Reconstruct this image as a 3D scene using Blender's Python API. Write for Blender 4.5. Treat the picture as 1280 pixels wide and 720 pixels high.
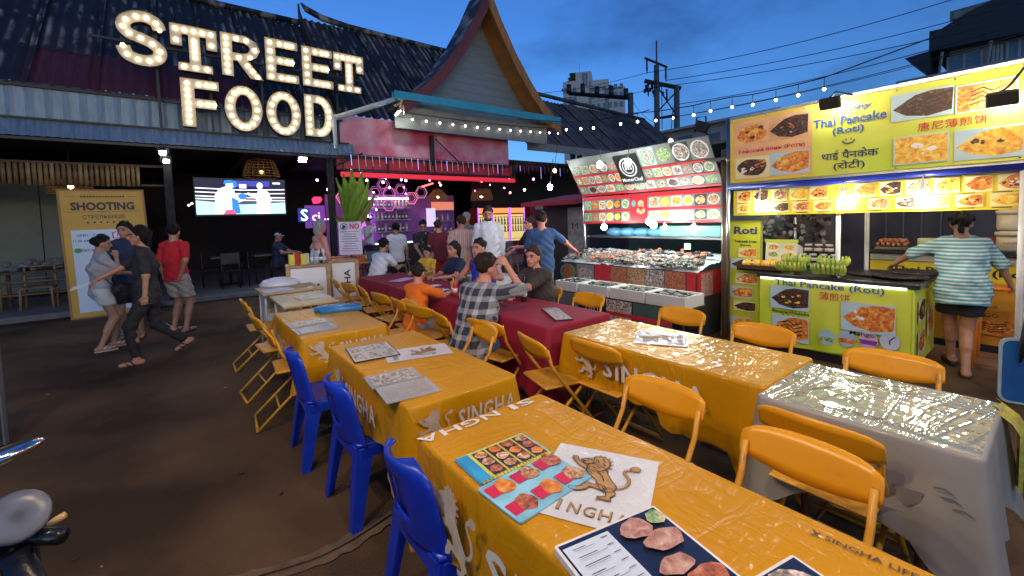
import bpy, math, random
import numpy as np
from math import sin, cos, pi, radians as R
from mathutils import Vector as V, Matrix
from mathutils.geometry import tessellate_polygon
random.seed(7)
for o in list(bpy.data.objects): bpy.data.objects.remove(o)
SC = bpy.context.scene; COL = SC.collection
# ------------------------------------------------------------------ camera
YAW, PITCH, ROLL = R(37.6), R(3.21), R(1.72)
fwd = V((sin(YAW)*cos(PITCH), cos(YAW)*cos(PITCH), -sin(PITCH)))
rgt = V((cos(YAW), -sin(YAW), 0)); up = rgt.cross(fwd)
ix = rgt*cos(ROLL) - up*sin(ROLL); iy = rgt*sin(ROLL) + up*cos(ROLL)
cd = bpy.data.cameras.new('camera'); cam = bpy.data.objects.new('camera', cd); COL.objects.link(cam)
cd.sensor_width = 36; cd.lens = 36*535.8/1280; cd.shift_y = -56.7/1280; cd.clip_start = .05; cd.clip_end = 2000
cam.matrix_world = Matrix(((ix.x, iy.x, -fwd.x, 0), (ix.y, iy.y, -fwd.y, 0), (ix.z, iy.z, -fwd.z, 1.62), (0, 0, 0, 1)))
SC.camera = cam
# ------------------------------------------------------------------ world: dusk sky
W = bpy.data.worlds.new('World'); SC.world = W; W.use_nodes = True
nt = W.node_tree; N = nt.nodes; L = nt.links
bg = N['Background']; bg.inputs['Strength'].default_value = .15
SUN_EL, SUN_ROT = R(8), R(197)
sky = N.new('ShaderNodeTexSky'); sky.sky_type = 'NISHITA'; sky.sun_disc = False
sky.sun_elevation = SUN_EL; sky.sun_rotation = SUN_ROT; sky.ozone_density = 4; sky.dust_density = .4; sky.air_density = 1.2
tint = N.new('ShaderNodeMix'); tint.data_type = 'RGBA'; tint.blend_type = 'MULTIPLY'; tint.inputs[0].default_value = 1
tint.inputs[7].default_value = (.64, 1.0, 1.66, 1)
L.new(sky.outputs[0], tint.inputs[6])
tc = N.new('ShaderNodeTexCoord'); mp = N.new('ShaderNodeMapping'); mp.inputs['Scale'].default_value = (1, 1, 2.2)
L.new(tc.outputs['Generated'], mp.inputs[0])
cn = N.new('ShaderNodeTexNoise'); cn.inputs['Scale'].default_value = 2.3; cn.inputs['Detail'].default_value = 6; cn.inputs['Roughness'].default_value = .55
mp.inputs['Location'].default_value = (-2, 1.1, .6)
L.new(mp.outputs[0], cn.inputs['Vector'])
cr = N.new('ShaderNodeValToRGB'); cr.color_ramp.elements[0].position = .46; cr.color_ramp.elements[1].position = .68
L.new(cn.outputs[0], cr.inputs[0])
cl = N.new('ShaderNodeMix'); cl.data_type = 'RGBA'; cl.blend_type = 'MULTIPLY'
L.new(cr.outputs[0], cl.inputs[0]); L.new(tint.outputs[2], cl.inputs[6]); cl.inputs[7].default_value = (.42, .45, .5, 1)
L.new(cl.outputs[2], bg.inputs[0])
# the last glow of the sun, below roof height
sl = bpy.data.lights.new('sun', 'SUN'); sl.energy = .15; sl.angle = R(12); sl.color = (1, .86, .74)
so = bpy.data.objects.new('sun', sl); COL.objects.link(so)
so.rotation_euler = (R(82), 0, R(-17.5))
SC.view_settings.view_transform = 'Standard'; SC.view_settings.look = 'None'; SC.view_settings.exposure = 0; SC.view_settings.gamma = 1
SC.render.engine = 'CYCLES'
SC.cycles.use_denoising = True
SC.cycles.max_bounces = 6; SC.cycles.sample_clamp_indirect = 4
# ------------------------------------------------------------------ helpers
class MB:
    def __init__(s): s.v = []; s.f = []; s.m = []; s.s = []; s.M = None
    def add(s, vs, fs, mi=0, sm=False):
        b = len(s.v)
        for p in vs:
            p = V(p); s.v.append(tuple(s.M @ p) if s.M else tuple(p))
        for f in fs: s.f.append(tuple(b+i for i in f)); s.m.append(mi); s.s.append(sm)
        return s
    def box(s, c, d, mi=0, b=0.0, rot=None):
        x, y, z = d[0]/2, d[1]/2, d[2]/2; c = V(c)
        if b <= 0:
            vs = [(sx*x, sy*y, sz*z) for sz in (-1, 1) for sy in (-1, 1) for sx in (-1, 1)]
            fs = [(0, 2, 3, 1), (4, 5, 7, 6), (0, 1, 5, 4), (2, 6, 7, 3), (0, 4, 6, 2), (1, 3, 7, 5)]
        else:
            b = min(b, x*.9, y*.9, z*.9); vs = []; ix_ = {}
            for sz in (-1, 1):
                for sy in (-1, 1):
                    for sx in (-1, 1):
                        for k, p in enumerate(((sx*x, sy*(y-b), sz*(z-b)), (sx*(x-b), sy*y, sz*(z-b)), (sx*(x-b), sy*(y-b), sz*z))):
                            ix_[(sx, sy, sz, k)] = len(vs); vs.append(p)
            fs = []
            for a in (-1, 1):
                q = [ix_[(a, j, k, 0)] for j, k in ((-1, -1), (1, -1), (1, 1), (-1, 1))]; fs.append(q if a > 0 else q[::-1])
                q = [ix_[(j, a, k, 1)] for j, k in ((-1, -1), (1, -1), (1, 1), (-1, 1))]; fs.append(q[::-1] if a > 0 else q)
                q = [ix_[(j, k, a, 2)] for j, k in ((-1, -1), (1, -1), (1, 1), (-1, 1))]; fs.append(q if a > 0 else q[::-1])
            for i in (-1, 1):
                for j in (-1, 1):
                    fs.append((ix_[(i, j, -1, 0)], ix_[(i, j, 1, 0)], ix_[(i, j, 1, 1)], ix_[(i, j, -1, 1)]))
                    fs.append((ix_[(i, -1, j, 0)], ix_[(i, 1, j, 0)], ix_[(i, 1, j, 2)], ix_[(i, -1, j, 2)]))
                    fs.append((ix_[(-1, i, j, 1)], ix_[(1, i, j, 1)], ix_[(1, i, j, 2)], ix_[(-1, i, j, 2)]))
                    for k in (-1, 1): fs.append((ix_[(i, j, k, 0)], ix_[(i, j, k, 1)], ix_[(i, j, k, 2)]))
        if rot: vs = [rot @ V(p) for p in vs]
        return s.add([c+V(p) for p in vs], fs, mi)
    def tube(s, pts, r, n=6, mi=0, closed=False, cap=True, sm=True, flat=1.0):
        pts = [V(p) for p in pts]; m = len(pts); rs = r if isinstance(r, (list, tuple)) else [r]*m
        vs = []; prev = None
        for i, p in enumerate(pts):
            if closed: t = pts[(i+1) % m]-pts[i-1]
            else: t = pts[min(i+1, m-1)]-pts[max(i-1, 0)]
            t.normalize()
            if prev is None:
                a = V((0, 0, 1)) if abs(t.z) < .9 else V((1, 0, 0)); u = t.cross(a).normalized()
            else: u = (prev - t*prev.dot(t)).normalized()
            w = t.cross(u); prev = u
            for k in range(n):
                a = 2*pi*k/n; vs.append(p+u*(cos(a)*rs[i])+w*(sin(a)*rs[i]*flat))
        fs = []
        for i in range(m if closed else m-1):
            j = (i+1) % m
            for k in range(n): fs.append((i*n+k, i*n+(k+1) % n, j*n+(k+1) % n, j*n+k))
        if cap and not closed: fs += [tuple(range(n-1, -1, -1)), tuple(range((m-1)*n, m*n))]
        return s.add(vs, fs, mi, sm)
    def lathe(s, prof, c=(0, 0, 0), n=12, mi=0, sm=True, ax=None):
        c = V(c); vs = []; m = len(prof)
        for r, z in prof:
            for k in range(n): vs.append(V((r*cos(2*pi*k/n), r*sin(2*pi*k/n), z)))
        if ax is not None:
            q = V((0, 0, 1)).rotation_difference(V(ax)); vs = [q @ p for p in vs]
        fs = [(i*n+k, i*n+(k+1) % n, (i+1)*n+(k+1) % n, (i+1)*n+k) for i in range(m-1) for k in range(n)]
        fs += [tuple(range(n-1, -1, -1)), tuple(range((m-1)*n, m*n))]
        return s.add([c+p for p in vs], fs, mi, sm)
    def ell(s, c, r, n=10, mi=0, rot=None):
        if not isinstance(r, (tuple, list)): r = (r, r, r)
        m = max(4, n//2); vs = [(0, 0, -r[2])]
        for i in range(1, m):
            t = pi*i/m
            for k in range(n): vs.append((r[0]*sin(t)*cos(2*pi*k/n), r[1]*sin(t)*sin(2*pi*k/n), -r[2]*cos(t)))
        vs.append((0, 0, r[2])); e = len(vs)-1
        fs = [(0, 1+(k+1) % n, 1+k) for k in range(n)]
        for i in range(m-2):
            for k in range(n): fs.append((1+i*n+k, 1+i*n+(k+1) % n, 1+(i+1)*n+(k+1) % n, 1+(i+1)*n+k))
        fs += [(1+(m-2)*n+k, 1+(m-2)*n+(k+1) % n, e) for k in range(n)]
        if rot: vs = [rot @ V(p) for p in vs]
        return s.add([V(c)+V(p) for p in vs], fs, mi, True)
    def quad(s, a, b, c, d, mi=0): return s.add([a, b, c, d], [(0, 1, 2, 3)], mi)
    def prism(s, fr, outs, d0, d1, mi=0, mi2=None):
        """extruded polygon with holes; outs = [outline, hole, ...] in frame units, d0 back, d1 front"""
        tri = tessellate_polygon([[V((u, v, 0)) for u, v in o] for o in outs])
        flat = [p for o in outs for p in o]
        fv = [fr.P(u, v, d1) for u, v in flat]; bv = [fr.P(u, v, d0) for u, v in flat]; n = len(flat)
        fs = []
        for t in tri:
            a, b, c = (flat[i] for i in t)
            if (b[0]-a[0])*(c[1]-a[1])-(b[1]-a[1])*(c[0]-a[0]) < 0: t = t[::-1]
            fs.append(tuple(t))
        s.add(fv, fs, mi)
        if d0 != d1:
            o2 = []; k = 0
            for o in outs:
                for i in range(len(o)): o2.append((k+i, k+(i+1) % len(o), n+k+(i+1) % len(o), n+k+i))
                k += len(o)
            s.add(fv+bv, [q[::-1] for q in o2]+[tuple(n+i for i in t[::-1]) for t in fs], mi if mi2 is None else mi2)
        return s
    def mesh(s, name, mats):
        me = bpy.data.meshes.new(name); me.from_pydata(s.v, [], s.f)
        for m in (mats if isinstance(mats, (list, tuple)) else [mats]): me.materials.append(m)
        if len(s.f):
            me.polygons.foreach_set('material_index', s.m); me.polygons.foreach_set('use_smooth', s.s)
        return me
    def build(s, name, mats, parent=None, **kw):
        if parent is not None:
            o = V((0, 0, 0)); q = parent
            while q is not None: o += q.location; q = q.parent
            s.v = [(x-o.x, y-o.y, z-o.z) for x, y, z in s.v]
        o = link(name, s.mesh(name, mats), parent, **kw)
        if name.startswith('lettering') and parent is not None: o['kind'] = 'stuff'
        return o
def link(name, me, parent=None, label=None, cat=None, group=None, kind=None, loc=None):
    o = bpy.data.objects.new(name, me); COL.objects.link(o)
    if parent is not None: o.parent = parent
    if loc is not None: o.location = loc
    return tag(o, label, cat, group, kind)
def tag(o, label=None, cat=None, group=None, kind=None):
    if label: o['label'] = label
    if cat: o['category'] = cat
    if group: o['group'] = group
    if kind: o['kind'] = kind
    return o
def thing(name, label, cat, loc=(0, 0, 0), rz=0, group=None):
    o = bpy.data.objects.new(name, None); COL.objects.link(o); o.location = loc; o.rotation_euler = (0, 0, rz); o.empty_display_size = .1
    return tag(o, label, cat, group)
def dup(root, loc, rz=0, label=None, group=None):
    r = root.copy(); COL.objects.link(r); r.location = loc; r.rotation_euler = (0, 0, rz)
    tag(r, label, None, group)
    for ch in list(root.children):
        c = ch.copy(); COL.objects.link(c); c.parent = r
        for g in list(ch.children):
            d = g.copy(); COL.objects.link(d); d.parent = c
    return r
class Fr:
    """flat frame: origin, right, up"""
    def __init__(s, o, x, y): s.o = V(o); s.x = V(x).normalized(); s.y = V(y).normalized(); s.n = s.x.cross(s.y)
    def P(s, u, v, d=0): return s.o+s.x*u+s.y*v+s.n*d
    def sub(s, u, v, d=0): return Fr(s.P(u, v, d), s.x, s.y)
def rect(u0, v0, u1, v1): return [(u0, v0), (u1, v0), (u1, v1), (u0, v1)]
def rrect(u0, v0, u1, v1, r, n=3):
    o = []
    for cx, cy, a in ((u1-r, v0+r, -90), (u1-r, v1-r, 0), (u0+r, v1-r, 90), (u0+r, v0+r, 180)):
        for i in range(n+1): t = R(a+90*i/n); o.append((cx+r*cos(t), cy+r*sin(t)))
    return o
def oval(cx, cy, rx, ry, n=14, a0=0): return [(cx+rx*cos(a0+2*pi*i/n), cy+ry*sin(a0+2*pi*i/n)) for i in range(n)]
_tx = {}
def glyphs(s, off=0.0):
    if (s, off) not in _tx:
        c = bpy.data.curves.new('t', 'FONT'); c.body = s; c.size = 1; c.resolution_u = 2; c.offset = off
        o = bpy.data.objects.new('t', c); m = bpy.data.meshes.new_from_object(o)
        vs = [tuple(p.co) for p in m.vertices]; fs = [tuple(p.vertices) for p in m.polygons]
        bpy.data.objects.remove(o); bpy.data.curves.remove(c); bpy.data.meshes.remove(m)
        x0 = min(p[0] for p in vs); x1 = max(p[0] for p in vs); y0 = min(p[1] for p in vs); y1 = max(p[1] for p in vs)
        _tx[(s, off)] = ([((p[0]-x0), (p[1]-y0)) for p in vs], fs, x1-x0, y1-y0)
    return _tx[(s, off)]
def put(mb, fr, s, u, v, w=None, h=None, d=.004, mi=0, off=0.0, shear=0, mid=True):
    """lettering laid on a frame; (u, v) its middle, w / h its size"""
    vs, fs, W_, H_ = glyphs(s, off)
    if w is None: sx = sy = h/H_
    elif h is None: sx = sy = w/W_
    else: sx, sy = w/W_, h/H_
    ox, oy = (u-W_*sx/2, v-H_*sy/2) if mid else (u, v)
    mb.add([fr.P(ox+(x+shear*y)*sx, oy+y*sy, d) for x, y in vs], fs, mi); return mb
# ------------------------------------------------------------------ materials
_m = {}
def pm(name, col, rough=.6, metal=0, var=.18, vs=5, bump=.04, bs=60, coat=0, cr_=.1, emit=0, ecol=None, spec=.5, stretch=None, col2=None, thr=None, trans=0, bdist=.01):
    if name in _m: return _m[name]
    m = bpy.data.materials.new(name); m.use_nodes = True; n = m.node_tree.nodes; l = m.node_tree.links; b = n['Principled BSDF']
    b.inputs['Roughness'].default_value = rough; b.inputs['Metallic'].default_value = metal; b.inputs['Specular IOR Level'].default_value = spec
    b.inputs['Coat Weight'].default_value = coat; b.inputs['Coat Roughness'].default_value = cr_
    if trans: b.inputs['Transmission Weight'].default_value = trans
    t = n.new('ShaderNodeTexCoord'); vec = t.outputs['Object']
    if stretch:
        q = n.new('ShaderNodeMapping'); q.inputs['Scale'].default_value = stretch; l.new(vec, q.inputs[0]); vec = q.outputs[0]
    if var > 0 or col2:
        z = n.new('ShaderNodeTexNoise'); z.inputs['Scale'].default_value = vs; z.inputs['Detail'].default_value = 5; z.noise_dimensions = '4D'; l.new(vec, z.inputs['Vector'])
        oi = n.new('ShaderNodeObjectInfo'); mu = n.new('ShaderNodeMath'); mu.operation = 'MULTIPLY'; mu.inputs[1].default_value = 40; l.new(oi.outputs['Random'], mu.inputs[0]); l.new(mu.outputs[0], z.inputs['W'])
        r = n.new('ShaderNodeValToRGB'); l.new(z.outputs[0], r.inputs[0]); e = r.color_ramp.elements
        e[0].position, e[1].position = thr or (.3, .7)
        c2 = col2 or tuple(min(1, c*(1+var)) for c in col); c1 = col if col2 else tuple(c*(1-var) for c in col)
        e[0].color = (*c1, 1); e[1].color = (*c2, 1); l.new(r.outputs[0], b.inputs['Base Color'])
    else: b.inputs['Base Color'].default_value = (*col, 1)
    if bump > 0:
        z2 = n.new('ShaderNodeTexNoise'); z2.inputs['Scale'].default_value = bs; z2.inputs['Detail'].default_value = 3; l.new(vec, z2.inputs['Vector'])
        bp = n.new('ShaderNodeBump'); bp.inputs['Strength'].default_value = min(1, bump*4); bp.inputs['Distance'].default_value = bdist; l.new(z2.outputs[0], bp.inputs['Height']); l.new(bp.outputs[0], b.inputs['Normal'])
    if emit:
        b.inputs['Emission Color'].default_value = (*(ecol or col), 1); b.inputs['Emission Strength'].default_value = emit
    _m[name] = m; return m
def glow(name, col, e):
    if name in _m: return _m[name]
    m = bpy.data.materials.new(name); m.use_nodes = True; b = m.node_tree.nodes['Principled BSDF']
    b.inputs['Base Color'].default_value = (*[min(.8, c) for c in col], 1); b.inputs['Emission Color'].default_value = (*col, 1); b.inputs['Emission Strength'].default_value = e
    _m[name] = m; return m
def foodmat(name, cols, scale=30, det=2, contrast=1.0, rough=.45, emit=0, stretch=None):
    """printed or real food: several colours in irregular clumps, differing per object"""
    if name in _m: return _m[name]
    m = bpy.data.materials.new(name); m.use_nodes = True; n = m.node_tree.nodes; l = m.node_tree.links; b = n['Principled BSDF']; b.inputs['Roughness'].default_value = rough
    t = n.new('ShaderNodeTexCoord'); oi = n.new('ShaderNodeObjectInfo'); mu = n.new('ShaderNodeMath'); mu.operation = 'MULTIPLY'; mu.inputs[1].default_value = 50; l.new(oi.outputs['Random'], mu.inputs[0])
    vec = t.outputs['Object']
    if stretch:
        q = n.new('ShaderNodeMapping'); q.inputs['Scale'].default_value = stretch; l.new(vec, q.inputs[0]); vec = q.outputs[0]
    z = n.new('ShaderNodeTexNoise'); z.noise_dimensions = '4D'; z.inputs['Scale'].default_value = scale; z.inputs['Detail'].default_value = det; z.inputs['Distortion'].default_value = .8; l.new(vec, z.inputs['Vector']); l.new(mu.outputs[0], z.inputs['W'])
    r = n.new('ShaderNodeValToRGB'); l.new(z.outputs[0], r.inputs[0]); el = r.color_ramp.elements; k = len(cols)
    while len(el) < k: el.new(.5)
    for i, c in enumerate(cols): el[i].position = .5+(i/(k-1)-.5)*.5/contrast; el[i].color = (*c, 1)
    l.new(r.outputs[0], b.inputs['Base Color'])
    bp = n.new('ShaderNodeBump'); bp.inputs['Strength'].default_value = .3; bp.inputs['Distance'].default_value = .01; l.new(z.outputs[0], bp.inputs['Height']); l.new(bp.outputs[0], b.inputs['Normal'])
    if emit: l.new(r.outputs[0], b.inputs['Emission Color']); b.inputs['Emission Strength'].default_value = emit
    _m[name] = m; return m
def crinkle(name, col, scale=7, rough=.12, coat=1.0, strength=.8, metal=0, tint2=None, dist=.02, spec=.5):
    """printed cloth under creased clear plastic"""
    m = pm(name, col, rough=.42 if metal < .5 else .16, metal=metal, var=.1, vs=3, bump=0, coat=coat, cr_=rough, col2=tint2, spec=spec)
    n = m.node_tree.nodes; l = m.node_tree.links; b = n['Principled BSDF']
    t = n.new('ShaderNodeTexCoord'); acc = None
    for i, (sx, sy, rz, sc, wt) in enumerate(((1, 4.5, .5, scale, 1), (4, 1.2, -.5, scale*.8, .9), (1, 1, 0, scale*2.6, .35))):
        q = n.new('ShaderNodeMapping'); q.inputs['Scale'].default_value = (sx, sy, 1); q.inputs['Rotation'].default_value = (0, 0, rz); l.new(t.outputs['Object'], q.inputs[0])
        z = n.new('ShaderNodeTexNoise'); z.inputs['Scale'].default_value = sc*.45; z.inputs['Detail'].default_value = 3; z.inputs['Distortion'].default_value = 1.2; l.new(q.outputs[0], z.inputs['Vector'])
        a = n.new('ShaderNodeMath'); a.operation = 'SUBTRACT'; a.inputs[1].default_value = .5; l.new(z.outputs[0], a.inputs[0])
        ab = n.new('ShaderNodeMath'); ab.operation = 'ABSOLUTE'; l.new(a.outputs[0], ab.inputs[0])
        pw = n.new('ShaderNodeMath'); pw.operation = 'POWER'; pw.inputs[1].default_value = .55; l.new(ab.outputs[0], pw.inputs[0])
        mu = n.new('ShaderNodeMath'); mu.operation = 'MULTIPLY'; mu.inputs[1].default_value = -wt; l.new(pw.outputs[0], mu.inputs[0])
        if acc is None: acc = mu.outputs[0]
        else:
            ad = n.new('ShaderNodeMath'); ad.operation = 'ADD'; l.new(acc, ad.inputs[0]); l.new(mu.outputs[0], ad.inputs[1]); acc = ad.outputs[0]
    bp = n.new('ShaderNodeBump'); bp.inputs['Strength'].default_value = strength; bp.inputs['Distance'].default_value = dist; l.new(acc, bp.inputs['Height'])
    l.new(bp.outputs[0], b.inputs['Coat Normal'])
    bp2 = n.new('ShaderNodeBump'); bp2.inputs['Strength'].default_value = strength*(.35 if metal < .5 else 1); bp2.inputs['Distance'].default_value = dist; l.new(acc, bp2.inputs['Height']); l.new(bp2.outputs[0], b.inputs['Normal'])
    return m
# ------------------------------------------------------------------ people: smooth-blended bodies meshed from a distance field
def sdf_mesh(prims, h, k=.03, clips=(), wob=0.0, seed=0):
    lo = np.array([1e9]*3); hi = -lo
    for p in prims:
        if p[0] == 'c':
            r = max(p[3], p[4])*max(1, p[6] if p[5] is not None else 1)
            for q in (p[1], p[2]): lo = np.minimum(lo, np.array(q)-r); hi = np.maximum(hi, np.array(q)+r)
        elif p[0] == 'e':
            r = max(p[2]); lo = np.minimum(lo, np.array(p[1])-r); hi = np.maximum(hi, np.array(p[1])+r)
    lo -= 3*h; hi += 3*h
    n = np.ceil((hi-lo)/h).astype(int)+1
    F = np.full(n, .5, np.float32)
    ax = [lo[i]+np.arange(n[i])*h for i in range(3)]
    for p in prims:
        if p[0] in 'c':
            a, b = np.array(p[1], float), np.array(p[2], float); ra, rb, sv, wd = p[3:7]
            r = max(ra, rb)*max(1, wd if sv is not None else 1); bl = np.minimum(a, b)-r; bh = np.maximum(a, b)+r
        else:
            a = np.array(p[1], float); r = max(p[2]); bl = a-r; bh = a+r
        mg = k+2*h
        i0 = np.maximum(0, np.floor((bl-mg-lo)/h).astype(int)); i1 = np.minimum(n, np.ceil((bh+mg-lo)/h).astype(int)+1)
        sl_ = tuple(slice(i0[i], i1[i]) for i in range(3))
        X, Y, Z = np.meshgrid(*[ax[i][sl_[i]] for i in range(3)], indexing='ij')
        P = np.stack([X, Y, Z], -1)-a
        if p[0] == 'c':
            ba = b-a
            if sv is not None:
                s_ = np.array(sv, float); s_ /= np.linalg.norm(s_); c = (1-1/wd); P = P-(P@s_)[..., None]*s_*c
                ba = ba-(ba@s_)*s_*c
            L2 = max(1e-9, ba@ba); t = np.clip((P@ba)/L2, 0, 1)
            d = np.linalg.norm(P-t[..., None]*ba, axis=-1)-(ra+(rb-ra)*t)
        else:
            rr = np.array(p[2], float)
            if p[3] is not None: P = P@np.array(p[3])
            d = (np.linalg.norm(P/rr, axis=-1)-1)*min(rr)
        A = F[sl_]
        if len(p) > 7 and p[7] == 'sub' or (p[0] == 'e' and len(p) > 4 and p[4] == 'sub'):
            kk = .012; hh = np.clip(.5-.5*(A+d)/kk, 0, 1); F[sl_] = A+(-d-A)*hh+kk*hh*(1-hh)
        else:
            hh = np.clip(.5+.5*(A-d)/k, 0, 1); F[sl_] = A+(d-A)*hh-k*hh*(1-hh)
    if clips or wob:
        X, Y, Z = np.meshgrid(*ax, indexing='ij')
        if wob:
            rg = np.random.RandomState(seed); q = rg.uniform(0, 6, 6)
            F += wob*(np.sin(X*38+Z*21+q[0])*np.sin(Z*33+Y*25+q[1])+.6*np.sin(X*75+q[2]+Y*30)*np.sin(Z*60-X*40+q[3])).astype(np.float32)
        for pt, nr in clips: F = np.maximum(F, (X-pt[0])*nr[0]+(Y-pt[1])*nr[1]+(Z-pt[2])*nr[2])
    return nets(F, lo, h)
def nets(F, lo, h):
    S = F < 0
    n0, n1, n2 = F.shape
    cs = [S[i:n0-1+i, j:n1-1+j, k:n2-1+k] for i in (0, 1) for j in (0, 1) for k in (0, 1)]
    cnt = sum(c.astype(np.int8) for c in cs); act = (cnt > 0) & (cnt < 8)
    I = np.argwhere(act)
    if len(I) == 0: return np.zeros((0, 3)), np.zeros((0, 4), int)
    idx = np.full(act.shape, -1, np.int64); idx[act] = np.arange(len(I))
    f = [F[I[:, 0]+i, I[:, 1]+j, I[:, 2]+k] for i in (0, 1) for j in (0, 1) for k in (0, 1)]
    co = [np.array((i, j, k), float) for i in (0, 1) for j in (0, 1) for k in (0, 1)]
    sm = np.zeros((len(I), 3)); ct = np.zeros(len(I))
    for a in range(8):
        for b in range(a+1, 8):
            if np.abs(co[a]-co[b]).sum() == 1:
                x = (f[a] < 0) != (f[b] < 0); t = f[a]/np.where(x, f[a]-f[b], 1)
                sm += np.where(x[:, None], co[a]+t[:, None]*(co[b]-co[a]), 0); ct += x
    v = lo+(I+sm/ct[:, None])*h
    fs = []
    for axis in range(3):
        A = [slice(1, -1)]*3; A[axis] = slice(0, -1); B = list(A); B[axis] = slice(1, None)
        s0 = S[tuple(A)]; s1 = S[tuple(B)]; E = np.argwhere(s0 != s1)
        if not len(E): continue
        off = np.array([1, 1, 1]); off[axis] = 0; E0 = E+off
        fl = s0[E[:, 0], E[:, 1], E[:, 2]]
        o1, o2 = [(1, 2), (2, 0), (0, 1)][axis]
        def g(d1, d2):
            q = E0.copy(); q[:, o1] -= d1; q[:, o2] -= d2; return idx[q[:, 0], q[:, 1], q[:, 2]]
        q = np.stack([g(1, 1), g(0, 1), g(0, 0), g(1, 0)], 1)
        q[~fl] = q[~fl][:, ::-1]; fs.append(q)
    q = np.concatenate(fs); q = q[(q >= 0).all(1)]
    return v, q
def np_mesh(name, vs, qs, mats, mi=None):
    me = bpy.data.meshes.new(name); me.vertices.add(len(vs)); me.vertices.foreach_set('co', np.asarray(vs, np.float32).ravel())
    me.loops.add(len(qs)*4); me.loops.foreach_set('vertex_index', np.asarray(qs, np.int32).ravel())
    me.polygons.add(len(qs)); me.polygons.foreach_set('loop_start', np.arange(0, len(qs)*4, 4, dtype=np.int32))
    try: me.polygons.foreach_set('loop_total', np.full(len(qs), 4, np.int32))
    except Exception: pass
    for m in mats: me.materials.append(m)
    if mi is not None: me.polygons.foreach_set('material_index', np.asarray(mi, np.int32))
    me.polygons.foreach_set('use_smooth', np.ones(len(qs), bool)); me.update(calc_edges=True); me.validate(); return me
def ik(a, t, l1, l2, pole):
    a, t = V(a), V(t); d = t-a; D = min(d.length, (l1+l2)*.995); dn = d.normalized()
    x = (l1*l1-l2*l2+D*D)/(2*D); y = math.sqrt(max(0, l1*l1-x*x)); p = V(pole); p = (p-dn*p.dot(dn)).normalized()
    return a+dn*x+p*y, a+dn*D
def skinm(k): return pm('skin_'+k, {'light': (.52, .29, .2), 'tan': (.42, .21, .125), 'asian': (.38, .21, .13), 'pink': (.55, .24, .17), 'dark': (.3, .15, .09)}[k], rough=.5, var=.07, vs=14, bump=.02, bs=200)
HAIR = {'black': (.012, .010, .010), 'brown': (.06, .032, .02), 'grey': (.3, .31, .31), 'dark': (.025, .017, .013), 'blond': (.3, .2, .1)}
def C(a, b, ra, rb, sv=None, w=1.0, *x): return ('c', tuple(a), tuple(b), ra, rb, tuple(sv) if sv is not None else None, w, *x)
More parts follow.
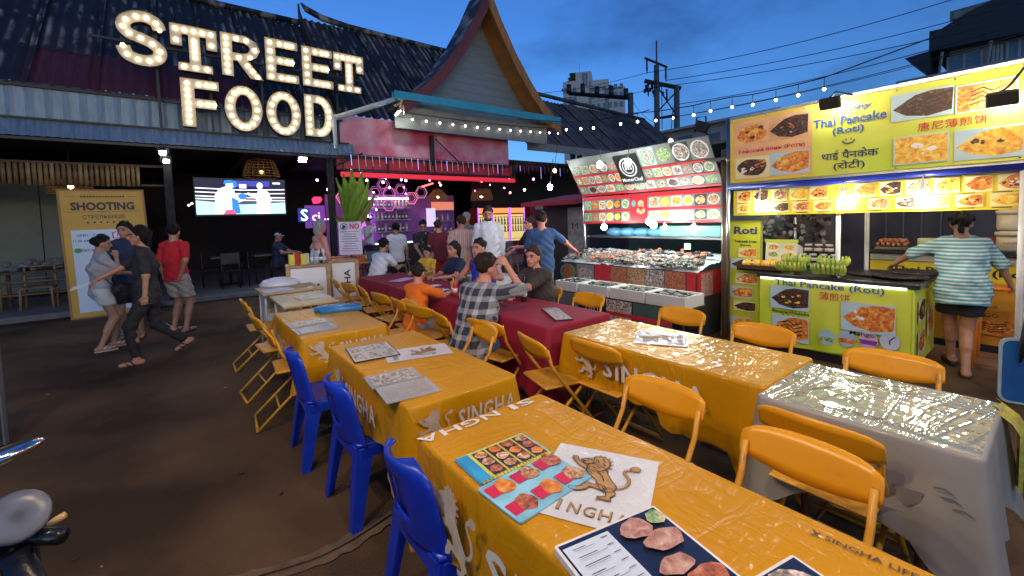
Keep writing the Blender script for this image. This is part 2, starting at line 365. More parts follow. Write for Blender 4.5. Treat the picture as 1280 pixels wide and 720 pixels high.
def person(label, loc, yaw, H=1.7, fem=False, fat=1.0, skin='tan', hair='black', style='short', lean=0, sit=None, hips=(0, 0), feet=None, hands=None,
           head=(0, 0), top=None, sleeve=.6, hem=-.08, bottom=None, leglen=.5, shoes=None, det=.011, dress=None, cap=None, bald=False, twist=0, epole=None, curl=.6, group=None):
    """yaw 0 faces +Y; hands/feet in body axes (x to the figure's own right, y ahead, z up)"""
    s = H/1.7; S = lambda *p: V(p)*s
    root = thing('person', label, 'person', loc, yaw, group)
    la = R(lean); u = V((0, sin(la), cos(la))); X = V((cos(R(twist)), sin(R(twist)), 0)); fw = u.cross(X)*-1
    P = V((hips[0], hips[1], (sit+.09) if sit is not None else .93*s))
    if sit is None and lean: P = P+V((0, -.12*sin(la), 0))
    Nk = P+u*.52*s; shw = (.150 if fem else .172)*s*(.5+.5*fat)
    sk = skinm(skin); hm = pm('hair_'+hair, HAIR[hair], rough=.6, var=.45, vs=60, bump=.2, bs=180, stretch=(1, 1, .25), spec=.15)
    lip = pm('lips_'+skin, tuple(c*k for c, k in zip(sk.node_tree.nodes['Principled BSDF'].inputs['Base Color'].default_value[:3], (1, 1, 1))) if False else (.4, .13, .11), rough=.4, bump=0)
    eyew = pm('eye', (.03, .02, .018), rough=.15, var=0, bump=0)
    body = []; arms = []; legs = []
    f = fat; hw = .085*s*(1.08 if fem else 1)
    torso = [C(P-u*.05*s, P+u*.05*s, .112*s*f, .104*s*f, X, 1.42 if not fem else 1.5), C(P+u*.08*s, P+u*.2*s, (.094 if fem else .1)*s*f, .1*s*f, X, 1.35), C(P+u*.24*s, P+u*.40*s, .108*s*f, .098*s*f, X, 1.48),
             C(Nk-u*.06*s-X*shw*.85, Nk-u*.06*s+X*shw*.85, .052*s, .052*s), C(Nk-u*.03*s-X*shw*.45, Nk+u*.0*s, .05*s, .05*s), C(Nk-u*.03*s+X*shw*.45, Nk+u*.0*s, .05*s, .05*s)]
    if fem:
        for d in (-1, 1): torso.append(C(P+u*.32*s+X*d*.075*s+fw*.07*s, P+u*.31*s+X*d*.075*s+fw*.085*s, .062*s*f, .055*s*f))
    if f > 1.12: torso.append(C(P+u*.08*s+fw*.05*s, P+u*.16*s+fw*.05*s, .1*s*f, .09*s*f, X, 1.2))
    body += torso+[C(Nk-u*.06*s, Nk+u*.06*s, .058*s, .05*s)]
    J = {}
    for d, nm in ((-1, 'L'), (1, 'R')):
        sh = Nk-u*.055*s+X*d*shw
        hd = (hands or {}).get(nm)
        if hd is None: hd = tuple(sh+V((d*.06, .04, -.50*s)))
        pole = (epole or {}).get(nm, (d*.7, -.8, -.35))
        el, wr = ik(sh, hd, .275*s, .245*s, pole); J[nm] = (sh, el, wr)
        am = [C(sh, el, .05*s*(.6+.4*f), .038*s*(.6+.4*f)), C(el, wr, .037*s*(.6+.4*f), .025*s)]
        arms.append((sh, el, wr, am)); body += am
    fe = feet or {}
    for d, nm in ((-1, 'L'), (1, 'R')):
        hp = P-u*.04*s+X*d*hw
        ft = fe.get(nm, (d*.1, hips[1]+.0, .08) if sit is None else (d*.12, hips[1]+.42, .08))
        kn, an = ik(hp, ft, .43*s, .425*s, (0, 1, .15))
        lg = [C(hp, kn, .083*s*(.4+.6*f), .054*s), C(kn, an, .053*s, .035*s), C(kn+(an-kn)*.2-V((0, .015, 0)), kn+(an-kn)*.45-V((0, .018, 0)), .05*s, .045*s)]
        fd = V((d*.12, 1, 0)).normalized()
        if an.z > .12*s: fd = V((0, .8, -.6)).normalized()
        toe = an+fd*.15*s+V((0, 0, -.045*s if an.z <= .12*s else 0)); heel = an-fd*.05*s+V((0, 0, -.045*s if an.z <= .12*s else -.02))
        lg2 = lg+[C(heel, toe, .033*s, .026*s, X, 1.25)]
        legs.append((hp, kn, an, lg, heel, toe)); body += lg2
    v, q = sdf_mesh(body, det, k=.035*s)
    VS = [v]; QS = [q]; MI = [np.zeros(len(q), int)]; nv = len(v)
    # head
    hy, hp_ = R(head[0]), R(head[1]); hu = (u*.6+V((0, 0, 1))*.4).normalized()
    Hm = Matrix.Rotation(R(twist)*.5+hy, 3, 'Z') @ Matrix.Rotation(-hp_, 3, 'X')
    hc = Nk+hu*.155*s+V((0, .02, 0))*s
    fh = 1.0*s
    E = lambda c, r, *x: ('e', tuple(V(c)*fh), tuple(a*fh for a in r), None, *x)
    hp2 = [E((0, -.012, .025), (.074, .094, .09)), C(V((0, .03, -.045))*fh, V((0, .058, -.082))*fh, .052*fh, .028*fh, (1, 0, 0), 1.2), C(V((0, -.02, -.05))*fh, V((0, -.035, -.15))*fh, .052*fh, .055*fh),
           C(V((0, .083, .018))*fh, V((0, .103, -.02))*fh, .009*fh, .014*fh), E((.076, -.006, -.008), (.011, .022, .032)), E((-.076, -.006, -.008), (.011, .022, .032)),
           C(V((-.02, .078, -.05))*fh, V((.02, .078, -.05))*fh, .012*fh, .012*fh), C(V((-.036, .076, .034))*fh, V((.036, .076, .034))*fh, .012*fh, .012*fh)]
    for d in (-1, 1): hp2.append(E((d*.032, .094, .012), (.015, .012, .008), 'sub'))
    hv, hq = sdf_mesh(hp2, .0065 if det < .012 else .009, k=.022*fh)
    c = hv[hq].mean(1)/fh; mi = np.zeros(len(hq), int)
    mi[(np.abs(np.abs(c[:, 0])-.032) < .011) & (np.abs(c[:, 2]-.012) < .0052) & (c[:, 1] > .05)] = 1
    mi[(np.abs(c[:, 0]) < .022) & (np.abs(c[:, 2]+.052) < .008) & (c[:, 1] > .075)] = 2
    mi[(np.abs(np.abs(c[:, 0])-.033) < .019) & (np.abs(c[:, 2]-.034) < .0052) & (c[:, 1] > .055)] = 3
    Ha = np.array(Hm); off = np.array(hc)
    VS.append(hv@Ha.T+off); QS.append(hq+nv); MI.append(mi); nv += len(hv)
    # hands
    for (sh, el, wr, am), d in zip(arms, (-1, 1)):
        dr = (wr-el).normalized(); dn = V((0, 0, -1)) if abs(dr.z) < .75 else V((-d, 0, 0)); dn = (dn-dr*dn.dot(dr)).normalized(); sd = dr.cross(dn)*(1 if d > 0 else -1)
        hs = s*(.92 if fem else 1); pr = [C(wr-dr*.02, wr+dr*.02*hs, .025*hs, .026*hs, sd, 1.15), C(wr+dr*.03*hs, wr+dr*.08*hs, .016*hs, .014*hs, sd, 2.5)]
        for i, (o_, ln) in enumerate(((-.030, .062), (-.010, .076), (.010, .072), (.029, .056))):
            b0 = wr+dr*.088*hs+sd*(-o_)*hs; c1 = curl*(.75+.12*i); d1 = (dr*cos(c1)+dn*sin(c1)); d2 = (dr*cos(c1*2.1)+dn*sin(c1*2.1))
            b1 = b0+d1*ln*.5*hs; pr += [C(b0, b1, .0095*hs, .0085*hs), C(b1, b1+d2*ln*.5*hs, .0085*hs, .007*hs)]
        t0 = wr+dr*.035*hs+sd*.026*hs; t1 = t0+(dr*.7+sd*.6+dn*.35).normalized()*.04*hs; pr += [C(t0, t1, .0125*hs, .0105*hs), C(t1, t1+(dr+dn*.5).normalized()*.03*hs, .0105*hs, .0085*hs)]
        v, q = sdf_mesh(pr, .0052 if det < .012 else .0075, k=.008)
        VS.append(v); QS.append(q+nv); MI.append(np.zeros(len(q), int)); nv += len(v)
    me = np_mesh('body', np.concatenate(VS), np.concatenate(QS), [sk, eyew, lip, hm], np.concatenate(MI)); bo = link('body', me, root)
    ch = det*1.05
    def cloth(name, prims, mat, clips=(), k=.03, wob=.006, h=ch):
        v, q = sdf_mesh(prims, h, k=k, clips=clips, wob=wob, seed=len(label))
        return link(name, np_mesh(name, v, q, [mat]), root)
    grow = lambda ps, g: [(p[0], p[1], p[2], p[3]+g, p[4]+g, *p[5:]) for p in ps]
    if top:
        g = .017*s; tp = grow(torso, g)
        for sh, el, wr, am in arms:
            if sleeve > 0:
                t = min(1, sleeve); e1 = sh+(el-sh)*t; tp.append(C(sh, e1, .062*s*(.6+.4*f), .06*s*(.6+.4*f)))
                if sleeve > 1: tp += [C(el, el+(wr-el)*(sleeve-1), .056*s, .042*s)]
        tp.append(C(P+u*hem*s, P, .125*s*f, .118*s*f, X, 1.42))
        cloth('shirt', tp, top, clips=[(tuple(P+u*(hem-.02)*s), tuple(-u)), (tuple(Nk+u*.032*s), tuple((u*.9+fw*.3).normalized()))])
    if dress:
        mat, zb, zt = dress; dp = grow(torso[:3], .016*s)
        dp.append(C(P-u*.02, V((P.x, P.y+.02, zb)), .135*s, .20*s, X, 1.35))
        cloth('dress', dp, mat, clips=[((0, 0, zb+.02), (0, 0, -1)), (tuple(P+u*zt*s), tuple(u))])
    if bottom:
        bp = grow(torso[:1], .013*s)
        for hp, kn, an, lg, he, to in legs:
            g = .012*s if leglen > 1 else .024*s
            if leglen <= 1: bp.append(C(hp, hp+(kn-hp)*leglen, .083*s*(.4+.6*f)+g, .083*s*(.4+.6*f)+g*.75))
            else: bp += [C(hp, kn, .083*s*(.4+.6*f)+g, .056*s+g), C(kn, kn+(an-kn)*(leglen-1), .055*s+g, .04*s+g)]
        hp, kn = legs[0][0], legs[0][1]
        cl = [(tuple(P+u*.07*s), tuple(u))] if sit is None else []
        if leglen <= 1 and sit is None: cl.append((tuple((legs[0][0]+legs[1][0])*.5+V((0, 0, -.43*s*leglen-.02))), (0, 0, -1)))
        cloth('trousers' if leglen > 1 else 'shorts', bp, bottom, clips=cl, k=.02)
    if shoes:
        for hp, kn, an, lg, he, to in legs:
            mb = MB(); dv = (to-he).normalized(); sd = dv.cross(V((0, 0, 1))).normalized(); up_ = sd.cross(dv); fr = Fr((he+to)/2-up_*.036*s, sd, dv)
            mb.prism(fr, [[(x*s, y*s) for x, y in ((-.03, -.13), (.03, -.13), (.036, -.05), (.045, .07), (.03, .135), (-.03, .135), (-.045, .07), (-.036, -.05))]], -.016, .008, 0)
            tp = fr.P(0, .08*s, .005); mb.tube([fr.P(-.042*s, .02*s, .005), fr.P(-.02*s, .05*s, .05*s), tp+up_*.035*s, fr.P(.02*s, .05*s, .05*s), fr.P(.042*s, .02*s, .005)], .012, 5); mb.tube([fr.P(-.040*s, -.03*s, .005), fr.P(-.028*s, .0, .055*s), fr.P(0, .02*s, .066*s), fr.P(.028*s, .0, .055*s), fr.P(.040*s, -.03*s, .005)], .010, 5)
            mb.build('sandal', shoes, None).parent = root
    # hair
    if not bald:
        hh = [E((0, -.018, .036), (.086, .104, .098))]; cl = [((0, .070, .080), (0, .75, -.66)), ((0, 0, -.075), (0, .3, -1))]
        rg = random.Random(len(label))
        for i in range(22):
            a, b_ = rg.uniform(0, 6.28), rg.uniform(.1, 1.25); q0 = V((.084*sin(b_)*cos(a), -.018+.102*sin(b_)*sin(a), .036+.096*cos(b_))); q1 = q0+V((.02*cos(a), .02*sin(a)-.006, -.035)); hh.append(C(q0*fh, q1*fh, .017*fh, .008*fh))
        if style in ('long', 'bob'): hh += [C(V((0, -.05, .0))*fh, V((0, -.065, -.19 if style == 'long' else -.1))*fh, .075*fh, .045*fh, (1, 0, 0), 1.45)]; cl = [((0, .066, .078), (0, .85, -.52))]
        if style == 'bun': hh += [E((0, -.105, .03), (.045, .04, .045))]
        if style == 'pony': hh += [E((0, -.1, .03), (.036, .035, .038)), C(V((0, -.12, .02))*fh, V((0, -.135, -.12))*fh, .034*fh, .018*fh)]
        if style == 'pony' or style == 'bun': cl = [((0, .066, .078), (0, .75, -.66)), ((0, 0, -.09), (0, .3, -1))]
        hv, hq = sdf_mesh(hh, .009 if det > .012 else .0075, k=.014*fh, clips=[(tuple(V(a)*fh), b) for a, b in cl], wob=.007, seed=3)
        link('hair', np_mesh('hair', hv@Ha.T+off, hq, [hm]), root)
    if cap:
        mb = MB(); mb.M = Matrix.Translation(hc) @ Hm.to_4x4() @ Matrix.Scale(fh, 4)
        n = 14; pr = []
        for i in range(6):
            t = i/5*pi/2; pr.append((.098*cos(t)+.001, .035+.088*sin(t)))
        mb.lathe(pr, (0, -.012, 0), n); mb.prism(Fr((0, .03, .045), (1, 0, 0), (0, 1, -.25)), [[(-.07, .03), (.07, .03), (.062, .10), (.03, .125), (-.03, .125), (-.062, .10)]], 0, .008)
        mb.build('cap', cap, None).parent = root
    return root, dict(P=P, Nk=Nk, hc=hc, arms=arms, legs=legs, u=u, X=X, fw=fw, Hm=Hm)
# ------------------------------------------------------------------ common materials
asphalt = pm('asphalt', (.044, .029, .018), rough=.85, vs=.8, col2=(.135, .085, .048), thr=(.36, .62), bump=.25, bs=130, spec=.10)
conc = pm('concrete', (.16, .15, .135), rough=.8, bump=.12, bs=50)
yel = pm('yellow_paint', (.74, .32, .008), rough=.3, var=.10, vs=8, bump=.01, bs=30, coat=.15, cr_=.2, spec=.25, col2=(.46, .19, .015), thr=(.60, .80))
yelw = pm('yellow_paint_worn', (.64, .31, .02), rough=.4, vs=14, bump=.02, coat=.1, col2=(.30, .14, .03), thr=(.56, .74))
black = pm('black_metal', (.012, .012, .013), rough=.45, bump=.02)
dark = pm('dark_interior', (.018, .014, .016), rough=.8)
white = pm('white_plastic', (.75, .75, .73), rough=.4, var=.05, bump=.01)
paper = pm('paper', (.78, .78, .76), rough=.5, var=.04, bump=.01)
wood = pm('light_wood', (.42, .26, .11), rough=.5, var=.25, vs=6, stretch=(1, 6, 6), bump=.04)
dwood = pm('dark_wood', (.06, .03, .016), rough=.6, var=.3, vs=6, bump=.06)
rust = pm('rusty_steel', (.17, .05, .02), rough=.6, var=.35, vs=14, bump=.06)
steel = pm('steel', (.55, .55, .56), rough=.3, metal=1, bump=.02)
red = pm('red_paint', (.55, .02, .03), rough=.4, bump=.02)
ink = pm('ink_navy', (.02, .03, .12), rough=.5, var=0, bump=0)
inkb = pm('ink_black', (.015, .013, .012), rough=.5, var=0, bump=0)
inkr = pm('ink_red', (.6, .02, .04), rough=.5, var=0, bump=0)
inkm = pm('ink_magenta', (.62, .03, .12), rough=.5, var=0, bump=0)
inkbr = pm('ink_brown', (.35, .09, .01), rough=.5, var=0, bump=0)
inkw = pm('ink_white', (.8, .8, .78), rough=.5, var=0, bump=0)
F_choc = foodmat('food_chocolate', [(.012, .006, .005), (.045, .02, .014), (.10, .05, .03), (.3, .2, .15)], 34, 4)
F_red = foodmat('food_red', [(.22, .02, .005), (.55, .12, .02), (.75, .33, .05), (.8, .55, .3)], 26, 4)
F_gold = foodmat('food_golden', [(.4, .12, .01), (.75, .36, .03), (.85, .6, .08), (.9, .75, .3)], 22, 4)
F_green = foodmat('food_green', [(.02, .08, .02), (.1, .3, .06), (.5, .5, .3), (.75, .7, .6)], 40, 3)
F_sea = foodmat('food_seafood', [(.03, .03, .035), (.2, .17, .15), (.55, .45, .38), (.8, .78, .74)], 42, 4, 1.3)
F_dish = foodmat('food_dish', [(.05, .1, .03), (.5, .16, .05), (.7, .55, .3), (.8, .78, .7)], 44, 3, 1.2)
F_ice = foodmat('ice', [(.45, .52, .54), (.7, .78, .8), (.85, .9, .9), (.9, .92, .92)], 60, 3, rough=.2)
# ------------------------------------------------------------------ ground
g = MB(); n_ = 60
def gsheet(x0, y0, x1, y1, z, nx, ny, amp):
    mb = MB(); rg = random.Random(3); vs = []
    for j in range(ny+1):
        for i in range(nx+1):
            vs.append((x0+(x1-x0)*i/nx, y0+(y1-y0)*j/ny, z+rg.uniform(-amp, amp)))
    mb.add(vs, [(j*(nx+1)+i, j*(nx+1)+i+1, (j+1)*(nx+1)+i+1, (j+1)*(nx+1)+i) for j in range(ny) for i in range(nx)], 0, True); return mb
g.quad((-400, -400, -.012), (400, -400, -.012), (400, 400, -.012), (-400, 400, -.012))
g.build('ground', asphalt, kind='structure')
gsheet(-14, -6, 14, 11.45, 0, 70, 44, .004).build('road', asphalt, kind='structure')
# the paler patched trench with its crack
patch = pm('trench_patch', (.13, .085, .05), rough=.85, vs=12, var=.35, bump=.25, bs=70)
mb = MB(); rg = random.Random(5); A = V((-.35, 2.25, .009)); B = V((1.25, 2.2, .009)); vs = []; n = 40
for i in range(n+1):
    p = A+(B-A)*(i/n)+V((0, .05*sin(i*.23), 0)); w = .045+.02*rg.random()
    vs += [p+V((0, -w, 0)), p+V((0, -.006-.004*rg.random(), 0)), p+V((0, .006+.004*rg.random(), 0)), p+V((0, w, 0))]
fs = []
for i in range(n):
    for a in (0, 2): fs.append((4*i+a, 4*i+4+a, 4*i+5+a, 4*i+1+a))
mb.add(vs, fs); mb.build('road_patch', patch, kind='structure')
mb = MB(); rg = random.Random(9)
for i in range(46):
    x, y = rg.uniform(-1.6, 1.0), rg.uniform(.6, 6.5); r = rg.uniform(.005, .013)
    mb.M = Matrix.Translation((x, y, .006)) @ Matrix.Rotation(rg.uniform(0, 6), 4, 'Z'); mb.box((0, 0, 0), (r*2, r, .005), 1 if i % 6 == 0 else 0)
mb.build('litter', [pm('leaf_litter', (.02, .013, .008)), pm('paper_scrap', (.25, .2, .15))], kind='stuff', label='specks of dry leaf and paper litter on the dark road', cat='litter')
mb = MB(); mb.box((1, 17.7, .06), (44, 12.4, .12), 0, .02); mb.build('pavement', conc, kind='structure')
mb = MB()
mb.box((9.2, -.6, .012), (6.0, 7.6, .024)); mb.build('floor', pm('stall_floor', (.19, .10, .05), rough=.7, var=.25, vs=2.5, bump=.08), kind='structure')
# ------------------------------------------------------------------ market hall
hall = thing('market_hall', 'long dark market hall with streaked corrugated roof and steel awning', 'building', (0, 11.6, 0))
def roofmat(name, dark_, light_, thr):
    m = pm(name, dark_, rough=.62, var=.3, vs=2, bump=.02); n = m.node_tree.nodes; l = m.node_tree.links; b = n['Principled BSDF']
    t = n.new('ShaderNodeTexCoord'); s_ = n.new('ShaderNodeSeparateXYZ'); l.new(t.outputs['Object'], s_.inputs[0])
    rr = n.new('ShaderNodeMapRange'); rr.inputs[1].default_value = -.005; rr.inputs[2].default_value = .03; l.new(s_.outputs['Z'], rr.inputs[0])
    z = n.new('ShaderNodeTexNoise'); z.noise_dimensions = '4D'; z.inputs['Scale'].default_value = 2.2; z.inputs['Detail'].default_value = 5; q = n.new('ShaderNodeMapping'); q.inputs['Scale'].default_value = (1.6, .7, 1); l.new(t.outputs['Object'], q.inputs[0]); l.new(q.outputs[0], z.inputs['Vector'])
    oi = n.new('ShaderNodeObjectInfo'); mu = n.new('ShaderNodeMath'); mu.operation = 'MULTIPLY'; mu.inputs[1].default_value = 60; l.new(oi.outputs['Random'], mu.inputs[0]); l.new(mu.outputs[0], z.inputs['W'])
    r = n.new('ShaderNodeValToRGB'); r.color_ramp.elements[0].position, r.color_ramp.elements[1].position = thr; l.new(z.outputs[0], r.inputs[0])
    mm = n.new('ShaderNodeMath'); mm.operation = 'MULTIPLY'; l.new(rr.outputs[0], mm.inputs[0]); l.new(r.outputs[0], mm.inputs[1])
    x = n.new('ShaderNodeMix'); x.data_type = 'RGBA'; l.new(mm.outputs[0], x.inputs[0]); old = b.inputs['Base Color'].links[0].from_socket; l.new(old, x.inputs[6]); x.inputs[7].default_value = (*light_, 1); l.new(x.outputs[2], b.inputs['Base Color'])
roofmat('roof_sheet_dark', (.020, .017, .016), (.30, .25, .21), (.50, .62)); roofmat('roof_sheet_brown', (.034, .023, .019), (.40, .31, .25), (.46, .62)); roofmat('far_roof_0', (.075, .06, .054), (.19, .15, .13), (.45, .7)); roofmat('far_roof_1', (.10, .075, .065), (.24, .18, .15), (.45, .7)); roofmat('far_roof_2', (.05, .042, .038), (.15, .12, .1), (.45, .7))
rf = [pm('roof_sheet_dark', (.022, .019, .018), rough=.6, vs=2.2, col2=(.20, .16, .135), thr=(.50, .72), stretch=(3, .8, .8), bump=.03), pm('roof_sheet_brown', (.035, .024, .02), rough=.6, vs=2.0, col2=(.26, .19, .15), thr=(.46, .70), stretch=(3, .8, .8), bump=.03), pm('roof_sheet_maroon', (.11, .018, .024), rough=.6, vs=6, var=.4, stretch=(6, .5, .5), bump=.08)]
def corr(w, l, n, amp, rows=1, sharp=False):
    vs = []; k = n*4
    for j in range(rows+1):
        for i in range(k+1):
            ph = i/4
            z = amp*cos(2*pi*ph) if not sharp else amp*(1 if i % 4 == 0 else 0)
            vs.append((w*(i/k-.5), l*j/rows, z))
    return vs, [(j*(k+1)+i, j*(k+1)+i+1, (j+1)*(k+1)+i+1, (j+1)*(k+1)+i) for j in range(rows) for i in range(k)]
def mesh_of(vf, mats, name, sm=True):
    mb = MB(); mb.add(vf[0], vf[1], 0, sm); return mb.mesh(name, mats)
def roof_plane(parent, x0, x1, p0, p1, rows, mats, w=1.02, pick=None, seed=1):
    """corrugated sheets from the eave point p0 (y, z) up to p1, each sheet its own piece"""
    rg = random.Random(seed); d = V((0, p1[0]-p0[0], p1[1]-p0[1])); ln = d.length/rows; dn = d.normalized(); nr = V((1, 0, 0)).cross(dn)
    base = V((0, 0, 0)); q = parent
    while q is not None: base += q.location; q = q.parent
    mes = [mesh_of(corr(w+.03, ln+.09, 5, .034), m, 'roof_sheet') for m in mats]
    nx = int(math.ceil((x1-x0)/w))
    for j in range(rows):
        for i in range(nx):
            k = pick(i, j, rg) if pick else rg.choice((0, 0, 1))
            o = link('roof_sheet', mes[k], parent)
            p = V((x0+(i+.5)*(x1-x0)/nx, p0[0], p0[1]))+dn*(ln*j-.05)+nr*(.012*((i+j) % 2)+.02*(rows-j)/rows+rg.uniform(0, .02))
            t = rg.uniform(-.012, .012)
            o.matrix_local = Matrix.Translation(p-base) @ Matrix(((1, 0, 0, 0), (0, dn.y, nr.y, 0), (0, dn.z, nr.z, 0), (0, 0, 0, 1))) @ Matrix.Rotation(t, 4, 'Z')
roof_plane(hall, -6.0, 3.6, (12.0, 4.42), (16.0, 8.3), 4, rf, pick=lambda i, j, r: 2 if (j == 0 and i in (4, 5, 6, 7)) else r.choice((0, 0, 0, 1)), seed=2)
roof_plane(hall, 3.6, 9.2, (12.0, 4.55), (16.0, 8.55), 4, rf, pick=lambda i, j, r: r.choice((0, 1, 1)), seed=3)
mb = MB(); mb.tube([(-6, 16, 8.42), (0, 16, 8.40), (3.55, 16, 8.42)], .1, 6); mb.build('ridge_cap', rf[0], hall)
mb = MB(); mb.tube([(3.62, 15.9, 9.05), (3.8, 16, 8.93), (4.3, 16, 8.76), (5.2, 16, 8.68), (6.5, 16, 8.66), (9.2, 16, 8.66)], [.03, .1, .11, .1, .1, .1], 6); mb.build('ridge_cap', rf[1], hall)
mb = MB(); fr = Fr((3.56, 12.0, 4.5), (0, 1, 0), (0, 0, 1)); mb.prism(fr, [[(0, -.12), (2, 1.72), (4.0, 3.95), (4.0, 4.55), (3.9, 4.25), (2, 2.12), (0, .22)]], -.03, .03); mb.build('rake_board', dwood, hall)
# steel band under the eave and the small canopy lip in front
band = pm('galvanised_sheet', (.20, .25, .28), rough=.45, metal=.5, var=.2, vs=3, stretch=(5, 1, .6), bump=.03)
bm_ = mesh_of(corr(1.0, .72, 4, .016, 1, True), band, 'wall_sheet', False)
for i in range(13):
    o = link('wall_sheet', bm_, hall); o.matrix_local = Matrix.Translation((-8.0+i*.98, .42, 3.68)) @ Matrix.Rotation(R(90), 4, 'X')
lm_ = mesh_of(corr(1.0, .34, 8, .014, 1), band, 'canopy_sheet')
for i in range(12):
    o = link('canopy_sheet', lm_, hall); o.matrix_local = Matrix.Translation((-7.6+i*.98+.02, -.16-.003*(i % 2), 3.37)) @ Matrix.Rotation(R(72), 4, 'X')
mb = MB(); mb.box((-2.2, 11.5, 3.33), (11.6, .05, .05)); mb.box((-2.2, 11.78, 3.70), (11.6, .58, .03)); mb.box((1, 12.0, 4.40), (16, .1, .08)); mb.build('canopy_beam', black, hall)
for x in (-7, -.15, 3.12):
    mb = MB(); mb.box((x, 11.62, 1.9), (.15, .15, 3.56), 0, .01); mb.box((x, 11.62, .16), (.24, .24, .08), 0, .01)
    mb.box((x-.04, 11.5, 3.2), (.03, .35, .03), rot=Matrix.Rotation(R(-40), 3, 'X')); mb.build('post', pm('post_metal', (.012, .012, .012), rough=.6, vs=9, col2=(.035, .028, .025), bump=.05, spec=.2), hall)
# interior
mb = MB(); mb.box((1.5, 19.5, 2), (26, .1, 4)); mb.box((-11, 15.5, 2), (.1, 8, 4)); mb.build('back_wall', dark, hall)
mb = MB(); mb.box((1.5, 15.6, 3.62), (26, 7.6, .06)); mb.build('ceiling', pm('hall_ceiling', (.03, .018, .017), rough=.8), hall)
for i in range(6):
    mb = MB(); mb.box((1.4+i*1.6, 15.5, 3.5), (.08, 7.4, .14)); mb.build('rafter', dwood, hall)
mb = MB(); mb.box((-4.6, 14.6, 1.5), (5.9, .08, 2.5)); mb.build('inner_wall', pm('pale_green_wall', (.20, .21, .165), rough=.8, var=.08, bump=.02), hall)
for x in (-3.9, -2.55): mb = MB(); mb.box((x, 14.55, 1.5), (.012, .02, 2.4)); mb.build('wall_joint', dark, hall)
bam = [pm('bamboo_%d' % i, c, rough=.5, var=.3, vs=9, bump=.05) for i, c in enumerate(((.22, .13, .05), (.28, .17, .07), (.16, .09, .035)))]
bmes = []
for m in bam:
    mb = MB(); mb.tube([(0, 0, 0), (0, 0, .2), (0, 0, .22), (0, 0, .42)], [.034, .034, .037, .034], 6); bmes.append(mb.mesh('bamboo_cane', m))
scr = thing('bamboo_screen', 'band of upright bamboo canes across the top of the shooting bay', 'screen', (-4.6, 12.1, 2.55))
for i in range(75):
    o = link('bamboo_cane', random.choice(bmes), scr); o.location = (-1.5+i*.079-.4, random.uniform(-.01, .01), random.uniform(-.02, .0))
mb = MB(); mb.box((-3.5, 12.15, 2.98), (6.6, .05, .05)); mb.box((-3.5, 12.15, 2.57), (6.6, .04, .04)); mb.build('rail', dwood, scr)
# gable porch
gp = thing('gable_porch', 'grey boarded gable with curved maroon bargeboards and a turquoise gutter', 'building', (7.35, 11.2, 0))
side = pm('siding', (.23, .27, .29), rough=.7, var=.12, vs=3, bump=.05, stretch=(.6, 3, 5))
maroon = pm('maroon_board', (.17, .035, .03), rough=.55, var=.25, vs=5, bump=.05)
owood = pm('orange_wood', (.42, .17, .035), rough=.5, var=.25, vs=3, stretch=(4, .5, 1), bump=.04)
prof = [(0, 8.65), (.45, 7.75), (1.0, 6.85), (1.6, 6.05), (2.2, 5.4), (2.9, 4.86)]
gx = 7.78
def pw(z):
    for (a, za), (b, zb) in zip(prof, prof[1:]):
        if zb <= z <= za: return a+(b-a)*(za-z)/(za-zb)
    return 0
z = 4.95; i = 0
while z < 8.2:
    w0 = pw(z)-.02; w1 = pw(min(8.6, z+.25))-.02
    mb = MB(); mb.prism(Fr((gx, 11.8, z), (1, 0, 0), (0, .04, 1)), [[(-w0, 0), (w0, 0), (w1, .262), (-w1, .262)]], -.03, .0); mb.build('siding_board', side, gp); z += .25; i += 1
for s in (-1, 1):
    mb = MB(); mi = []
    top = [V((gx+s*x, 10.95, zz)) for x, zz in prof]; bk = [V((gx+s*x, 11.98, zz)) for x, zz in prof]
    vs = []; fs = []
    for a, b in zip(top, bk): vs += [a, b, b-V((0, 0, .10)), a-V((0, 0, .10))]
    n = len(top)
    for k in range(n-1): fs += [tuple(4*k+q for q in ((0, 4, 5, 1) if s < 0 else (1, 5, 4, 0)))]
    mb.add(vs, fs, 0); fs2 = []
    for k in range(n-1): fs2 += [(4*k+2, 4*k+3, 4*k+7, 4*k+6) if s > 0 else (4*k+6, 4*k+7, 4*k+3, 4*k+2)]
    mb.add(vs, fs2+[(0, 1, 2, 3), (4*n-4, 4*n-3, 4*n-2, 4*n-1)], 1)
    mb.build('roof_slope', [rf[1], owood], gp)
    pr = [(s*x, zz-8) for x, zz in prof]; lo = [(s*(x-.02*(1-i/5)), zz-8-(.48-.02*i)) for i, (x, zz) in enumerate(prof)]
    lo[0] = (0, .05)
    mb = MB(); mb.prism(Fr((gx, 10.9, 8), (1, 0, 0), (0, 0, 1)), [pr+lo[::-1] if s > 0 else (pr+lo[::-1])[::-1]], -.035, .035); mb.build('bargeboard', maroon if s < 0 else owood, gp)
mb = MB(); mb.tube([(gx, 10.9, 8.3), (gx, 10.86, 8.75), (gx, 10.8, 9.1)], [.06, .05, .015], 6); mb.build('finial', maroon, gp)
gut = pm('turquoise_gutter', (.05, .36, .46), rough=.4, var=.12, vs=4, bump=.02)
mb = MB(); fr = Fr((4.62, 10.9, 4.86), (0, 1, 0), (0, 0, 1)); q = [(-.10, .2), (-.10, 0), (.1, 0), (.1, .2), (.08, .2), (.08, .02), (-.08, .02), (-.08, .2)]
mb.prism(Fr((4.62, 10.92, 4.86), (0, -1, 0), (0, 0, 1)), [q[::-1]], 0, -6.0)
for x in (5.6, 6.6, 7.6, 8.6, 9.6): mb.box((x, 10.82, 4.96), (.03, .012, .22))
mb.build('gutter', gut, gp)
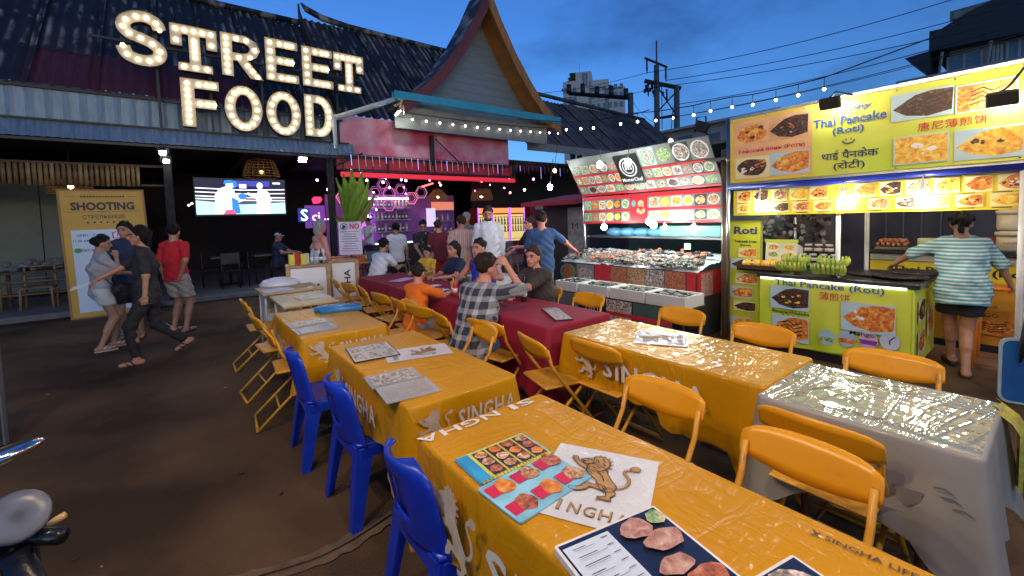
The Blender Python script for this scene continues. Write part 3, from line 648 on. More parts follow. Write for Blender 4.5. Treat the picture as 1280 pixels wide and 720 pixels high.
mb = MB(); mb.tube([(4.66, 10.95, 4.86), (4.3, 11.0, 4.7), (3.15, 11.35, 4.25)], .07, 6); mb.tube([(3.2, 11.3, 4.3), (3.2, 11.3, 3.5)], .05, 6); mb.build('downpipe', pm('pale_pipe', (.5, .55, .55), rough=.4), gp)
for j, (z0, z1) in enumerate(((4.52, 4.84), (4.2, 4.5))):
    mb = MB(); mb.box((7.6, 11.35-.03*j, (z0+z1)/2), (5.6, .04, z1-z0)); mb.build('fascia_board', pm('grey_board', (.24, .23, .21), rough=.7, var=.15, bump=.05), gp)
pink = pm('pink_sheet', (.62, .07, .13), rough=.5, vs=1.2, col2=(.75, .36, .40), thr=(.4, .62), bump=.02)
for x0, x1 in ((3.3, 6.06), (6.06, 9.0)):
    mb = MB(); mb.box(((x0+x1)/2, 11.75, 3.92), (x1-x0, .03, 1.12)); mb.build('sheet_panel', pink, gp)
mb = MB(); mb.box((6.2, 11.45, 3.36), (5.7, .05, .06)); mb.box((6.2, 11.45, 3.02), (5.7, .05, .05))
for x in (3.4, 4.6, 5.8, 6.04, 7.2, 8.4, 9.0): mb.box((x, 11.45, 3.2), (.04, .04, .36))
mb.tube([(6.1, 11.5, 4.05), (6.9, 11.5, 3.4)], .02, 4); mb.tube([(3.2, 11.4, 3.1), (3.9, 11.4, 3.45)], .025, 4); mb.box((6.05, 11.62, 3.7), (.1, .1, .9)); mb.build('canopy_frame', black, gp)
redsh = pm('red_sheet', (.5, .03, .05), rough=.45, var=.15, vs=3, bump=.02)
for i in range(6):
    mb = MB(); mb.box((3.75+i*.95, 11.6, 3.19), (.93, .02, .32), rot=Matrix.Rotation(R(6), 3, 'X')); mb.build('canopy_panel', redsh, gp)
mb = MB(); mb.box((6.2, 11.5, 2.9), (5.7, .10, .13), 0, .02); mb.build('red_fascia', glow('red_neon_board', (.85, .03, .05), .65), gp)
# hall to the far side: its roof and fascia
fh = thing('far_hall', 'lower hall with patched grey roof behind the seafood stall', 'building', (14, 12, 0))
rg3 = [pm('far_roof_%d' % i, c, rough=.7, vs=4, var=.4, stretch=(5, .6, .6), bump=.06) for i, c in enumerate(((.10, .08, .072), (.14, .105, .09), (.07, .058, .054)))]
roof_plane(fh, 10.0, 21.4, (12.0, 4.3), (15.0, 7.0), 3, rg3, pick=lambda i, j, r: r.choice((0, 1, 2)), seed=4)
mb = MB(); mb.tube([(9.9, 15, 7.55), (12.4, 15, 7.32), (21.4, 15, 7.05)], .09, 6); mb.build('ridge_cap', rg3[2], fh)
mb = MB(); mb.box((15.7, 11.9, 4.2), (11.4, .06, .28)); mb.build('fascia_board', pm('grey_board'), fh) if False else mb.build('fascia_board', _m['grey_board'], fh)
for x in (13, 16, 19): mb = MB(); mb.box((x, 12.2, 2.1), (.16, .16, 4.0), 0, .01); mb.build('post', dwood, fh)
mb = MB(); mb.box((15.7, 15.8, 2.1), (11.4, .1, 4.2)); mb.build('back_wall', dark, fh)
# ------------------------------------------------------------------ marquee letters STREET FOOD
warmb = glow('bulb_warm', (1, .78, .42), 9)
lface = pm('letter_face', (.62, .55, .42), rough=.5, var=.12, vs=5, bump=.03); lside = pm('letter_side', (.10, .065, .03), rough=.5)
sg = thing('marquee_sign', 'large cream letters studded with warm bulbs spelling STREET FOOD on the roof edge', 'sign', (1.6, 11.5, 3.8))
mb = MB(); mb.ell((0, 0, 0), .040, 8); bulbm = mb.mesh('bulb', warmb)
def stroke_outline(pts, w):
    l, r = [], []
    for i, p in enumerate(pts):
        a = V(pts[max(0, i-1)]); b = V(pts[min(len(pts)-1, i+1)]); t = (b-a).normalized(); nrm = V((-t.y, t.x))
        l.append(tuple(V(p)+nrm*w)); r.append(tuple(V(p)-nrm*w))
    return r+l[::-1]
def letter(ch, x0, x1, z0, z1, slope):
    w, h = x1-x0, z1-z0; t = .2
    fr = Fr((x0, 11.5, z0), (1, 0, slope), (0, 0, 1)); b = []
    line = lambda a, c, n: [(a[0]+(c[0]-a[0])*i/(n-1), a[1]+(c[1]-a[1])*i/(n-1)) for i in range(n)]
    if ch == 'S':
        pts = [(w*x, h*y) for x, y in ((.86, .70), (.80, .83), (.62, .90), (.42, .89), (.22, .80), (.16, .67), (.26, .56), (.48, .50), (.70, .43), (.84, .31), (.80, .17), (.62, .10), (.40, .10), (.20, .17), (.13, .32))]
        q = []
        for i in range(len(pts)-1):
            p0, p1, p2, p3 = V(pts[max(0, i-1)]), V(pts[i]), V(pts[i+1]), V(pts[min(len(pts)-1, i+2)])
            for t_ in (0, .25, .5, .75): w_ = .5*((2*p1)+(p2-p0)*t_+(2*p0-5*p1+4*p2-p3)*t_*t_+(3*p1-p0-3*p2+p3)*t_**3); q.append((w_.x, w_.y))
        out = [stroke_outline(q+[pts[-1]], .112)]; b = pts[::1]
    elif ch == 'T':
        c = w/2
        out = [[(0, h-.45), (.2, h-.45), (.2, h-t), (c-t/2, h-t), (c-t/2, t*.85), (c-.3, t*.85), (c-.3, 0), (c+.3, 0), (c+.3, t*.85), (c+t/2, t*.85), (c+t/2, h-t), (w-.2, h-t), (w-.2, h-.45), (w, h-.45), (w, h), (0, h)]]
        b = line((.1, h-.1), (w-.1, h-.1), 5)+[(.1, h-.33), (w-.1, h-.33)]+line((c, h-.3), (c, .3), 4)+line((c-.2, .09), (c+.2, .09), 3)
    elif ch == 'R':
        out = [[(0, 0), (.22, 0), (.22, h*.38), (.3, h*.38), (w-.26, 0), (w, 0), (w*.64, h*.42), (w*.85, h*.52), (w*.95, h*.7), (w*.86, h*.9), (w*.6, h), (0, h)],
               [(.22, h*.57), (.22, h*.82), (w*.55, h*.82), (w*.66, h*.77), (w*.7, h*.7), (w*.65, h*.61), (w*.52, h*.57)]]
        b = line((.11, .1), (.11, h-.1), 6)+[(w*.38, h-.09), (w*.62, h*.9), (w*.82, h*.7), (w*.7, h*.5), (w*.42, h*.47), (w*.62, h*.3), (w*.74, h*.18), (w*.86, h*.07)]
    elif ch == 'E':
        out = [[(0, 0), (w, 0), (w, t), (.22, t), (.22, h/2-t/2), (w*.86, h/2-t/2), (w*.86, h/2+t/2), (.22, h/2+t/2), (.22, h-t), (w, h-t), (w, h), (0, h)]]
        b = line((.11, .1), (.11, h-.1), 5)+[(w*x, y) for y in (.1, h/2, h-.1) for x in (.45, .66, .82)]
    elif ch == 'F':
        out = [[(0, 0), (.24, 0), (.24, h/2-t/2), (w*.9, h/2-t/2), (w*.9, h/2+t/2), (.24, h/2+t/2), (.24, h-t), (w, h-t), (w, h), (0, h)]]
        b = line((.12, .1), (.12, h-.1), 7)+[(w*x, y) for y in (h/2, h-.1) for x in (.48, .68, .86)]
    elif ch == 'O':
        out = [oval(w/2, h/2, w/2, h/2, 24), oval(w/2, h/2, w/2-.21, h/2-.2, 20)[::-1]]; b = oval(w/2, h/2, w/2-.105, h/2-.1, 14)
    elif ch == 'D':
        q = [(w*.5+w*.5*sin(a), h/2-h/2*cos(a)) for a in [pi*i/10 for i in range(11)]]; q2 = [(w*.48+(w*.52-.21)*sin(a), h/2-(h/2-.2)*cos(a)) for a in [pi*i/8 for i in range(9)]]
        out = [[(0, 0)]+q+[(0, h)], ([(.21, .2)]+q2+[(.21, h-.2)])[::-1]]
        b = line((.105, .1), (.105, h-.1), 6)+[(w*.5+(w*.5-.105)*sin(a), h/2-(h/2-.1)*cos(a)) for a in [pi*i/8 for i in range(9)]]
    mb = MB(); mb.prism(fr, out, -.16, 0, 0, 1); 
    for o in out:
        n = len(o)
        mb.add([fr.P(*p, 0.0) for p in o]+[fr.P(*p, .03) for p in o], [(i, (i+1) % n, n+(i+1) % n, n+i) for i in range(n)], 1)
    lo = mb.build('letter', [lface, lside], sg)
    for p in b:
        c = link('bulb', bulbm, lo); c.location = fr.P(*p, .02)-sg.location
for ch, x0, x1, z0, z1 in (('S', -.80, .0, 4.93, 6.0), ('T', .05, .86, 4.95, 5.90), ('R', .92, 1.72, 4.98, 5.92), ('E', 1.78, 2.48, 5.02, 6.0), ('E', 2.56, 3.28, 5.02, 5.98), ('T', 3.30, 4.06, 5.02, 5.98),
                           ('F', .16, .84, 3.78, 4.80), ('O', .92, 1.66, 3.78, 4.80), ('O', 1.73, 2.48, 3.76, 4.80), ('D', 2.56, 3.24, 3.80, 4.82)):
    letter(ch, x0, x1, z0, z1, 0)
mb = MB(); mb.box((1.4, 11.64, 5.4), (5.2, .05, .05)); mb.box((1.7, 11.64, 4.3), (3.6, .05, .05))
for x in (-.2, .7, 1.7, 2.6, 3.4): mb.box((x, 11.69, 4.75), (.05, .05, 2.3)); mb.tube([(x, 11.7, 5.2), (x, 12.8, 5.2)], .02, 4)
mb.build('sign_frame', black, sg)
# ------------------------------------------------------------------ floodlights under the awning
lampw = glow('lamp_white', (.9, .97, 1), 60)
def flood(label, p, aim, e=None, k_=1.0):
    t = thing('floodlight', label, 'lamp', p, 0, 'floodlights on the hall front'); P = V(p); d = V(aim).normalized()
    q = V((0, 0, 1)).rotation_difference(d).to_matrix(); 
    mb = MB(); mb.box(P, (.2*k_, .15*k_, .07), 0, .015, rot=q); mb.box(P-d*.07, (.2, .14, .05), 0, .01, rot=q); mb.tube([P-d*.05, P-d*.05+V((0, .12, .12)), P+V((0, .3, .25))], .015, 5); mb.build('housing', black, t)
    mb = MB(); mb.box(P+d*.047, (.17*k_, .12*k_, .008), rot=q); mb.build('lamp_panel', e or lampw, t)
flood('twin white floodlight on the post beside the shooting board, upper one', (-.2, 11.35, 3.2), (0, -.8, -.5), glow('lamp_white_b', (.9, .97, 1), 150), .62)
flood('twin white floodlight on the post beside the shooting board, lower one', (-.16, 11.3, 3.02), (.1, -.8, -.4), _m['lamp_white_b'], .55)
flood('white floodlight under the steel canopy right above the boxing screen', (2.42, 11.35, 3.22), (0, -.7, -.6), glow('lamp_white_c', (.93, 1, .95), 260))
flood('bluish floodlight tucked under the turquoise gutter', (4.72, 10.98, 4.55), (.5, -.3, -.75), glow('lamp_cyan', (.82, 1, .95), 190))
# ------------------------------------------------------------------ boxing screen
tv = thing('television', 'wide television showing two boxers in a ring', 'television', (1.2, 12.0, 1.9))
mb = MB(); mb.box((1.2, 12.02, 2.32), (1.86, .06, .9), 0, .015); mb.build('bezel', black, tv)
tf = Fr((.3, 11.98, 1.92), (1, 0, 0), (0, 0, 1)); w, h = 1.8, .8
def tvp(name, col, e, outs, d):
    mb = MB()
    for o in outs: mb.prism(tf, [[(x*w, y*h) for x, y in o]], d, d)
    mb.build(name, glow('tv_'+name+str(e), col, e), tv)
mb = MB(); mb.prism(tf, [rect(0, 0, w, h)], 0, 0); mb.build('screen', glow('tv_back', (.01, .012, .05), .6), tv)
tvp('ring_floor', (.42, .72, .88), 1.5, [[(0, 0), (1, 0), (1, .34), (.5, .28), (0, .40)]], .001)
tvp('crowd', (.10, .09, .13), .8, [[(0, .40), (.5, .28), (1, .34), (1, .52), (.5, .5), (0, .55)]], .0012)
tvp('ring_rope', (.9, .9, .9), 1.5, [[(0, y), (.5, y-.05), (1, y-.08+k), (1, y-.05+k), (.5, y-.02), (0, y+.03)] for y, k in ((.52, .03), (.63, .05), (.74, .06), (.44, .02))], .002)
tvp('banner', (.05, .06, .4), 1, [rect(.40, .82, .82, .98)], .0022); tvp('score_plate', (.9, .95, 1), 1.5, [rect(.47, .76, .55, .88), rect(.86, .9, .95, .95)], .003)
bd = [(.20, .0), (.34, .0), (.36, .28), (.44, .32), (.53, .42), (.54, .60), (.47, .62), (.42, .55), (.41, .72), (.36, .80), (.31, .80), (.25, .74), (.20, .55)]
tvp('boxer', (.95, .88, .9), 1.35, [bd, oval(.37, .86, .05, .1), [(.66, 0), (.80, 0), (.81, .30), (.84, .40), (.80, .66), (.74, .74), (.69, .72), (.66, .58), (.56, .64), (.55, .58), (.66, .44)], oval(.705, .84, .036, .1)], .004)
tvp('headguard', (.03, .22, .75), 1.2, [[(.30, .88), (.31, .98), (.38, 1.0), (.44, .95), (.45, .82), (.41, .76), (.40, .9)], oval(.50, .52, .05, .09), [(.38, .02), (.47, .02), (.45, .4), (.38, .5)]], .005)
tvp('trunks', (.75, .12, .25), 1.0, [[(.28, .0), (.42, .0), (.40, .14), (.31, .12)]], .006); tvp('belt', (.85, .9, .92), 1.3, [[(.67, .22), (.80, .22), (.79, .02), (.68, .02)]], .0055)
# rattan lamps
def rattan(label, p, r, h, e, cone=.55):
    t = thing('rattan_lamp', label, 'lamp', p, 0, 'woven rattan lamps in the hall')
    m = pm('rattan', (.34, .17, .06), rough=.6, var=.3, vs=20); mb = MB()
    for i in range(7):
        z = h*i/6; rr = r*(1-(1-cone)*(i/6)**1.5); mb.tube([V(p)+V((rr*cos(a), rr*sin(a), z)) for a in [2*pi*k/20 for k in range(20)]], .011, 4, closed=True)
    for k in range(20):
        a = 2*pi*k/20; mb.tube([V(p)+V((r*(1-(1-cone)*(i/6)**1.5)*cos(a), r*(1-(1-cone)*(i/6)**1.5)*sin(a), h*i/6)) for i in range(7)], .009, 4)
    s_ = mb.build('lamp_shade', m, t); tag(s_, kind='stuff')
    mb = MB(); mb.ell(V(p)+V((0, 0, h*.3)), .05, 8); mb.build('bulb', glow('rattan_bulb%g' % e, (1, .62, .25), e), t)
    mb = MB(); mb.tube([V(p)+V((0, 0, h)), V(p)+V((0, 0, 3.58-p[2]))], .008, 4); mb.build('cord', black, t)
rattan('wide woven rattan lamp glowing red over the shooting board', (-1.75, 12.6, 2.42), .36, .42, 14)
rattan('square woven rattan lamp hanging over the boxing screen', (1.75, 12.9, 2.9), .42, .42, 3, .7)
rattan('domed rattan lamp hanging over the bar', (6.7, 12.6, 2.28), .36, .36, 8, .3)
rattan('tapered red rattan lamp hanging beside the bar', (8.35, 12.5, 2.30), .38, .36, 10, .8)
# ------------------------------------------------------------------ shooting board
sb = thing('sign_board', 'tall yellow SHOOTING board in a wooden frame standing on the pavement edge', 'sign', (-1.2, 11.2, 0))
yb = pm('board_yellow', (.62, .33, .03), rough=.5, var=.06, bump=.01)
sx, sy_ = V((1, -.02, .008)), V((-.035, .10, 1)); sf = Fr((-1.66, 11.12, .03), sx, sy_); w, h = 1.16, 2.36
mb = MB(); mb.prism(sf, [rect(0, 0, w, h)], -.05, 0); mb.build('board', yb, sb)
mb = MB()
for o in (rect(-.03, -.03, 0, h+.03), rect(w, -.03, w+.03, h+.03), rect(0, h, w, h+.03), rect(0, -.03, w, 0)): mb.prism(sf, [o], -.06, .012)
mb.tube([sf.P(.1, .1, -.05), (-1.5, 11.7, 0)], .02, 4); mb.tube([sf.P(1.06, .1, -.05), (-.6, 11.7, 0)], .02, 4); mb.build('frame', pm('frame_orange', (.35, .15, .02), rough=.5), sb)
mb = MB(); mb.prism(sf, [rect(.1, .08, w-.05, 1.62)], .003, .003); mb.build('panel', pm('board_pale', (.62, .70, .74), rough=.5, var=.08, vs=1.5, bump=0), sb)
mb = MB(); put(mb, sf, 'SHOOTING', .58, 2.07, w=.9, h=.16, off=.045); put(mb, sf, 'СТРЕЛЬБИЩЕ', .58, 1.86, w=.6, h=.085, off=.01); put(mb, sf, 'RANGE', .58, 1.965, w=.15, h=.028)
for u0, u1 in ((.06, .45), (.70, 1.1)): mb.prism(sf, [rect(u0, 1.963, u1, 1.969)], .004, .004)
for i in range(6): mb.prism(sf, [rect(.33+i*.09, 1.745, .36+i*.09, 1.775)], .004, .004)
for i in range(15): mb.prism(sf, [rect(.28+i*.042, 2.24, .31+i*.042, 2.27)], .004, .004)
for u0, u1 in ((.08, .2), (.95, 1.07)): mb.prism(sf, [rect(u0, 2.25, u1, 2.256)], .004, .004)
tag(mb.build('lettering', inkb, sb), kind='stuff')
mb = MB(); put(mb, sf, 'OPEN - CLOSE', .37, 1.52, w=.40, h=.05, d=.006, off=.01); put(mb, sf, '11.00 AM - 02.00 AM', .37, 1.42, w=.5, h=.045, d=.006, off=.01); put(mb, sf, '065 009 8484', .42, 1.24, w=.40, h=.05, d=.006, off=.012); tag(mb.build('opening_hours', ink, sb), kind='stuff')
mb = MB(); mb.prism(sf, [oval(.17, 1.24, .055, .045)], .006, .006); mb.build('phone_badge', pm('badge_green', (.05, .35, .05), bump=0), sb)
mb = MB(); mb.prism(sf, [rrect(.66, 1.44, 1.0, 1.57, .02)], .006, .006); mb.prism(sf, [rrect(.63, 1.33, .9, 1.41, .02)], .006, .006); mb.build('price_box', inkr, sb)
mb = MB(); mb.prism(sf, [rrect(.68, 1.455, .98, 1.555, .02)], .008, .008); mb.prism(sf, [rrect(.65, 1.345, .88, 1.395, .02)], .008, .008); mb.build('price_inset', paper, sb)
mb = MB(); put(mb, sf, 'FREE', .83, 1.505, w=.2, h=.05, d=.01, off=.01); mb.build('price_lettering', inkr, sb)
mb = MB()
for k, (u, v_, r) in enumerate(((.8, 1.2, .10), (.95, 1.24, .09), (.45, .45, .22), (.75, .4, .2))): mb.prism(sf, [oval(u, v_, r, r*.5, 14)], .006, .006)
mb.prism(sf, [[(.30, .72), (.62, .92), (.64, .87), (.34, .68)]], .006, .006); tag(mb.build('printed_target', pm('print_grey', (.3, .36, .4), var=.3, vs=9, bump=0), sb), kind='stuff')
# bay furniture behind the board
bt = thing('bamboo_table', 'bamboo table heaped with cloth and gear in front of the pale green wall', 'table', (-2.35, 12.9, .12))
mb = MB(); mb.box((-2.35, 12.9, .84), (1.1, .7, .05)); mb.build('tabletop', dwood, bt)
for x in (-2.85, -1.85):
    for y in (12.6, 13.2):
        mb = MB(); mb.tube([(x, y, .12), (x, y, .82)], .035, 6); mb.build('leg', bam[1], bt)
mb = MB(); mb.tube([(-2.85, 12.6, .4), (-1.85, 12.6, .4)], .025, 5); mb.tube([(-2.85, 12.6, .65), (-1.85, 12.6, .65)], .025, 5); mb.build('stretcher', bam[0], bt)
mb = MB(); rg = random.Random(2)
for i in range(26): mb.ell((-2.35+rg.uniform(-.42, .42), 12.85+rg.uniform(-.22, .22), .90+.14*rg.random()), (rg.uniform(.06, .14), rg.uniform(.06, .1), rg.uniform(.04, .08)), 7)
mb.build('cloth_heap', pm('grey_cloth', (.2, .18, .17), rough=.9, vs=12, var=.5, bump=.2), None, label='heap of grey and white cloth bundles on the bamboo table', cat='cloth')
def bamboo_chair(label, x, y):
    t = thing('bamboo_chair', label, 'chair', (x, y, .12), 0, 'bamboo chairs in the shooting bay')
    for dx in (-.22, .22):
        for dy in (-.2, .2): mb = MB(); mb.tube([(x+dx, y+dy, .12), (x+dx*.95, y+dy, .55 if dy < 0 else 1.0)], .024, 5); mb.build('leg', bam[1], t)
    mb = MB(); mb.box((x, y, .55), (.46, .44, .04), 0, .01); mb.build('seat', bam[0], t)
    for z in (.72, .84, .95): mb = MB(); mb.tube([(x-.22, y+.2, z), (x+.22, y+.2, z)], .02, 5); mb.build('slat', bam[1], t)
bamboo_chair('bamboo chair pushed under the heaped bamboo table', -2.3, 12.45)
bb = thing('barrel', 'dark blue plastic barrel at the picture edge by the bay', 'barrel', (-3.35, 12.4, .12))
mb = MB(); mb.lathe([(.28, 0), (.3, .05), (.3, .42), (.315, .45), (.3, .48), (.3, .85), (.26, .95), (.24, .96)], (-3.35, 12.4, .12), 16); mb.build('drum', pm('blue_plastic_dark', (.015, .025, .2), rough=.4), bb)
mb = MB(); mb.lathe([(.25, 0), (.25, .03), (.2, .05)], (-3.35, 12.4, 1.08), 14); mb.build('lid', black, bb)
# dark café tables inside
def cafe(label, x, y, ch=True):
    t = thing('cafe_table', label, 'table', (x, y, .12), 0, 'dark tables inside the hall')
    mb = MB(); mb.box((x, y, .86), (.8, .7, .035), 0, .01); mb.build('tabletop', pm('grey_top', (.16, .16, .17), rough=.3), t)
    mb = MB(); mb.tube([(x, y, .12), (x, y, .84)], .035, 6); mb.build('pedestal', black, t)
    mb = MB(); mb.box((x, y, .14), (.5, .5, .03)); mb.build('foot_plate', black, t)
cafe('dark table inside under the boxing screen, nearer the post', .95, 13.2); cafe('dark table inside, by the seated man in the white cap', 1.85, 13.0)
def dchair(label, x, y, rz):
    t = thing('dark_chair', label, 'chair', (x, y, .12), rz, 'dark chairs inside the hall')
    M = Matrix.Translation((x, y, .12)) @ Matrix.Rotation(rz, 4, 'Z')
    parts = []
    mb = MB(); mb.box((0, 0, .45), (.42, .42, .03), 0, .01); parts.append(('seat', mb))
    mb = MB(); mb.box((0, -.19, .74), (.4, .03, .28), 0, .01); parts.append(('backrest', mb))
    for dx in (-.18, .18):
        for dy in (-.18, .18): mb = MB(); mb.tube([(dx, dy, 0), (dx, dy, .45 if dy > 0 else .85)], .016, 5); parts.append(('leg', mb))
    for n, mb in parts: link(n, mb.mesh(n, black), t)
dchair('dark chair inside, beside the table nearer the post', .55, 13.3, R(-90)); dchair('dark chair inside between the two dark tables', 1.4, 12.8, R(-70)); dchair('dark chair inside with its back to the road', .9, 12.55, 0)
# ------------------------------------------------------------------ bar
bar = thing('bar_counter', 'dark bar with a glowing white counter edge', 'bar', (6.3, 12.6, .12))
mb = MB(); mb.box((6.4, 12.7, .55), (4.0, .6, .86), 0, .02); mb.build('front', pm('bar_front', (.04, .02, .02), rough=.4), bar)
mb = MB(); mb.box((6.4, 12.65, 1.0), (4.1, .75, .04)); mb.build('counter', pm('counter_pale', (.6, .66, .68), rough=.2), bar)
mb = MB(); mb.box((5.4, 12.26, 1.0), (1.9, .02, .035)); mb.build('light_strip', glow('strip_cyan', (.7, 1, .95), 5), bar)
mb = MB(); mb.box((7.4, 12.26, 1.0), (2.0, .02, .035)); mb.build('light_strip', glow('strip_pink', (1, .3, .7), 14), bar)
bs = thing('back_bar', 'lit back bar with glass shelves full of bottles', 'shelf', (6.0, 14.0, .12))
mb = MB(); mb.box((5.9, 14.2, 1.35), (4.6, .06, 2.4)); mb.build('back_panel', pm('purple_panel', (.28, .08, .34), rough=.5, var=.4, vs=2), bs)
mb = MB(); mb.box((5.5, 14.0, 2.42), (1.6, .05, .05)); mb.build('light_strip', glow('strip_white', (.85, .92, 1), 8), bs)
mb = MB(); mb.box((4.85, 14.0, 1.7), (.05, .05, 1.3)); mb.build('light_strip', glow('strip_violet', (.6, .3, 1), 26), bs)
for z in (1.3, 1.7, 2.1):
    mb = MB(); mb.box((5.6, 14.05, z), (1.5, .25, .03)); mb.build('shelf', steel, bs)
    mb = MB(); mb.box((7.6, 14.05, z-.1), (.9, .25, .03)); mb.build('shelf', steel, bs)
mb = MB(); mb.box((7.6, 13.95, 2.15), (.9, .04, .3)); mb.build('sign_plate', glow('plate_orange', (.7, .2, .12), 1), bs)
mb = MB(); mb.box((7.1, 13.92, 1.75), (.35, .03, .65)); mb.build('light_panel', glow('panel_lilac', (.6, .5, .75), 1.1), bs)
bc = [((.12, .05, .02), .1), ((.04, .12, .05), .1), ((.5, .5, .45), .15), ((.35, .2, .05), .1), ((.05, .12, .25), .1), ((.6, .55, .1), .2)]
bmats = [pm('bottle_%d' % i, c, rough=.12, var=0, bump=0, coat=.5) for i, (c, _) in enumerate(bc)]
def bottle_mesh(m, s=1.0, cap=None):
    mb = MB(); mb.lathe([(.034*s, 0), (.037*s, .02*s), (.037*s, .17*s), (.028*s, .20*s), (.013*s, .235*s), (.013*s, .29*s)], n=8); mb.lathe([(.015*s, .285*s), (.015*s, .31*s)], n=8, mi=1); mb.lathe([(.038*s, .06*s), (.038*s, .13*s)], n=8, mi=2); return mb.mesh('bottle', [m, cap or inkb, paper])
bms = [bottle_mesh(m) for m in bmats]; rg = random.Random(4)
for z in (1.315, 1.715, 2.115):
    for i in range(11): link('bottle', rg.choice(bms), None, 'liquor bottle standing in the row on the lit back bar shelves', 'bottle', 'bottles on the back bar shelves', loc=(4.98+i*.125, 14.05+rg.uniform(-.04, .04), z))
for i in range(7): link('bottle', rg.choice(bms), None, 'small bottle on the shelves behind the orange sign plate', 'bottle', 'bottles on the far back bar shelves', loc=(7.28+i*.11, 14.02, 1.615 if i % 2 else 1.215))
for i, (x, y) in enumerate(((4.75, 12.5), (4.95, 12.45), (5.05, 12.6), (5.85, 12.45), (6.0, 12.55), (6.12, 12.5), (6.3, 12.45), (6.45, 12.6), (7.0, 12.5), (7.15, 12.45), (7.28, 12.5), (7.4, 12.52))):
    link('bottle', rg.choice(bms), None, 'liquor bottle standing along the glowing bar counter', 'bottle', 'bottles on the bar counter', loc=(x, y, 1.02))
# neon hexagons
hexn = [(3.75, 2.38, 2), (4.63, 2.2, 0), (4.7, 2.53, 0), (5.12, 2.5, 1), (5.1, 2.15, 1), (5.5, 2.62, 0), (5.45, 2.2, 0), (5.85, 2.36, 2), (6.2, 2.55, 3), (4.35, 2.1, 0), (4.95, 2.78, 0)]
hm_ = [glow('neon_violet', (.34, .08, .45), .7), glow('neon_pink', (.9, .2, .5), .9), glow('neon_red', (1, .2, .3), 1.2), glow('neon_rose', (.6, .28, .3), .9)]
hl = ['dim violet', 'bright pink', 'red', 'pale rose']
for i, (x, z, k) in enumerate(hexn):
    t = thing('hexagon_lamp', f'{hl[k]} neon hexagon hanging over the bar in the honeycomb', 'lamp', (x, 12.75, z), 0, 'neon hexagons over the bar')
    mb = MB(); mb.tube([(x+.2*cos(pi/3*j), 12.75, z+.2*sin(pi/3*j)) for j in range(6)], .013, 5, closed=True, sm=False); mb.build('tube', hm_[k], t)
    mb = MB(); mb.tube([(x+.14*cos(pi/3*j), 12.78, z+.14*sin(pi/3*j)) for j in range(6)], .008, 4, closed=True, sm=False); mb.build('inner_tube', hm_[(k+1) % 2], t)
    mb = MB(); mb.tube([(x, 12.75, z+.17), (x, 12.75, 3.58)], .005, 3); mb.build('hanger', black, t)
for i, (x, z, a, b) in enumerate(((4.05, 2.75, .45, .2), (6.35, 2.78, .4, .12))):
    mb = MB(); mb.tube([(x-a/2, 12.6, z-b/2), (x+a/2, 12.6, z+b/2)], .025, 5); mb.build('neon_tube', glow('neon_scarlet', (1, .1, .08), 5), None, label=('slanting red neon tube above the plant' if i == 0 else 'slanting red neon tube beyond the hexagons'), cat='lamp')
for i, (x, z) in enumerate(((4.5, 2.9), (5.0, 2.85), (5.6, 2.95), (5.75, 2.93), (5.2, 2.7), (4.75, 2.02))):
    mb = MB(); mb.ell((x, 12.9, z), .035, 7); mb.build('spot_lamp', glow('spot_white' if i < 5 else 'spot_blue', (.9, .85, 1) if i < 5 else (.3, .3, 1), 18), None, label='tiny spot lamp glinting under the ceiling over the bar' if i < 5 else 'tiny blue spot lamp under the hexagons', cat='lamp', group='spot lamps over the bar' if i < 5 else None)
rg = random.Random(15)
for i in range(26):
    x, y, z = rg.uniform(3.4, 11.5), rg.uniform(13, 17), rg.uniform(2.5, 3.4); mb = MB(); mb.ell((0, 0, 0), .03 if i % 3 else .045, 6); k = i % 4
    mb.build('party_lamp', glow('party_%d' % k, ((1, .15, .6), (.5, .2, 1), (1, .12, .12), (.95, .8, .9))[k], 26), None, label=['tiny pink party lamp in the dark ceiling over the bar', 'tiny violet party lamp in the dark ceiling over the bar', 'tiny red party lamp in the dark ceiling over the bar', 'tiny pale party lamp in the dark ceiling over the bar'][k], cat='lamp', group=['pink', 'violet', 'red', 'pale'][k]+' party lamps over the bar', loc=(x, y, z))
for i, (x, z, w, h, c) in enumerate(((6.9, 1.85, .7, .4, (.9, .2, .5)), (8.2, 2.3, .6, .25, (.8, .1, .12)), (3.9, 1.9, .5, .5, (.35, .1, .7)), (8.9, 1.6, .35, .7, (.9, .5, .2)))):
    mb = MB(); mb.box((x, 16.5, z), (w*1.6, .05, h*1.6), 0, .01); mb.build('light_box', glow('lightbox_%d' % i, c, .45), None, label=['pink light box deep behind the bar', 'red light box under the far ceiling', 'violet light box behind the plant', 'amber light box near the fridges'][i], cat='light box')
ns = thing('neon_sign', 'small neon Sc lettering on a blue square deep in the hall', 'sign', (3.0, 13.0, 1.8))
nf = Fr((2.62, 12.98, 1.72), (1, 0, 0), (0, 0, 1)); mb = MB(); mb.prism(nf, [rect(-.04, -.02, .26, .36)], -.02, 0); mb.build('panel', glow('neon_panel', (.02, .04, .3), .8), ns)
mb = MB(); put(mb, nf, 'S', .12, .17, h=.32, off=.01); mb.build('letter', glow('neon_ice', (.8, .9, 1), 3), ns)
mb = MB(); put(mb, nf, 'ci', .42, .12, h=.24, off=.01); put(mb, nf, '..', .7, .04, h=.05, off=.01); mb.build('letter', glow('neon_rose2', (1, .5, .7), 2.5), ns)
mb = MB(); mb.prism(Fr((3.0, 13.0, 2.2), (1, 0, 0), (0, 0, 1)), [[(0, 0), (.16, .02), (.24, .12), (.2, .2), (.02, .2), (-.04, .12)]], -.03, 0); mb.build('heart_lamp', glow('heart_red', (.8, .03, .12), 1.8), None, label='red neon heart glowing above the small neon lettering', cat='lamp')
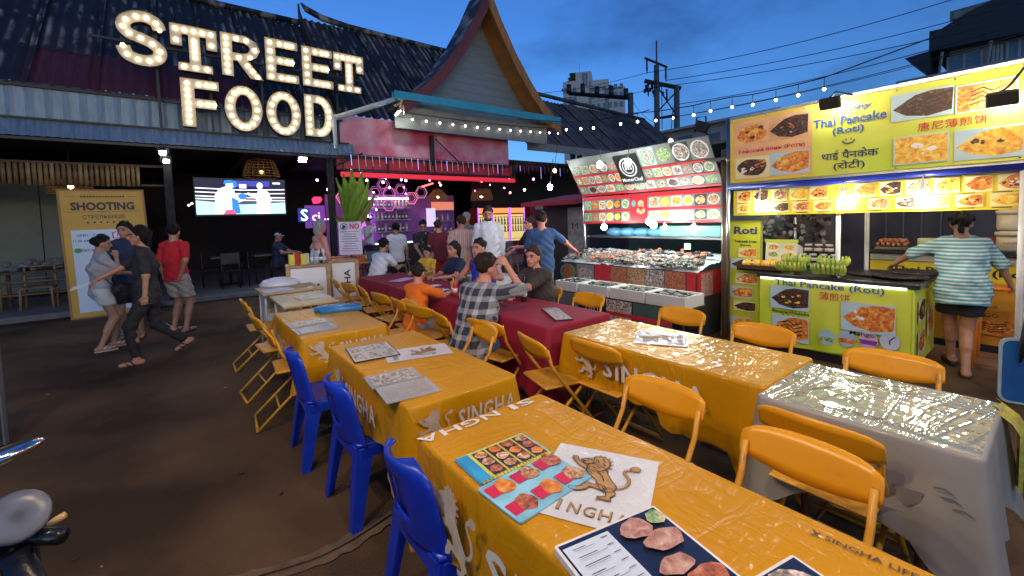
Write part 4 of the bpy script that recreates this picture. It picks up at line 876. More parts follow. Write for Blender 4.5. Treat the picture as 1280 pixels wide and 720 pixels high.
for i, (x, z) in enumerate(((.18, 2.16), (.24, 2.2))): mb = MB(); mb.ell((x, 12.6, z), .022, 6); mb.build('lamp_spot', glow('speck_warm', (1, .9, .7), 12), None, label='tiny white lamp speck in the dark beside the boxing screen', cat='lamp', group='lamp specks beside the screen')
# fridges
def fridge(i, x, w, lab):
    t = thing('drinks_fridge', lab, 'fridge', (x, 14.3, .12), 0, 'lit drinks fridges beyond the bar')
    mb = MB(); mb.box((x, 14.45, 1.1), (w, .6, 1.96), 0, .02); mb.build('cabinet', pm('fridge_red', (.25, .02, .03), rough=.4), t)
    mb = MB(); mb.box((x, 14.13, 1.96), (w-.06, .03, .2)); mb.build('header', glow('fridge_head', (1, .22, .06), 1.8), t)
    mb = MB(); mb.box((x, 14.143, 1.25), (w-.12, .02, 1.1)); mb.build('glass_door', glow('fridge_glow', (.85, .62, .2), .9), t)
    for z in (.8, 1.1, 1.4, 1.7): mb = MB(); mb.box((x, 14.11, z), (w-.12, .03, .02)); mb.build('shelf', steel, t)
    for k in range(10): o = link('bottle', bms[(k*3+i) % 6], t, loc=(-w*.36+(k % 5)*w*.18, -.22, (.99 if k < 5 else 1.29)))
    for sx_ in (-1, 1): mb = MB(); mb.box((x+sx_*(w/2-.02), 14.11, 1.1), (.035, .03, 1.96)); mb.build('neon_edge', glow('neon_violet_edge', (.45, .15, .9), 1.6), t)
fridge(0, 9.55, .66, 'narrow glowing drinks fridge beside the man in white'); fridge(1, 10.35, .86, 'middle glowing drinks fridge of amber bottles'); fridge(2, 11.2, .78, 'glowing drinks fridge next to the red cabinet')
rc = thing('red_cabinet', 'tall red kiosk cabinet with two pale signs on top', 'cabinet', (12.9, 14.2, .12))
mb = MB(); mb.box((12.9, 14.5, 1.2), (1.8, .6, 2.16), 0, .02); mb.build('cabinet', pm('kiosk_red', (.22, .02, .02), rough=.5), rc)
for x in (12.5, 13.3): mb = MB(); mb.box((x, 14.17, 2.1), (.5, .02, .22)); mb.build('sign_plate', pm('plate_grey', (.35, .3, .3)), rc)
# icicle lights
ic = thing('icicle_lights', 'row of thin white and violet icicle lights along the red canopy', 'lights', (6.2, 11.2, 3.4)); rg = random.Random(8)
icm = [glow('icicle_white', (.8, .7, .75), .35), glow('icicle_blue', (.4, .35, 1), 1.2), pm('icicle_off', (.4, .38, .4))]
for i in range(44):
    x = 3.55+i*.185; l = rg.choice((.18, .28, .4, .3)); mb = MB(); mb.tube([(x, 11.25, 3.38), (x+.01, 11.25, 3.38-l)], .0045 if i % 5 else .010, 4); mb.build('icicle', icm[1 if i % 5 == 0 else (0 if x < 8.5 else 2)], ic)
mb = MB(); mb.tube([(3.4, 11.25, 3.39), (11.9, 11.25, 3.39)], .008, 4); mb.build('cable', black, ic)
# ------------------------------------------------------------------ tables, cloths, chairs
def table(label, x0, y0, x1, y1, top=pm('table_top', (.45, .33, .2), rough=.4), h=.735, group='tables in the dining rows', legm=None):
    cx, cy = (x0+x1)/2, (y0+y1)/2; t = thing('folding_table', label, 'table', (cx, cy, 0), 0, group)
    mb = MB(); mb.box((cx, cy, h-.013), (x1-x0-.02, y1-y0-.02, .026), 0, .006); mb.build('tabletop', top, t)
    for y in (y0+.16, y1-.16):
        for x in (x0+.06, x1-.06): mb = MB(); mb.tube([(x, y, 0), (x, y, h-.03)], .016, 6); mb.build('leg', legm or rust, t)
        mb = MB(); mb.tube([(x0+.06, y, .12), (x1-.06, y, .12)], .011, 5); mb.build('stretcher', legm or rust, t)
    mb = MB(); mb.tube([(cx, y0+.16, .42), (cx, y1-.16, .42)], .010, 5); mb.build('brace', legm or rust, t)
    return t
def cloth(label, x0, y0, x1, y1, z, drop, mat, seed=1, name='tablecloth', skirt=None, wav=1.0, corner=.35, group=None, cut=None, step=.03):
    """draped cloth: flat top with a soft edge, skirts with folds that deepen downward and hang lower at the corners"""
    rg = np.random.RandomState(seed); w, d = x1-x0, y1-y0; r = .03
    per = []  # (x, y, outward normal, corner weight, s)
    def seg(ax, ay, bx, by, nx, ny):
        n = max(2, int(math.hypot(bx-ax, by-ay)/step)); L_ = math.hypot(bx-ax, by-ay)
        for i in range(n):
            t = i/n; dc = min(t, 1-t)*L_; per.append((ax+(bx-ax)*t, ay+(by-ay)*t, nx, ny, math.exp(-(dc/.11)**2)))
    def arc(cx, cy, a0):
        for i in range(5):
            a = a0+pi/2*i/5; per.append((cx+r*cos(a), cy+r*sin(a), cos(a), sin(a), 1.0))
    seg(x0+r, y0, x1-r, y0, 0, -1); arc(x1-r, y0+r, -pi/2); seg(x1, y0+r, x1, y1-r, 1, 0); arc(x1-r, y1-r, 0)
    seg(x1-r, y1, x0+r, y1, 0, 1); arc(x0+r, y1-r, pi/2); seg(x0, y1-r, x0, y0+r, -1, 0); arc(x0+r, y0+r, pi)
    n = len(per); q = rg.uniform(0, 6, 8); s = np.arange(n)*step
    L_ = n*step
    fold = sum(a*np.sin(2*pi*k*s/L_+q[i]) for i, (k, a) in enumerate(((7, .35), (13, .3), (21, .25), (34, .16), (55, .07))))
    vs = []; rows = 12; mb = MB()
    prof = [(-.012, 0.0), (-.004, -.002), (.002, -.008), (.004, -.018)]
    for o, dz in prof:
        for (x, y, nx, ny, cw) in per: vs.append((x+nx*o, y+ny*o, z+dz))
    for j in range(1, rows+1):
        t = j/rows
        for i, (x, y, nx, ny, cw) in enumerate(per):
            dr = drop*(1+corner*cw)+ (.012*fold[i])
            if cut: dr *= cut(x, y, nx, ny)
            amp = (.004+.028*t**1.3)*wav
            o = .006+.02*t*wav+amp*fold[i]*.8+cw*.05*t*wav
            vs.append((x+nx*o, y+ny*o, z-.018-dr*t))
    R_ = len(prof)+rows
    mb.add(vs, [(j*n+(i+1) % n, j*n+i, (j+1)*n+i, (j+1)*n+(i+1) % n) for j in range(R_-1) for i in range(n)], 0, True)
    gx_, gy_ = max(2, int(w/.05)), max(2, int(d/.05)); tv_ = []
    for j in range(gy_+1):
        for i in range(gx_+1):
            x, y = x0+.012+(w-.024)*i/gx_, y0+.012+(d-.024)*j/gy_
            e = min(i, gx_-i, j, gy_-j); tv_.append((x, y, z+(.0 if e == 0 else .0012*sin(x*23+q[0])*sin(y*19+q[1])+.0005)))
    mb.add(tv_, [(j*(gx_+1)+i, j*(gx_+1)+i+1, (j+1)*(gx_+1)+i+1, (j+1)*(gx_+1)+i) for j in range(gy_) for i in range(gx_)], 1 if skirt else 0, True)
    return mb.build(name, [skirt, mat] if skirt else mat, None, label=label, cat='tablecloth', group=group)
c_or = crinkle('cloth_orange', (.50, .235, .004), 3.2, .10, .35, .7, tint2=(.57, .275, .005), dist=.035, spec=.08)
c_gold = crinkle('cloth_gold', (.64, .31, .006), 2.0, .07, .5, .45, metal=.4, tint2=(.72, .40, .02), dist=.045, spec=.2)
c_sil = crinkle('cloth_silver', (.42, .50, .46), 1.7, .07, 1.0, .42, metal=.55, tint2=(.54, .61, .57), dist=.045, spec=.5)
c_mar = pm('cloth_maroon', (.29, .006, .028), rough=.75, var=.15, vs=4, bump=.06, bs=220)
wprint = crinkle('cloth_print_white', (.62, .64, .66), 7, .14, .8, .4)
lionm = pm('lion_gold', (.42, .24, .08), rough=.5, var=.2, vs=30, bump=0)
liong = pm('lion_pale', (.62, .52, .38), rough=.5, var=.15, vs=30, bump=0)
lionk = pm('lion_line', (.05, .03, .02), rough=.5, bump=0)
def lion(mb, fr, u, v, s, mi, mk=None, d=.003):
    """rampant mythical lion emblem: maned head, body, raised paws, curled tail"""
    def S_(pts):
        if len(pts) > 24 or len(pts) == 4: return [(u+x*s, v+y*s) for x, y in pts]
        o = []; n = len(pts)
        for i in range(n):
            p0, p1, p2, p3 = (V(pts[(i+k) % n]) for k in (-1, 0, 1, 2))
            for t in (0, .33, .66): q = .5*((2*p1)+(p2-p0)*t+(2*p0-5*p1+4*p2-p3)*t*t+(3*p1-p0-3*p2+p3)*t**3); o.append((u+q.x*s, v+q.y*s))
        return o
    shapes = [[(-.16, .50), (-.06, .55), (.04, .51), (.11, .44), (.13, .34), (.11, .24), (.04, .15), (-.06, .11), (-.17, .13), (-.21, .24), (-.14, .34)],
              [(-.20, .28), (-.05, .30), (.08, .22), (.16, .08), (.24, -.05), (.32, -.16), (.28, -.30), (.14, -.32), (.06, -.22), (-.02, -.08), (-.12, .0), (-.20, .12)],
              [(-.16, .22), (-.26, .26), (-.36, .34), (-.40, .42), (-.47, .42), (-.46, .33), (-.40, .26), (-.30, .17), (-.18, .12)],
              [(-.12, .08), (-.24, .06), (-.34, .02), (-.40, .08), (-.47, .06), (-.46, -.02), (-.38, -.06), (-.26, -.04), (-.10, .0)],
              [(.10, -.18), (-.02, -.20), (-.12, -.18), (-.16, -.28), (-.26, -.36), (-.32, -.36), (-.32, -.43), (-.20, -.43), (-.08, -.36), (-.04, -.28), (.06, -.30), (.16, -.30)],
              [(.20, -.22), (.28, -.24), (.34, -.34), (.28, -.42), (.30, -.50), (.14, -.50), (.10, -.46), (.20, -.42), (.20, -.36), (.16, -.28)],
              [(-.14, .47), (-.20, .44), (-.28, .41), (-.34, .37), (-.33, .33), (-.27, .335), (-.30, .29), (-.24, .26), (-.16, .28), (-.10, .34), (-.10, .42)],
              [(.42, .36), (.50, .44), (.58, .40), (.56, .32), (.48, .30)]]
    tufts = [[(-.02+.13*cos(a-.2), .33+.19*sin(a-.2)), (-.02+.21*cos(a), .33+.27*sin(a)), (-.02+.13*cos(a+.2), .33+.19*sin(a+.2))] for a in [-1.5+.42*k for k in range(9)]]
    tail = stroke_outline([(.28, -.18), (.36, -.17), (.43, -.10), (.46, .0), (.45, .09), (.40, .16), (.36, .22), (.37, .29), (.44, .34)], .026)
    claws = [oval(x-.015, y+j*.03, .030, .014, 6) for x, y in ((-.46, .40), (-.46, .03), (-.31, -.41), (.13, -.49)) for j in (-1, 0, 1)]
    sm_ = [S_(o) for o in shapes]; k = 0
    for o in [S_(tail+[tail[0]])]+[[(u+x*s, v+y*s) for x, y in o] for o in tufts+claws]+sm_: mb.prism(fr, [o], d+.0001*k, d+.0001*k, mi); k += 1
    if mk is not None:
        def ring(o, w, dd):
            n = len(o); ar = sum(o[i][0]*o[(i+1) % n][1]-o[(i+1) % n][0]*o[i][1] for i in range(n)); sg = 1 if ar > 0 else -1; inn = []
            for i in range(n):
                t = V(o[(i+1) % n])-V(o[i-1]); t = t.normalized() if t.length > 1e-9 else V((1, 0)); inn.append((o[i][0]-t.y*w*sg, o[i][1]+t.x*w*sg))
            mb.add([fr.P(*p, dd) for p in o]+[fr.P(*p, dd) for p in inn], [(i, (i+1) % n, n+(i+1) % n, n+i) if sg > 0 else ((i+1) % n, i, n+i, n+(i+1) % n) for i in range(n)], mk)
        for q, o in enumerate(sm_): ring(o, .011*s, d+.0042+.0001*q)
        ring([(u+x*s, v+y*s) for x, y in tail], .008*s, d+.0041)
        for o in tufts: ring([(u+x*s, v+y*s) for x, y in o], .009*s, d+.004)
        for q, a in enumerate(([(-.25, .385), (-.19, .395), (-.16, .38)], [(-.31, .315), (-.24, .32)], [(-.02, .46), (.04, .40)], [(.02, .34), (.06, .28)], [(-.08, .40), (-.04, .34)], [(-.06, .24), (0, .2)], [(.0, .1), (.08, .0), (.12, -.1)], [(.14, -.2), (.2, -.28)], [(-.12, .2), (-.04, .16)])):
            mb.prism(fr, [[(u+x*s, v+y*s) for x, y in stroke_outline(a, .009)]], d+.0055+.0001*q, d+.0055+.0001*q, mk)
def skirt_print(cl, fr, w, v=-.15, h=.10, sz=.19, start=.10, mat=None, lw=None, ed=.012):
    mb = MB(); lion(mb, fr, start, v-.005, sz, 0, None, ed); m0 = mb.build('lion_emblem', mat or liong, cl)
    mb = MB(); u = start+sz*.78; ww = lw or (w-u-.04); wid = []
    for ch in 'SINGHA': wid.append(glyphs(ch, .02)[2])
    gap = .14; tot = sum(wid)+gap*5; k = ww/tot; h = min(h, k*1.1)
    for ch, cw in zip('SINGHA', wid): put(mb, fr, ch, u, v-h/2, w=cw*k, h=h, d=ed+.002, off=.02, mid=False); u += (cw+gap)*k
    o = mb.build('lettering', pm('letter_white', (.72, .70, .66), rough=.45, var=.08, bump=0), cl); tag(o, kind='stuff'); return m0
# row A: front, second and third yellow-covered tables
table('folding table under the big orange cloth closest to the camera', .72, -.35, 1.36, 1.57)
t1c = cloth('big orange drink-brand cloth holding the open colour food menu and the blue food book', .71, -.36, 1.37, 1.59, .748, .30, c_or, 1, group='orange drink-brand tablecloths')
table('folding table under the orange cloth beside the middle blue chair', .80, 1.87, 1.43, 3.18)
t2c = cloth('orange drink-brand cloth with two clear-wrapped menus and a white lion print', .79, 1.86, 1.44, 3.2, .748, .29, c_or, 2, group='orange drink-brand tablecloths')
table('folding table under the orange cloth with the rolled blue plastic sheet', .70, 3.56, 1.34, 4.78)
t3c = cloth('orange drink-brand cloth with a rolled blue plastic sheet lying on it', .68, 3.55, 1.36, 4.8, .748, .29, c_or, 3, group='orange drink-brand tablecloths')
skirt_print(t1c, Fr((.695, 1.56, .748), (0, -1, 0), (0, 0, 1)), 1.6, v=-.165, h=.15, sz=.26, start=.32, lw=1.0, ed=.03)
skirt_print(t2c, Fr((.80, 1.845, .748), (1, 0, 0), (-.0, -.08, 1)), .64, v=-.12, h=.10, sz=.17, start=.11, ed=.02)
skirt_print(t2c, Fr((.775, 3.05, .748), (0, -1, 0), (0, 0, 1)), 1.2, v=-.15, h=.11, sz=.18, start=.22, lw=.5, ed=.028)
skirt_print(t3c, Fr((.70, 3.535, .748), (1, 0, 0), (0, -.08, 1)), .66, v=-.12, h=.11, sz=.17, start=.11, ed=.02)
skirt_print(t3c, Fr((.665, 4.7, .748), (0, -1, 0), (0, 0, 1)), 1.2, v=-.15, h=.11, sz=.18, start=.22, lw=.55, ed=.028)
mb = MB(); lettop = Fr((1.33, 1.60, .7525), (-1, 0, 0), (0, -1, 0)); mb.add(*[[], []])
for i, ch in enumerate('SINGHA'): put(mb, lettop, ch, .05+i*.100, .030, w=.03 if ch == 'I' else .085, h=.055, d=0, off=.02, mid=False)
tag(mb.build('edge_lettering', _m['letter_white'], t1c), kind='stuff')
def square_print(cl, c, ang, sz, sz2=None, txt='SINGHA', z=.7515):
    sz2 = sz2 or sz; x, y = cos(ang), sin(ang); fr = Fr((c[0], c[1], z), (x, y, 0), (-y, x, 0))
    mb = MB(); mb.prism(fr, [rect(-sz/2, -sz2/2, sz/2, sz2/2)], 0, 0); mb.build('white_print', wprint, cl)
    mb = MB(); lion(mb, fr, 0, sz2*.08, sz*.62, 0, 1, .0012); tag(mb.build('lion_emblem', [lionm, lionk], cl), kind='stuff')
    mb = MB(); k = sz*.8
    for i, ch in enumerate(txt): put(mb, fr, ch, -sz*.34+i*sz*.13, -sz2*.36, w=sz*(.03 if ch == 'I' else .10), h=sz*.13, d=.0022, off=.012)
    tag(mb.build('lettering', lionk, cl), kind='stuff')
    mb = MB()
    for i, ch in enumerate(txt): put(mb, fr, ch, -sz*.34+i*sz*.13, -sz2*.36, w=sz*(.022 if ch == 'I' else .088), h=sz*.115, d=.0030, off=-.004)
    tag(mb.build('lettering_face', lionm, cl), kind='stuff')
square_print(t1c, (1.02, .92), R(-62), .36, .40)
square_print(t2c, (1.20, 2.62), R(-105), .26, .42)
mb = MB(); lf = Fr((1.30, .38, .7525), (.10, -1, 0), (1, .10, 0)); put(mb, lf, 'SINGHA LIFE', .10, 0, w=.18, h=.020, off=.012, d=.001); put(mb, lf, 'X', -.01, 0, w=.024, h=.024, off=.03, d=.001); tag(mb.build('small_lettering', lionk, t1c), kind='stuff')
# row B: gold, silver and maroon
table('folding table under the creased gold cloth', 2.26, .90, 2.90, 2.30)
gc = cloth('creased gold cloth under clear plastic with a white print, hanging low at the stall end', 2.24, .895, 2.91, 2.32, .748, .30, c_gold, 5, skirt=c_or, cut=lambda x, y, nx, ny: 1.25 if y < 1.5 else 1)
table('folding table under the creased silver cloth', 2.15, .16, 2.80, .87)
scl = cloth('creased silvery cloth under clear plastic with faint grey motifs on its long skirt', 2.12, .15, 2.80, .885, .750, .34, c_sil, 6, skirt=pm('skirt_pale', (.27, .265, .24), rough=.55, vs=4, var=.15, bump=.05, bs=9, coat=.3), corner=.35)
skirt_print(gc, Fr((2.225, 2.26, .748), (0, -1, 0), (0, 0, 1)), 1.4, v=-.14, h=.12, sz=.2, start=.22, lw=.72, ed=.035)
square_print(gc, (2.62, 1.72), R(30), .34, z=.7525)
mb = MB(); ff = Fr((2.10, .80, .748), (0, -1, 0), (-.10, 0, 1))
for i, (u, v_, a) in enumerate(((.25, -.14, .03), (.46, -.20, .045), (.12, -.22, .03), (.40, -.31, .05))): mb.prism(ff, [[(u-a, v_+a*.5), (u+a, v_+a*.7), (u+a*.8, v_-a*.3), (u, v_-a)]], .034, .034)
for u, v_ in ((.2, -.1), (.53, -.13), (.55, -.16), (.58, -.19)): mb.prism(ff, [stroke_outline([(u, v_), (u+.03, v_+.006), (u+.05, v_-.006)], .004)], .036, .036)
tag(mb.build('grey_motif', pm('motif_grey', (.19, .19, .17), rough=.5, bump=0), scl), kind='stuff')
tw = MB(); vs = []
for j in range(9):
    for i in range(9): x = 2.64+.20*i/8; vs.append((x, .115-.012*sin(i*1.4)-(.02 if j > 1 else 0)+(.05 if j == 0 else 0), .758-(.0 if j == 0 else .32*j/8)))
tw.add(vs, [(j*9+i, j*9+i+1, (j+1)*9+i+1, (j+1)*9+i) for j in range(8) for i in range(8)], 0, True)
tw.build('towel', pm('yellow_towel', (.42, .38, .06), rough=.9, vs=30, var=.35, bump=.2, bs=150), None, label='yellow checked towel hanging over the end of the silver table', cat='towel')
ml = ['maroon cloth holding the thin black menu, with the woman in brown leaning on it', 'maroon cloth between the man in the checked shirt and the man in blue', 'maroon cloth with pale papers in front of the man in the white T-shirt']
for i, (y0, y1) in enumerate(((2.48, 3.98), (4.0, 5.5), (5.52, 7.02))):
    table(f'folding table beneath the maroon cloth, {["closest to the gold table", "middle of the maroon row", "closest to the bar"][i]}', 2.27, y0+.02, 2.97, y1-.02)
    cloth(ml[i], 2.24, y0, 3.0, y1, .748, .55, c_mar, 10+i, group='maroon tablecloths', wav=1.2, corner=.1)
# chairs
def make_chair():
    t = thing('folding_chair', 'x', 'chair', (0, 0, 0), 0, 'yellow folding chairs'); w = .2
    mb = MB(); vs = []; nu, nv = 12, 4
    for sd in (0, 1):
        for j in range(nv+1):
            for i in range(nu+1):
                a = i/nu*2-1; zb, zt_ = .635+.040*a*a, .785-.012*a*a-.022*abs(a)**7; z = zb+(zt_-zb)*j/nv; bow = -.03*(1-a*a)
                vs.append((a*(w+.022)*(1-.015*(j == nv)*abs(a)), -.165-(z-.6)*.34+bow+(.014 if sd == 0 else -.0), z))
    n1 = (nu+1)*(nv+1); fs = []
    for j in range(nv):
        for i in range(nu):
            a = j*(nu+1)+i; fs += [(a+1, a, a+nu+1, a+nu+2), (n1+a, n1+a+1, n1+a+nu+2, n1+a+nu+1)]
    for i in range(nu): fs += [(i, i+1, n1+i+1, n1+i), (nv*(nu+1)+i+1, nv*(nu+1)+i, n1+nv*(nu+1)+i, n1+nv*(nu+1)+i+1)]
    for j in range(nv): a, b = j*(nu+1), (j+1)*(nu+1); fs += [(b, a, n1+a, n1+b), (a+nu, b+nu, n1+b+nu, n1+a+nu)]
    mb.add(vs, fs, 0, True); link('backrest', mb.mesh('backrest', yel), t)
    mb = MB(); mb.box((0, -.01, .445), (.37, .37, .022), 0, .009); mb.box((0, .17, .43), (.36, .02, .03), 0, .006); link('seat', mb.mesh('seat', yelw), t)
    mb = MB(); f = lambda z: .30-.76*z
    for s in (-1, 1): mb.tube([(s*w, f(.03), .03), (s*w, f(.3), .3), (s*w, f(.52), .52), (s*w, -.15, .60), (s*w, -.185, .72)], .0125, 7)
    mb.tube([(-w, f(.02), .02), (w, f(.02), .02)], .0125, 6); mb.tube([(-w, f(.2), .2), (w, f(.2), .2)], .009, 5); link('front_frame', mb.mesh('front_frame', yelw), t)
    mb = MB(); g = lambda z: -.36+1.1*z
    for s in (-1, 1): mb.tube([(s*(w-.022), g(z), z) for z in (.015, .2, .42)], .0115, 7)
    mb.tube([(-(w-.022), g(.015), .015), (w-.022, g(.015), .015)], .0115, 6); link('rear_frame', mb.mesh('rear_frame', yelw), t)
    mb = MB(); mb.tube([(-w+.02, g(.16), .16), (w-.02, g(.16), .16)], .008, 5); link('cross_bar', mb.mesh('cross_bar', yelw), t)
    return t
ch0 = make_chair(); used = [0]
def chair(x, y, rz, label, wood_=False):
    if not used[0]: used[0] = 1; ch0.location = (x, y, 0); ch0.rotation_euler = (0, 0, R(rz)); ch0['label'] = label; return ch0
    return dup(ch0, (x, y, 0), R(rz), label)
E_ = -90; Wd = 90
# facing +X is rz -90, facing -X is rz 90
chair(1.64, 1.21, Wd, 'yellow folding chair with a glossy lettered reflection on its back, facing the front table')
chair(1.53, .56, Wd-1, 'yellow folding chair with a plain back standing behind another by the silver table')
chair(2.20, .60, E_-2, 'yellow folding chair close against the silver table with its seat showing')
chair(2.36, 1.93, E_, 'yellow folding chair tucked against the printed skirt of the gold table')
chair(3.26, 2.07, Wd, 'yellow folding chair at the gold table facing the foam boxes end of the seafood stall')
chair(3.13, 1.35, Wd, 'yellow folding chair at the gold table in front of the tall roti standee')
chair(2.98, .59, Wd+3, 'yellow folding chair on the stall side of the silver table before the roti counter')
chair(3.27, 3.17, Wd, 'yellow folding chair on the stall side of the maroon table by the thin black menu')
chair(3.33, 3.86, Wd-8, 'yellow folding chair behind the woman in brown')
chair(2.14, 2.28, E_-14, 'yellow folding chair at the end of the maroon table by the gold cloth corner')
chair(2.18, 3.02, E_+10, 'yellow folding chair with its back to the denim legs of the man in checks')
chair(2.06, 3.52, E_-10, 'yellow folding chair the man in the checked shirt sits on')
chair(2.06, 4.03, E_+10, 'yellow folding chair, empty, between the boy in orange and the man in checks')
chair(2.06, 4.50, E_-4, 'yellow folding chair under the boy in orange')
chair(2.05, 5.05, E_+6, 'yellow folding chair at the middle of the maroon row, road side')
chair(2.08, 5.72, E_-10, 'yellow folding chair on the road side near the far maroon table')
chair(2.05, 6.30, E_+8, 'yellow folding chair at the far maroon table, before the orange boxes')
chair(2.04, 6.85, E_-5, 'yellow folding chair at the far end of the maroon row beside the NO sign')
chair(.74, 5.78, E_, 'yellow folding chair at the bare wooden table, farthest along the road')
chair(.72, 4.72, E_+4, 'yellow folding chair on the road side of the cloth with the blue sheet')
chair(.74, 3.98, E_-4, 'yellow folding chair behind the farthest blue chair, its looped legs showing')
chair(1.68, 4.3, Wd, 'yellow folding chair between the blue sheet table and the maroon row')
chair(1.70, 2.9, Wd-10, 'yellow folding chair between the lion print table and the man in checks')
# blue plastic chairs
blue = pm('blue_plastic', (.005, .034, .42), rough=.34, var=.22, vs=7, bump=.01, bs=80, spec=.5)
def make_blue():
    t = thing('plastic_chair', 'x', 'chair', (0, 0, 0), 0, 'blue plastic chairs')
    def shell(fn, nu, nv, th, hole=None):
        mb = MB(); P_ = [[V(fn(i/nu, j/nv)) for i in range(nu+1)] for j in range(nv+1)]; vs = []
        def nrm(i, j):
            a = P_[j][min(i+1, nu)]-P_[j][max(i-1, 0)]; b = P_[min(j+1, nv)][i]-P_[max(j-1, 0)][i]; return a.cross(b).normalized()
        for k in (0, 1):
            for j in range(nv+1):
                for i in range(nu+1): vs.append(P_[j][i]+nrm(i, j)*(th*(k-.5)))
        n1 = (nu+1)*(nv+1); fs = []; keep = lambda i, j: 0 <= i < nu and 0 <= j < nv and not (hole and hole(i, j))
        for j in range(nv):
            for i in range(nu):
                if not keep(i, j): continue
                a = j*(nu+1)+i; q = (a, a+1, a+nu+2, a+nu+1); fs += [tuple(n1+x for x in q), q[::-1]]
                for (di, dj, e) in ((0, -1, (0, 1)), (1, 0, (1, 2)), (0, 1, (2, 3)), (-1, 0, (3, 0))):
                    if not keep(i+di, j+dj): x, y = q[e[0]], q[e[1]]; fs.append((x, y, n1+y, n1+x))
        mb.add(vs, fs, 0, True); return mb
    def back(u, v):
        a = u*2-1; wd = .222*(1-.16*v)*(1 if v < .82 else math.sqrt(max(.05, 1-((v-.82)/.18)**2*.80))); z = .43+.34*v
        return (a*wd, -.19-.07*v-.035*a*a*-1+(.03*a*a)-.03, z+.0)
    link('backrest', shell(back, 14, 14, .012, lambda i, j: 5 <= i <= 8 and 4 <= j <= 10).mesh('backrest', blue), t)
    link('back_panel', shell(lambda u, v: ((u*2-1)*.05, -.235-.07*(.25+v*.5)+.03, .43+.34*(.25+v*.55)), 3, 4, .006).mesh('back_panel', blue), t)
    link('seat', shell(lambda u, v: ((u*2-1)*(.205+.015*v), -.2+.42*v, .435+.012*((u*2-1)**2)-.02*sin(pi*v)-(.03*max(0, v-.85)/.15)), 10, 10, .014).mesh('seat', blue), t)
    mb = MB()
    for (x, y) in ((-.2, -.2), (.2, -.2), (-.21, .2), (.21, .2)): pass
    mb.box((0, -.2, .40), (.38, .014, .07), 0, .004); mb.box((0, .21, .40), (.40, .014, .06), 0, .004); mb.box((-.205, 0, .40), (.014, .38, .06), 0, .004); mb.box((.205, 0, .40), (.014, .38, .06), 0, .004)
    link('seat_apron', mb.mesh('seat_apron', blue), t)
    for sx_ in (-1, 1):
        for y0, y1 in ((-.2, -.26), (.19, .23)):
            mb = MB(); yy = 1 if y1 > 0 else -1
            for k, (x0_, z0_, wx, wy) in enumerate(((.2, .42, .085, .06), (.235, 0, .055, .038))):
                pass
            q = lambda x, y, z: (sx_*x, y, z)
            top_ = [q(.205, y0, .43), q(.12, y0, .43), q(.12, y0-.012*yy, .43), q(.193, y0-.012*yy, .43), q(.193, y0-.09*yy, .43), q(.205, y0-.09*yy, .43)]
            bot_ = [q(.235, y1, 0), q(.185, y1, 0), q(.185, y1-.010*yy, 0), q(.225, y1-.010*yy, 0), q(.225, y1-.05*yy, 0), q(.235, y1-.05*yy, 0)]
            mb.add(top_+bot_, [(i, (i+1) % 6, 6+(i+1) % 6, 6+i) for i in range(6)]+[(0, 1, 2, 3), (0, 3, 4, 5), (6, 9, 8, 7), (6, 11, 10, 9)], 0)
            link('leg', mb.mesh('leg', blue), t)
    return t
bc0 = make_blue(); bc0.location = (.80, 3.22, 0); bc0.rotation_euler = (0, 0, R(-92)); bc0['label'] = 'blue plastic chair between two orange tables, standing by the looped yellow chair legs'
dup(bc0, (.86, 2.46, 0), R(-88), 'blue plastic chair at the side of the orange table with wrapped menus')
dup(bc0, (.84, 1.50, 0), R(-90), 'blue plastic chair pushed against the cloth corner at the front orange table')
# foam box and slipper under the tables
mb = MB(); mb.box((.98, 1.98, .22), (.13, .18, .05), 0, .01); mb.build('paper_stool', white, None, label='x', cat='x') if False else None
def stool(label, x, y):
    t = thing('low_stool', label, 'stool', (x, y, 0))
    mb = MB(); mb.box((x, y, .27), (.2, .2, .04), 0, .012); mb.build('seat', white, t)
    for dx in (-.07, .07):
        for dy in (-.07, .07): mb = MB(); mb.box((x+dx, y+dy, .125), (.03, .03, .25), 0, .005); mb.build('leg', white, t)
stool('small white plastic stool half under the corner of the lion print table', .92, 1.9)
# ------------------------------------------------------------------ menus and things on the tables
plateW = pm('plate_white', (.8, .8, .8), rough=.3, bump=0, var=0)
def menu(label, c, ang, w, h, bg_, pics, th=.006, z=.751, name='menu', edge=None, extra=None, fold=None):
    """laminated sheet: pics = [(u0,v0,u1,v1,material,name)] in 0..1"""
    t = thing(name, label, 'menu', (c[0], c[1], z)); a = R(ang); fr = Fr((c[0], c[1], z), (cos(a), sin(a), 0), (-sin(a), cos(a), 0))
    mb = MB(); mb.prism(fr, [rrect(-w/2, -h/2, w/2, h/2, .008)], 0, th); mb.build('sheet', edge or bg_, t)
    if edge: mb = MB(); mb.prism(fr, [rect(-w/2+.008, -h/2+.008, w/2-.008, h/2-.008)], th+.001, th+.001); mb.build('page', bg_, t)
    for p in pics:
        u0, v0, u1, v1, m = p[:5]; mb = MB(); nm = p[5] if len(p) > 5 else 'picture'
        R_ = rect((u0-.5)*w, (v0-.5)*h, (u1-.5)*w, (v1-.5)*h)
        if nm == 'dish': cx, cy = ((u0+u1)/2-.5)*w, ((v0+v1)/2-.5)*h; R_ = [(cx+(u1-u0)*w/2*cos(q)*(1+.12*sin(3*q+u0*20)), cy+(v1-v0)*h/2*sin(q)*(1+.1*cos(5*q+v0*9))) for q in [2*pi*i/14 for i in range(14)]]
        dd = th+.0012+.0003*pics.index(p)
        mb.prism(fr, [R_], dd, dd); mb.build(nm, m, t)
    return t, fr
cyan = pm('menu_cyan', (.04, .34, .62), rough=.3, var=.25, vs=9, bump=0, coat=.6, cr_=.1)
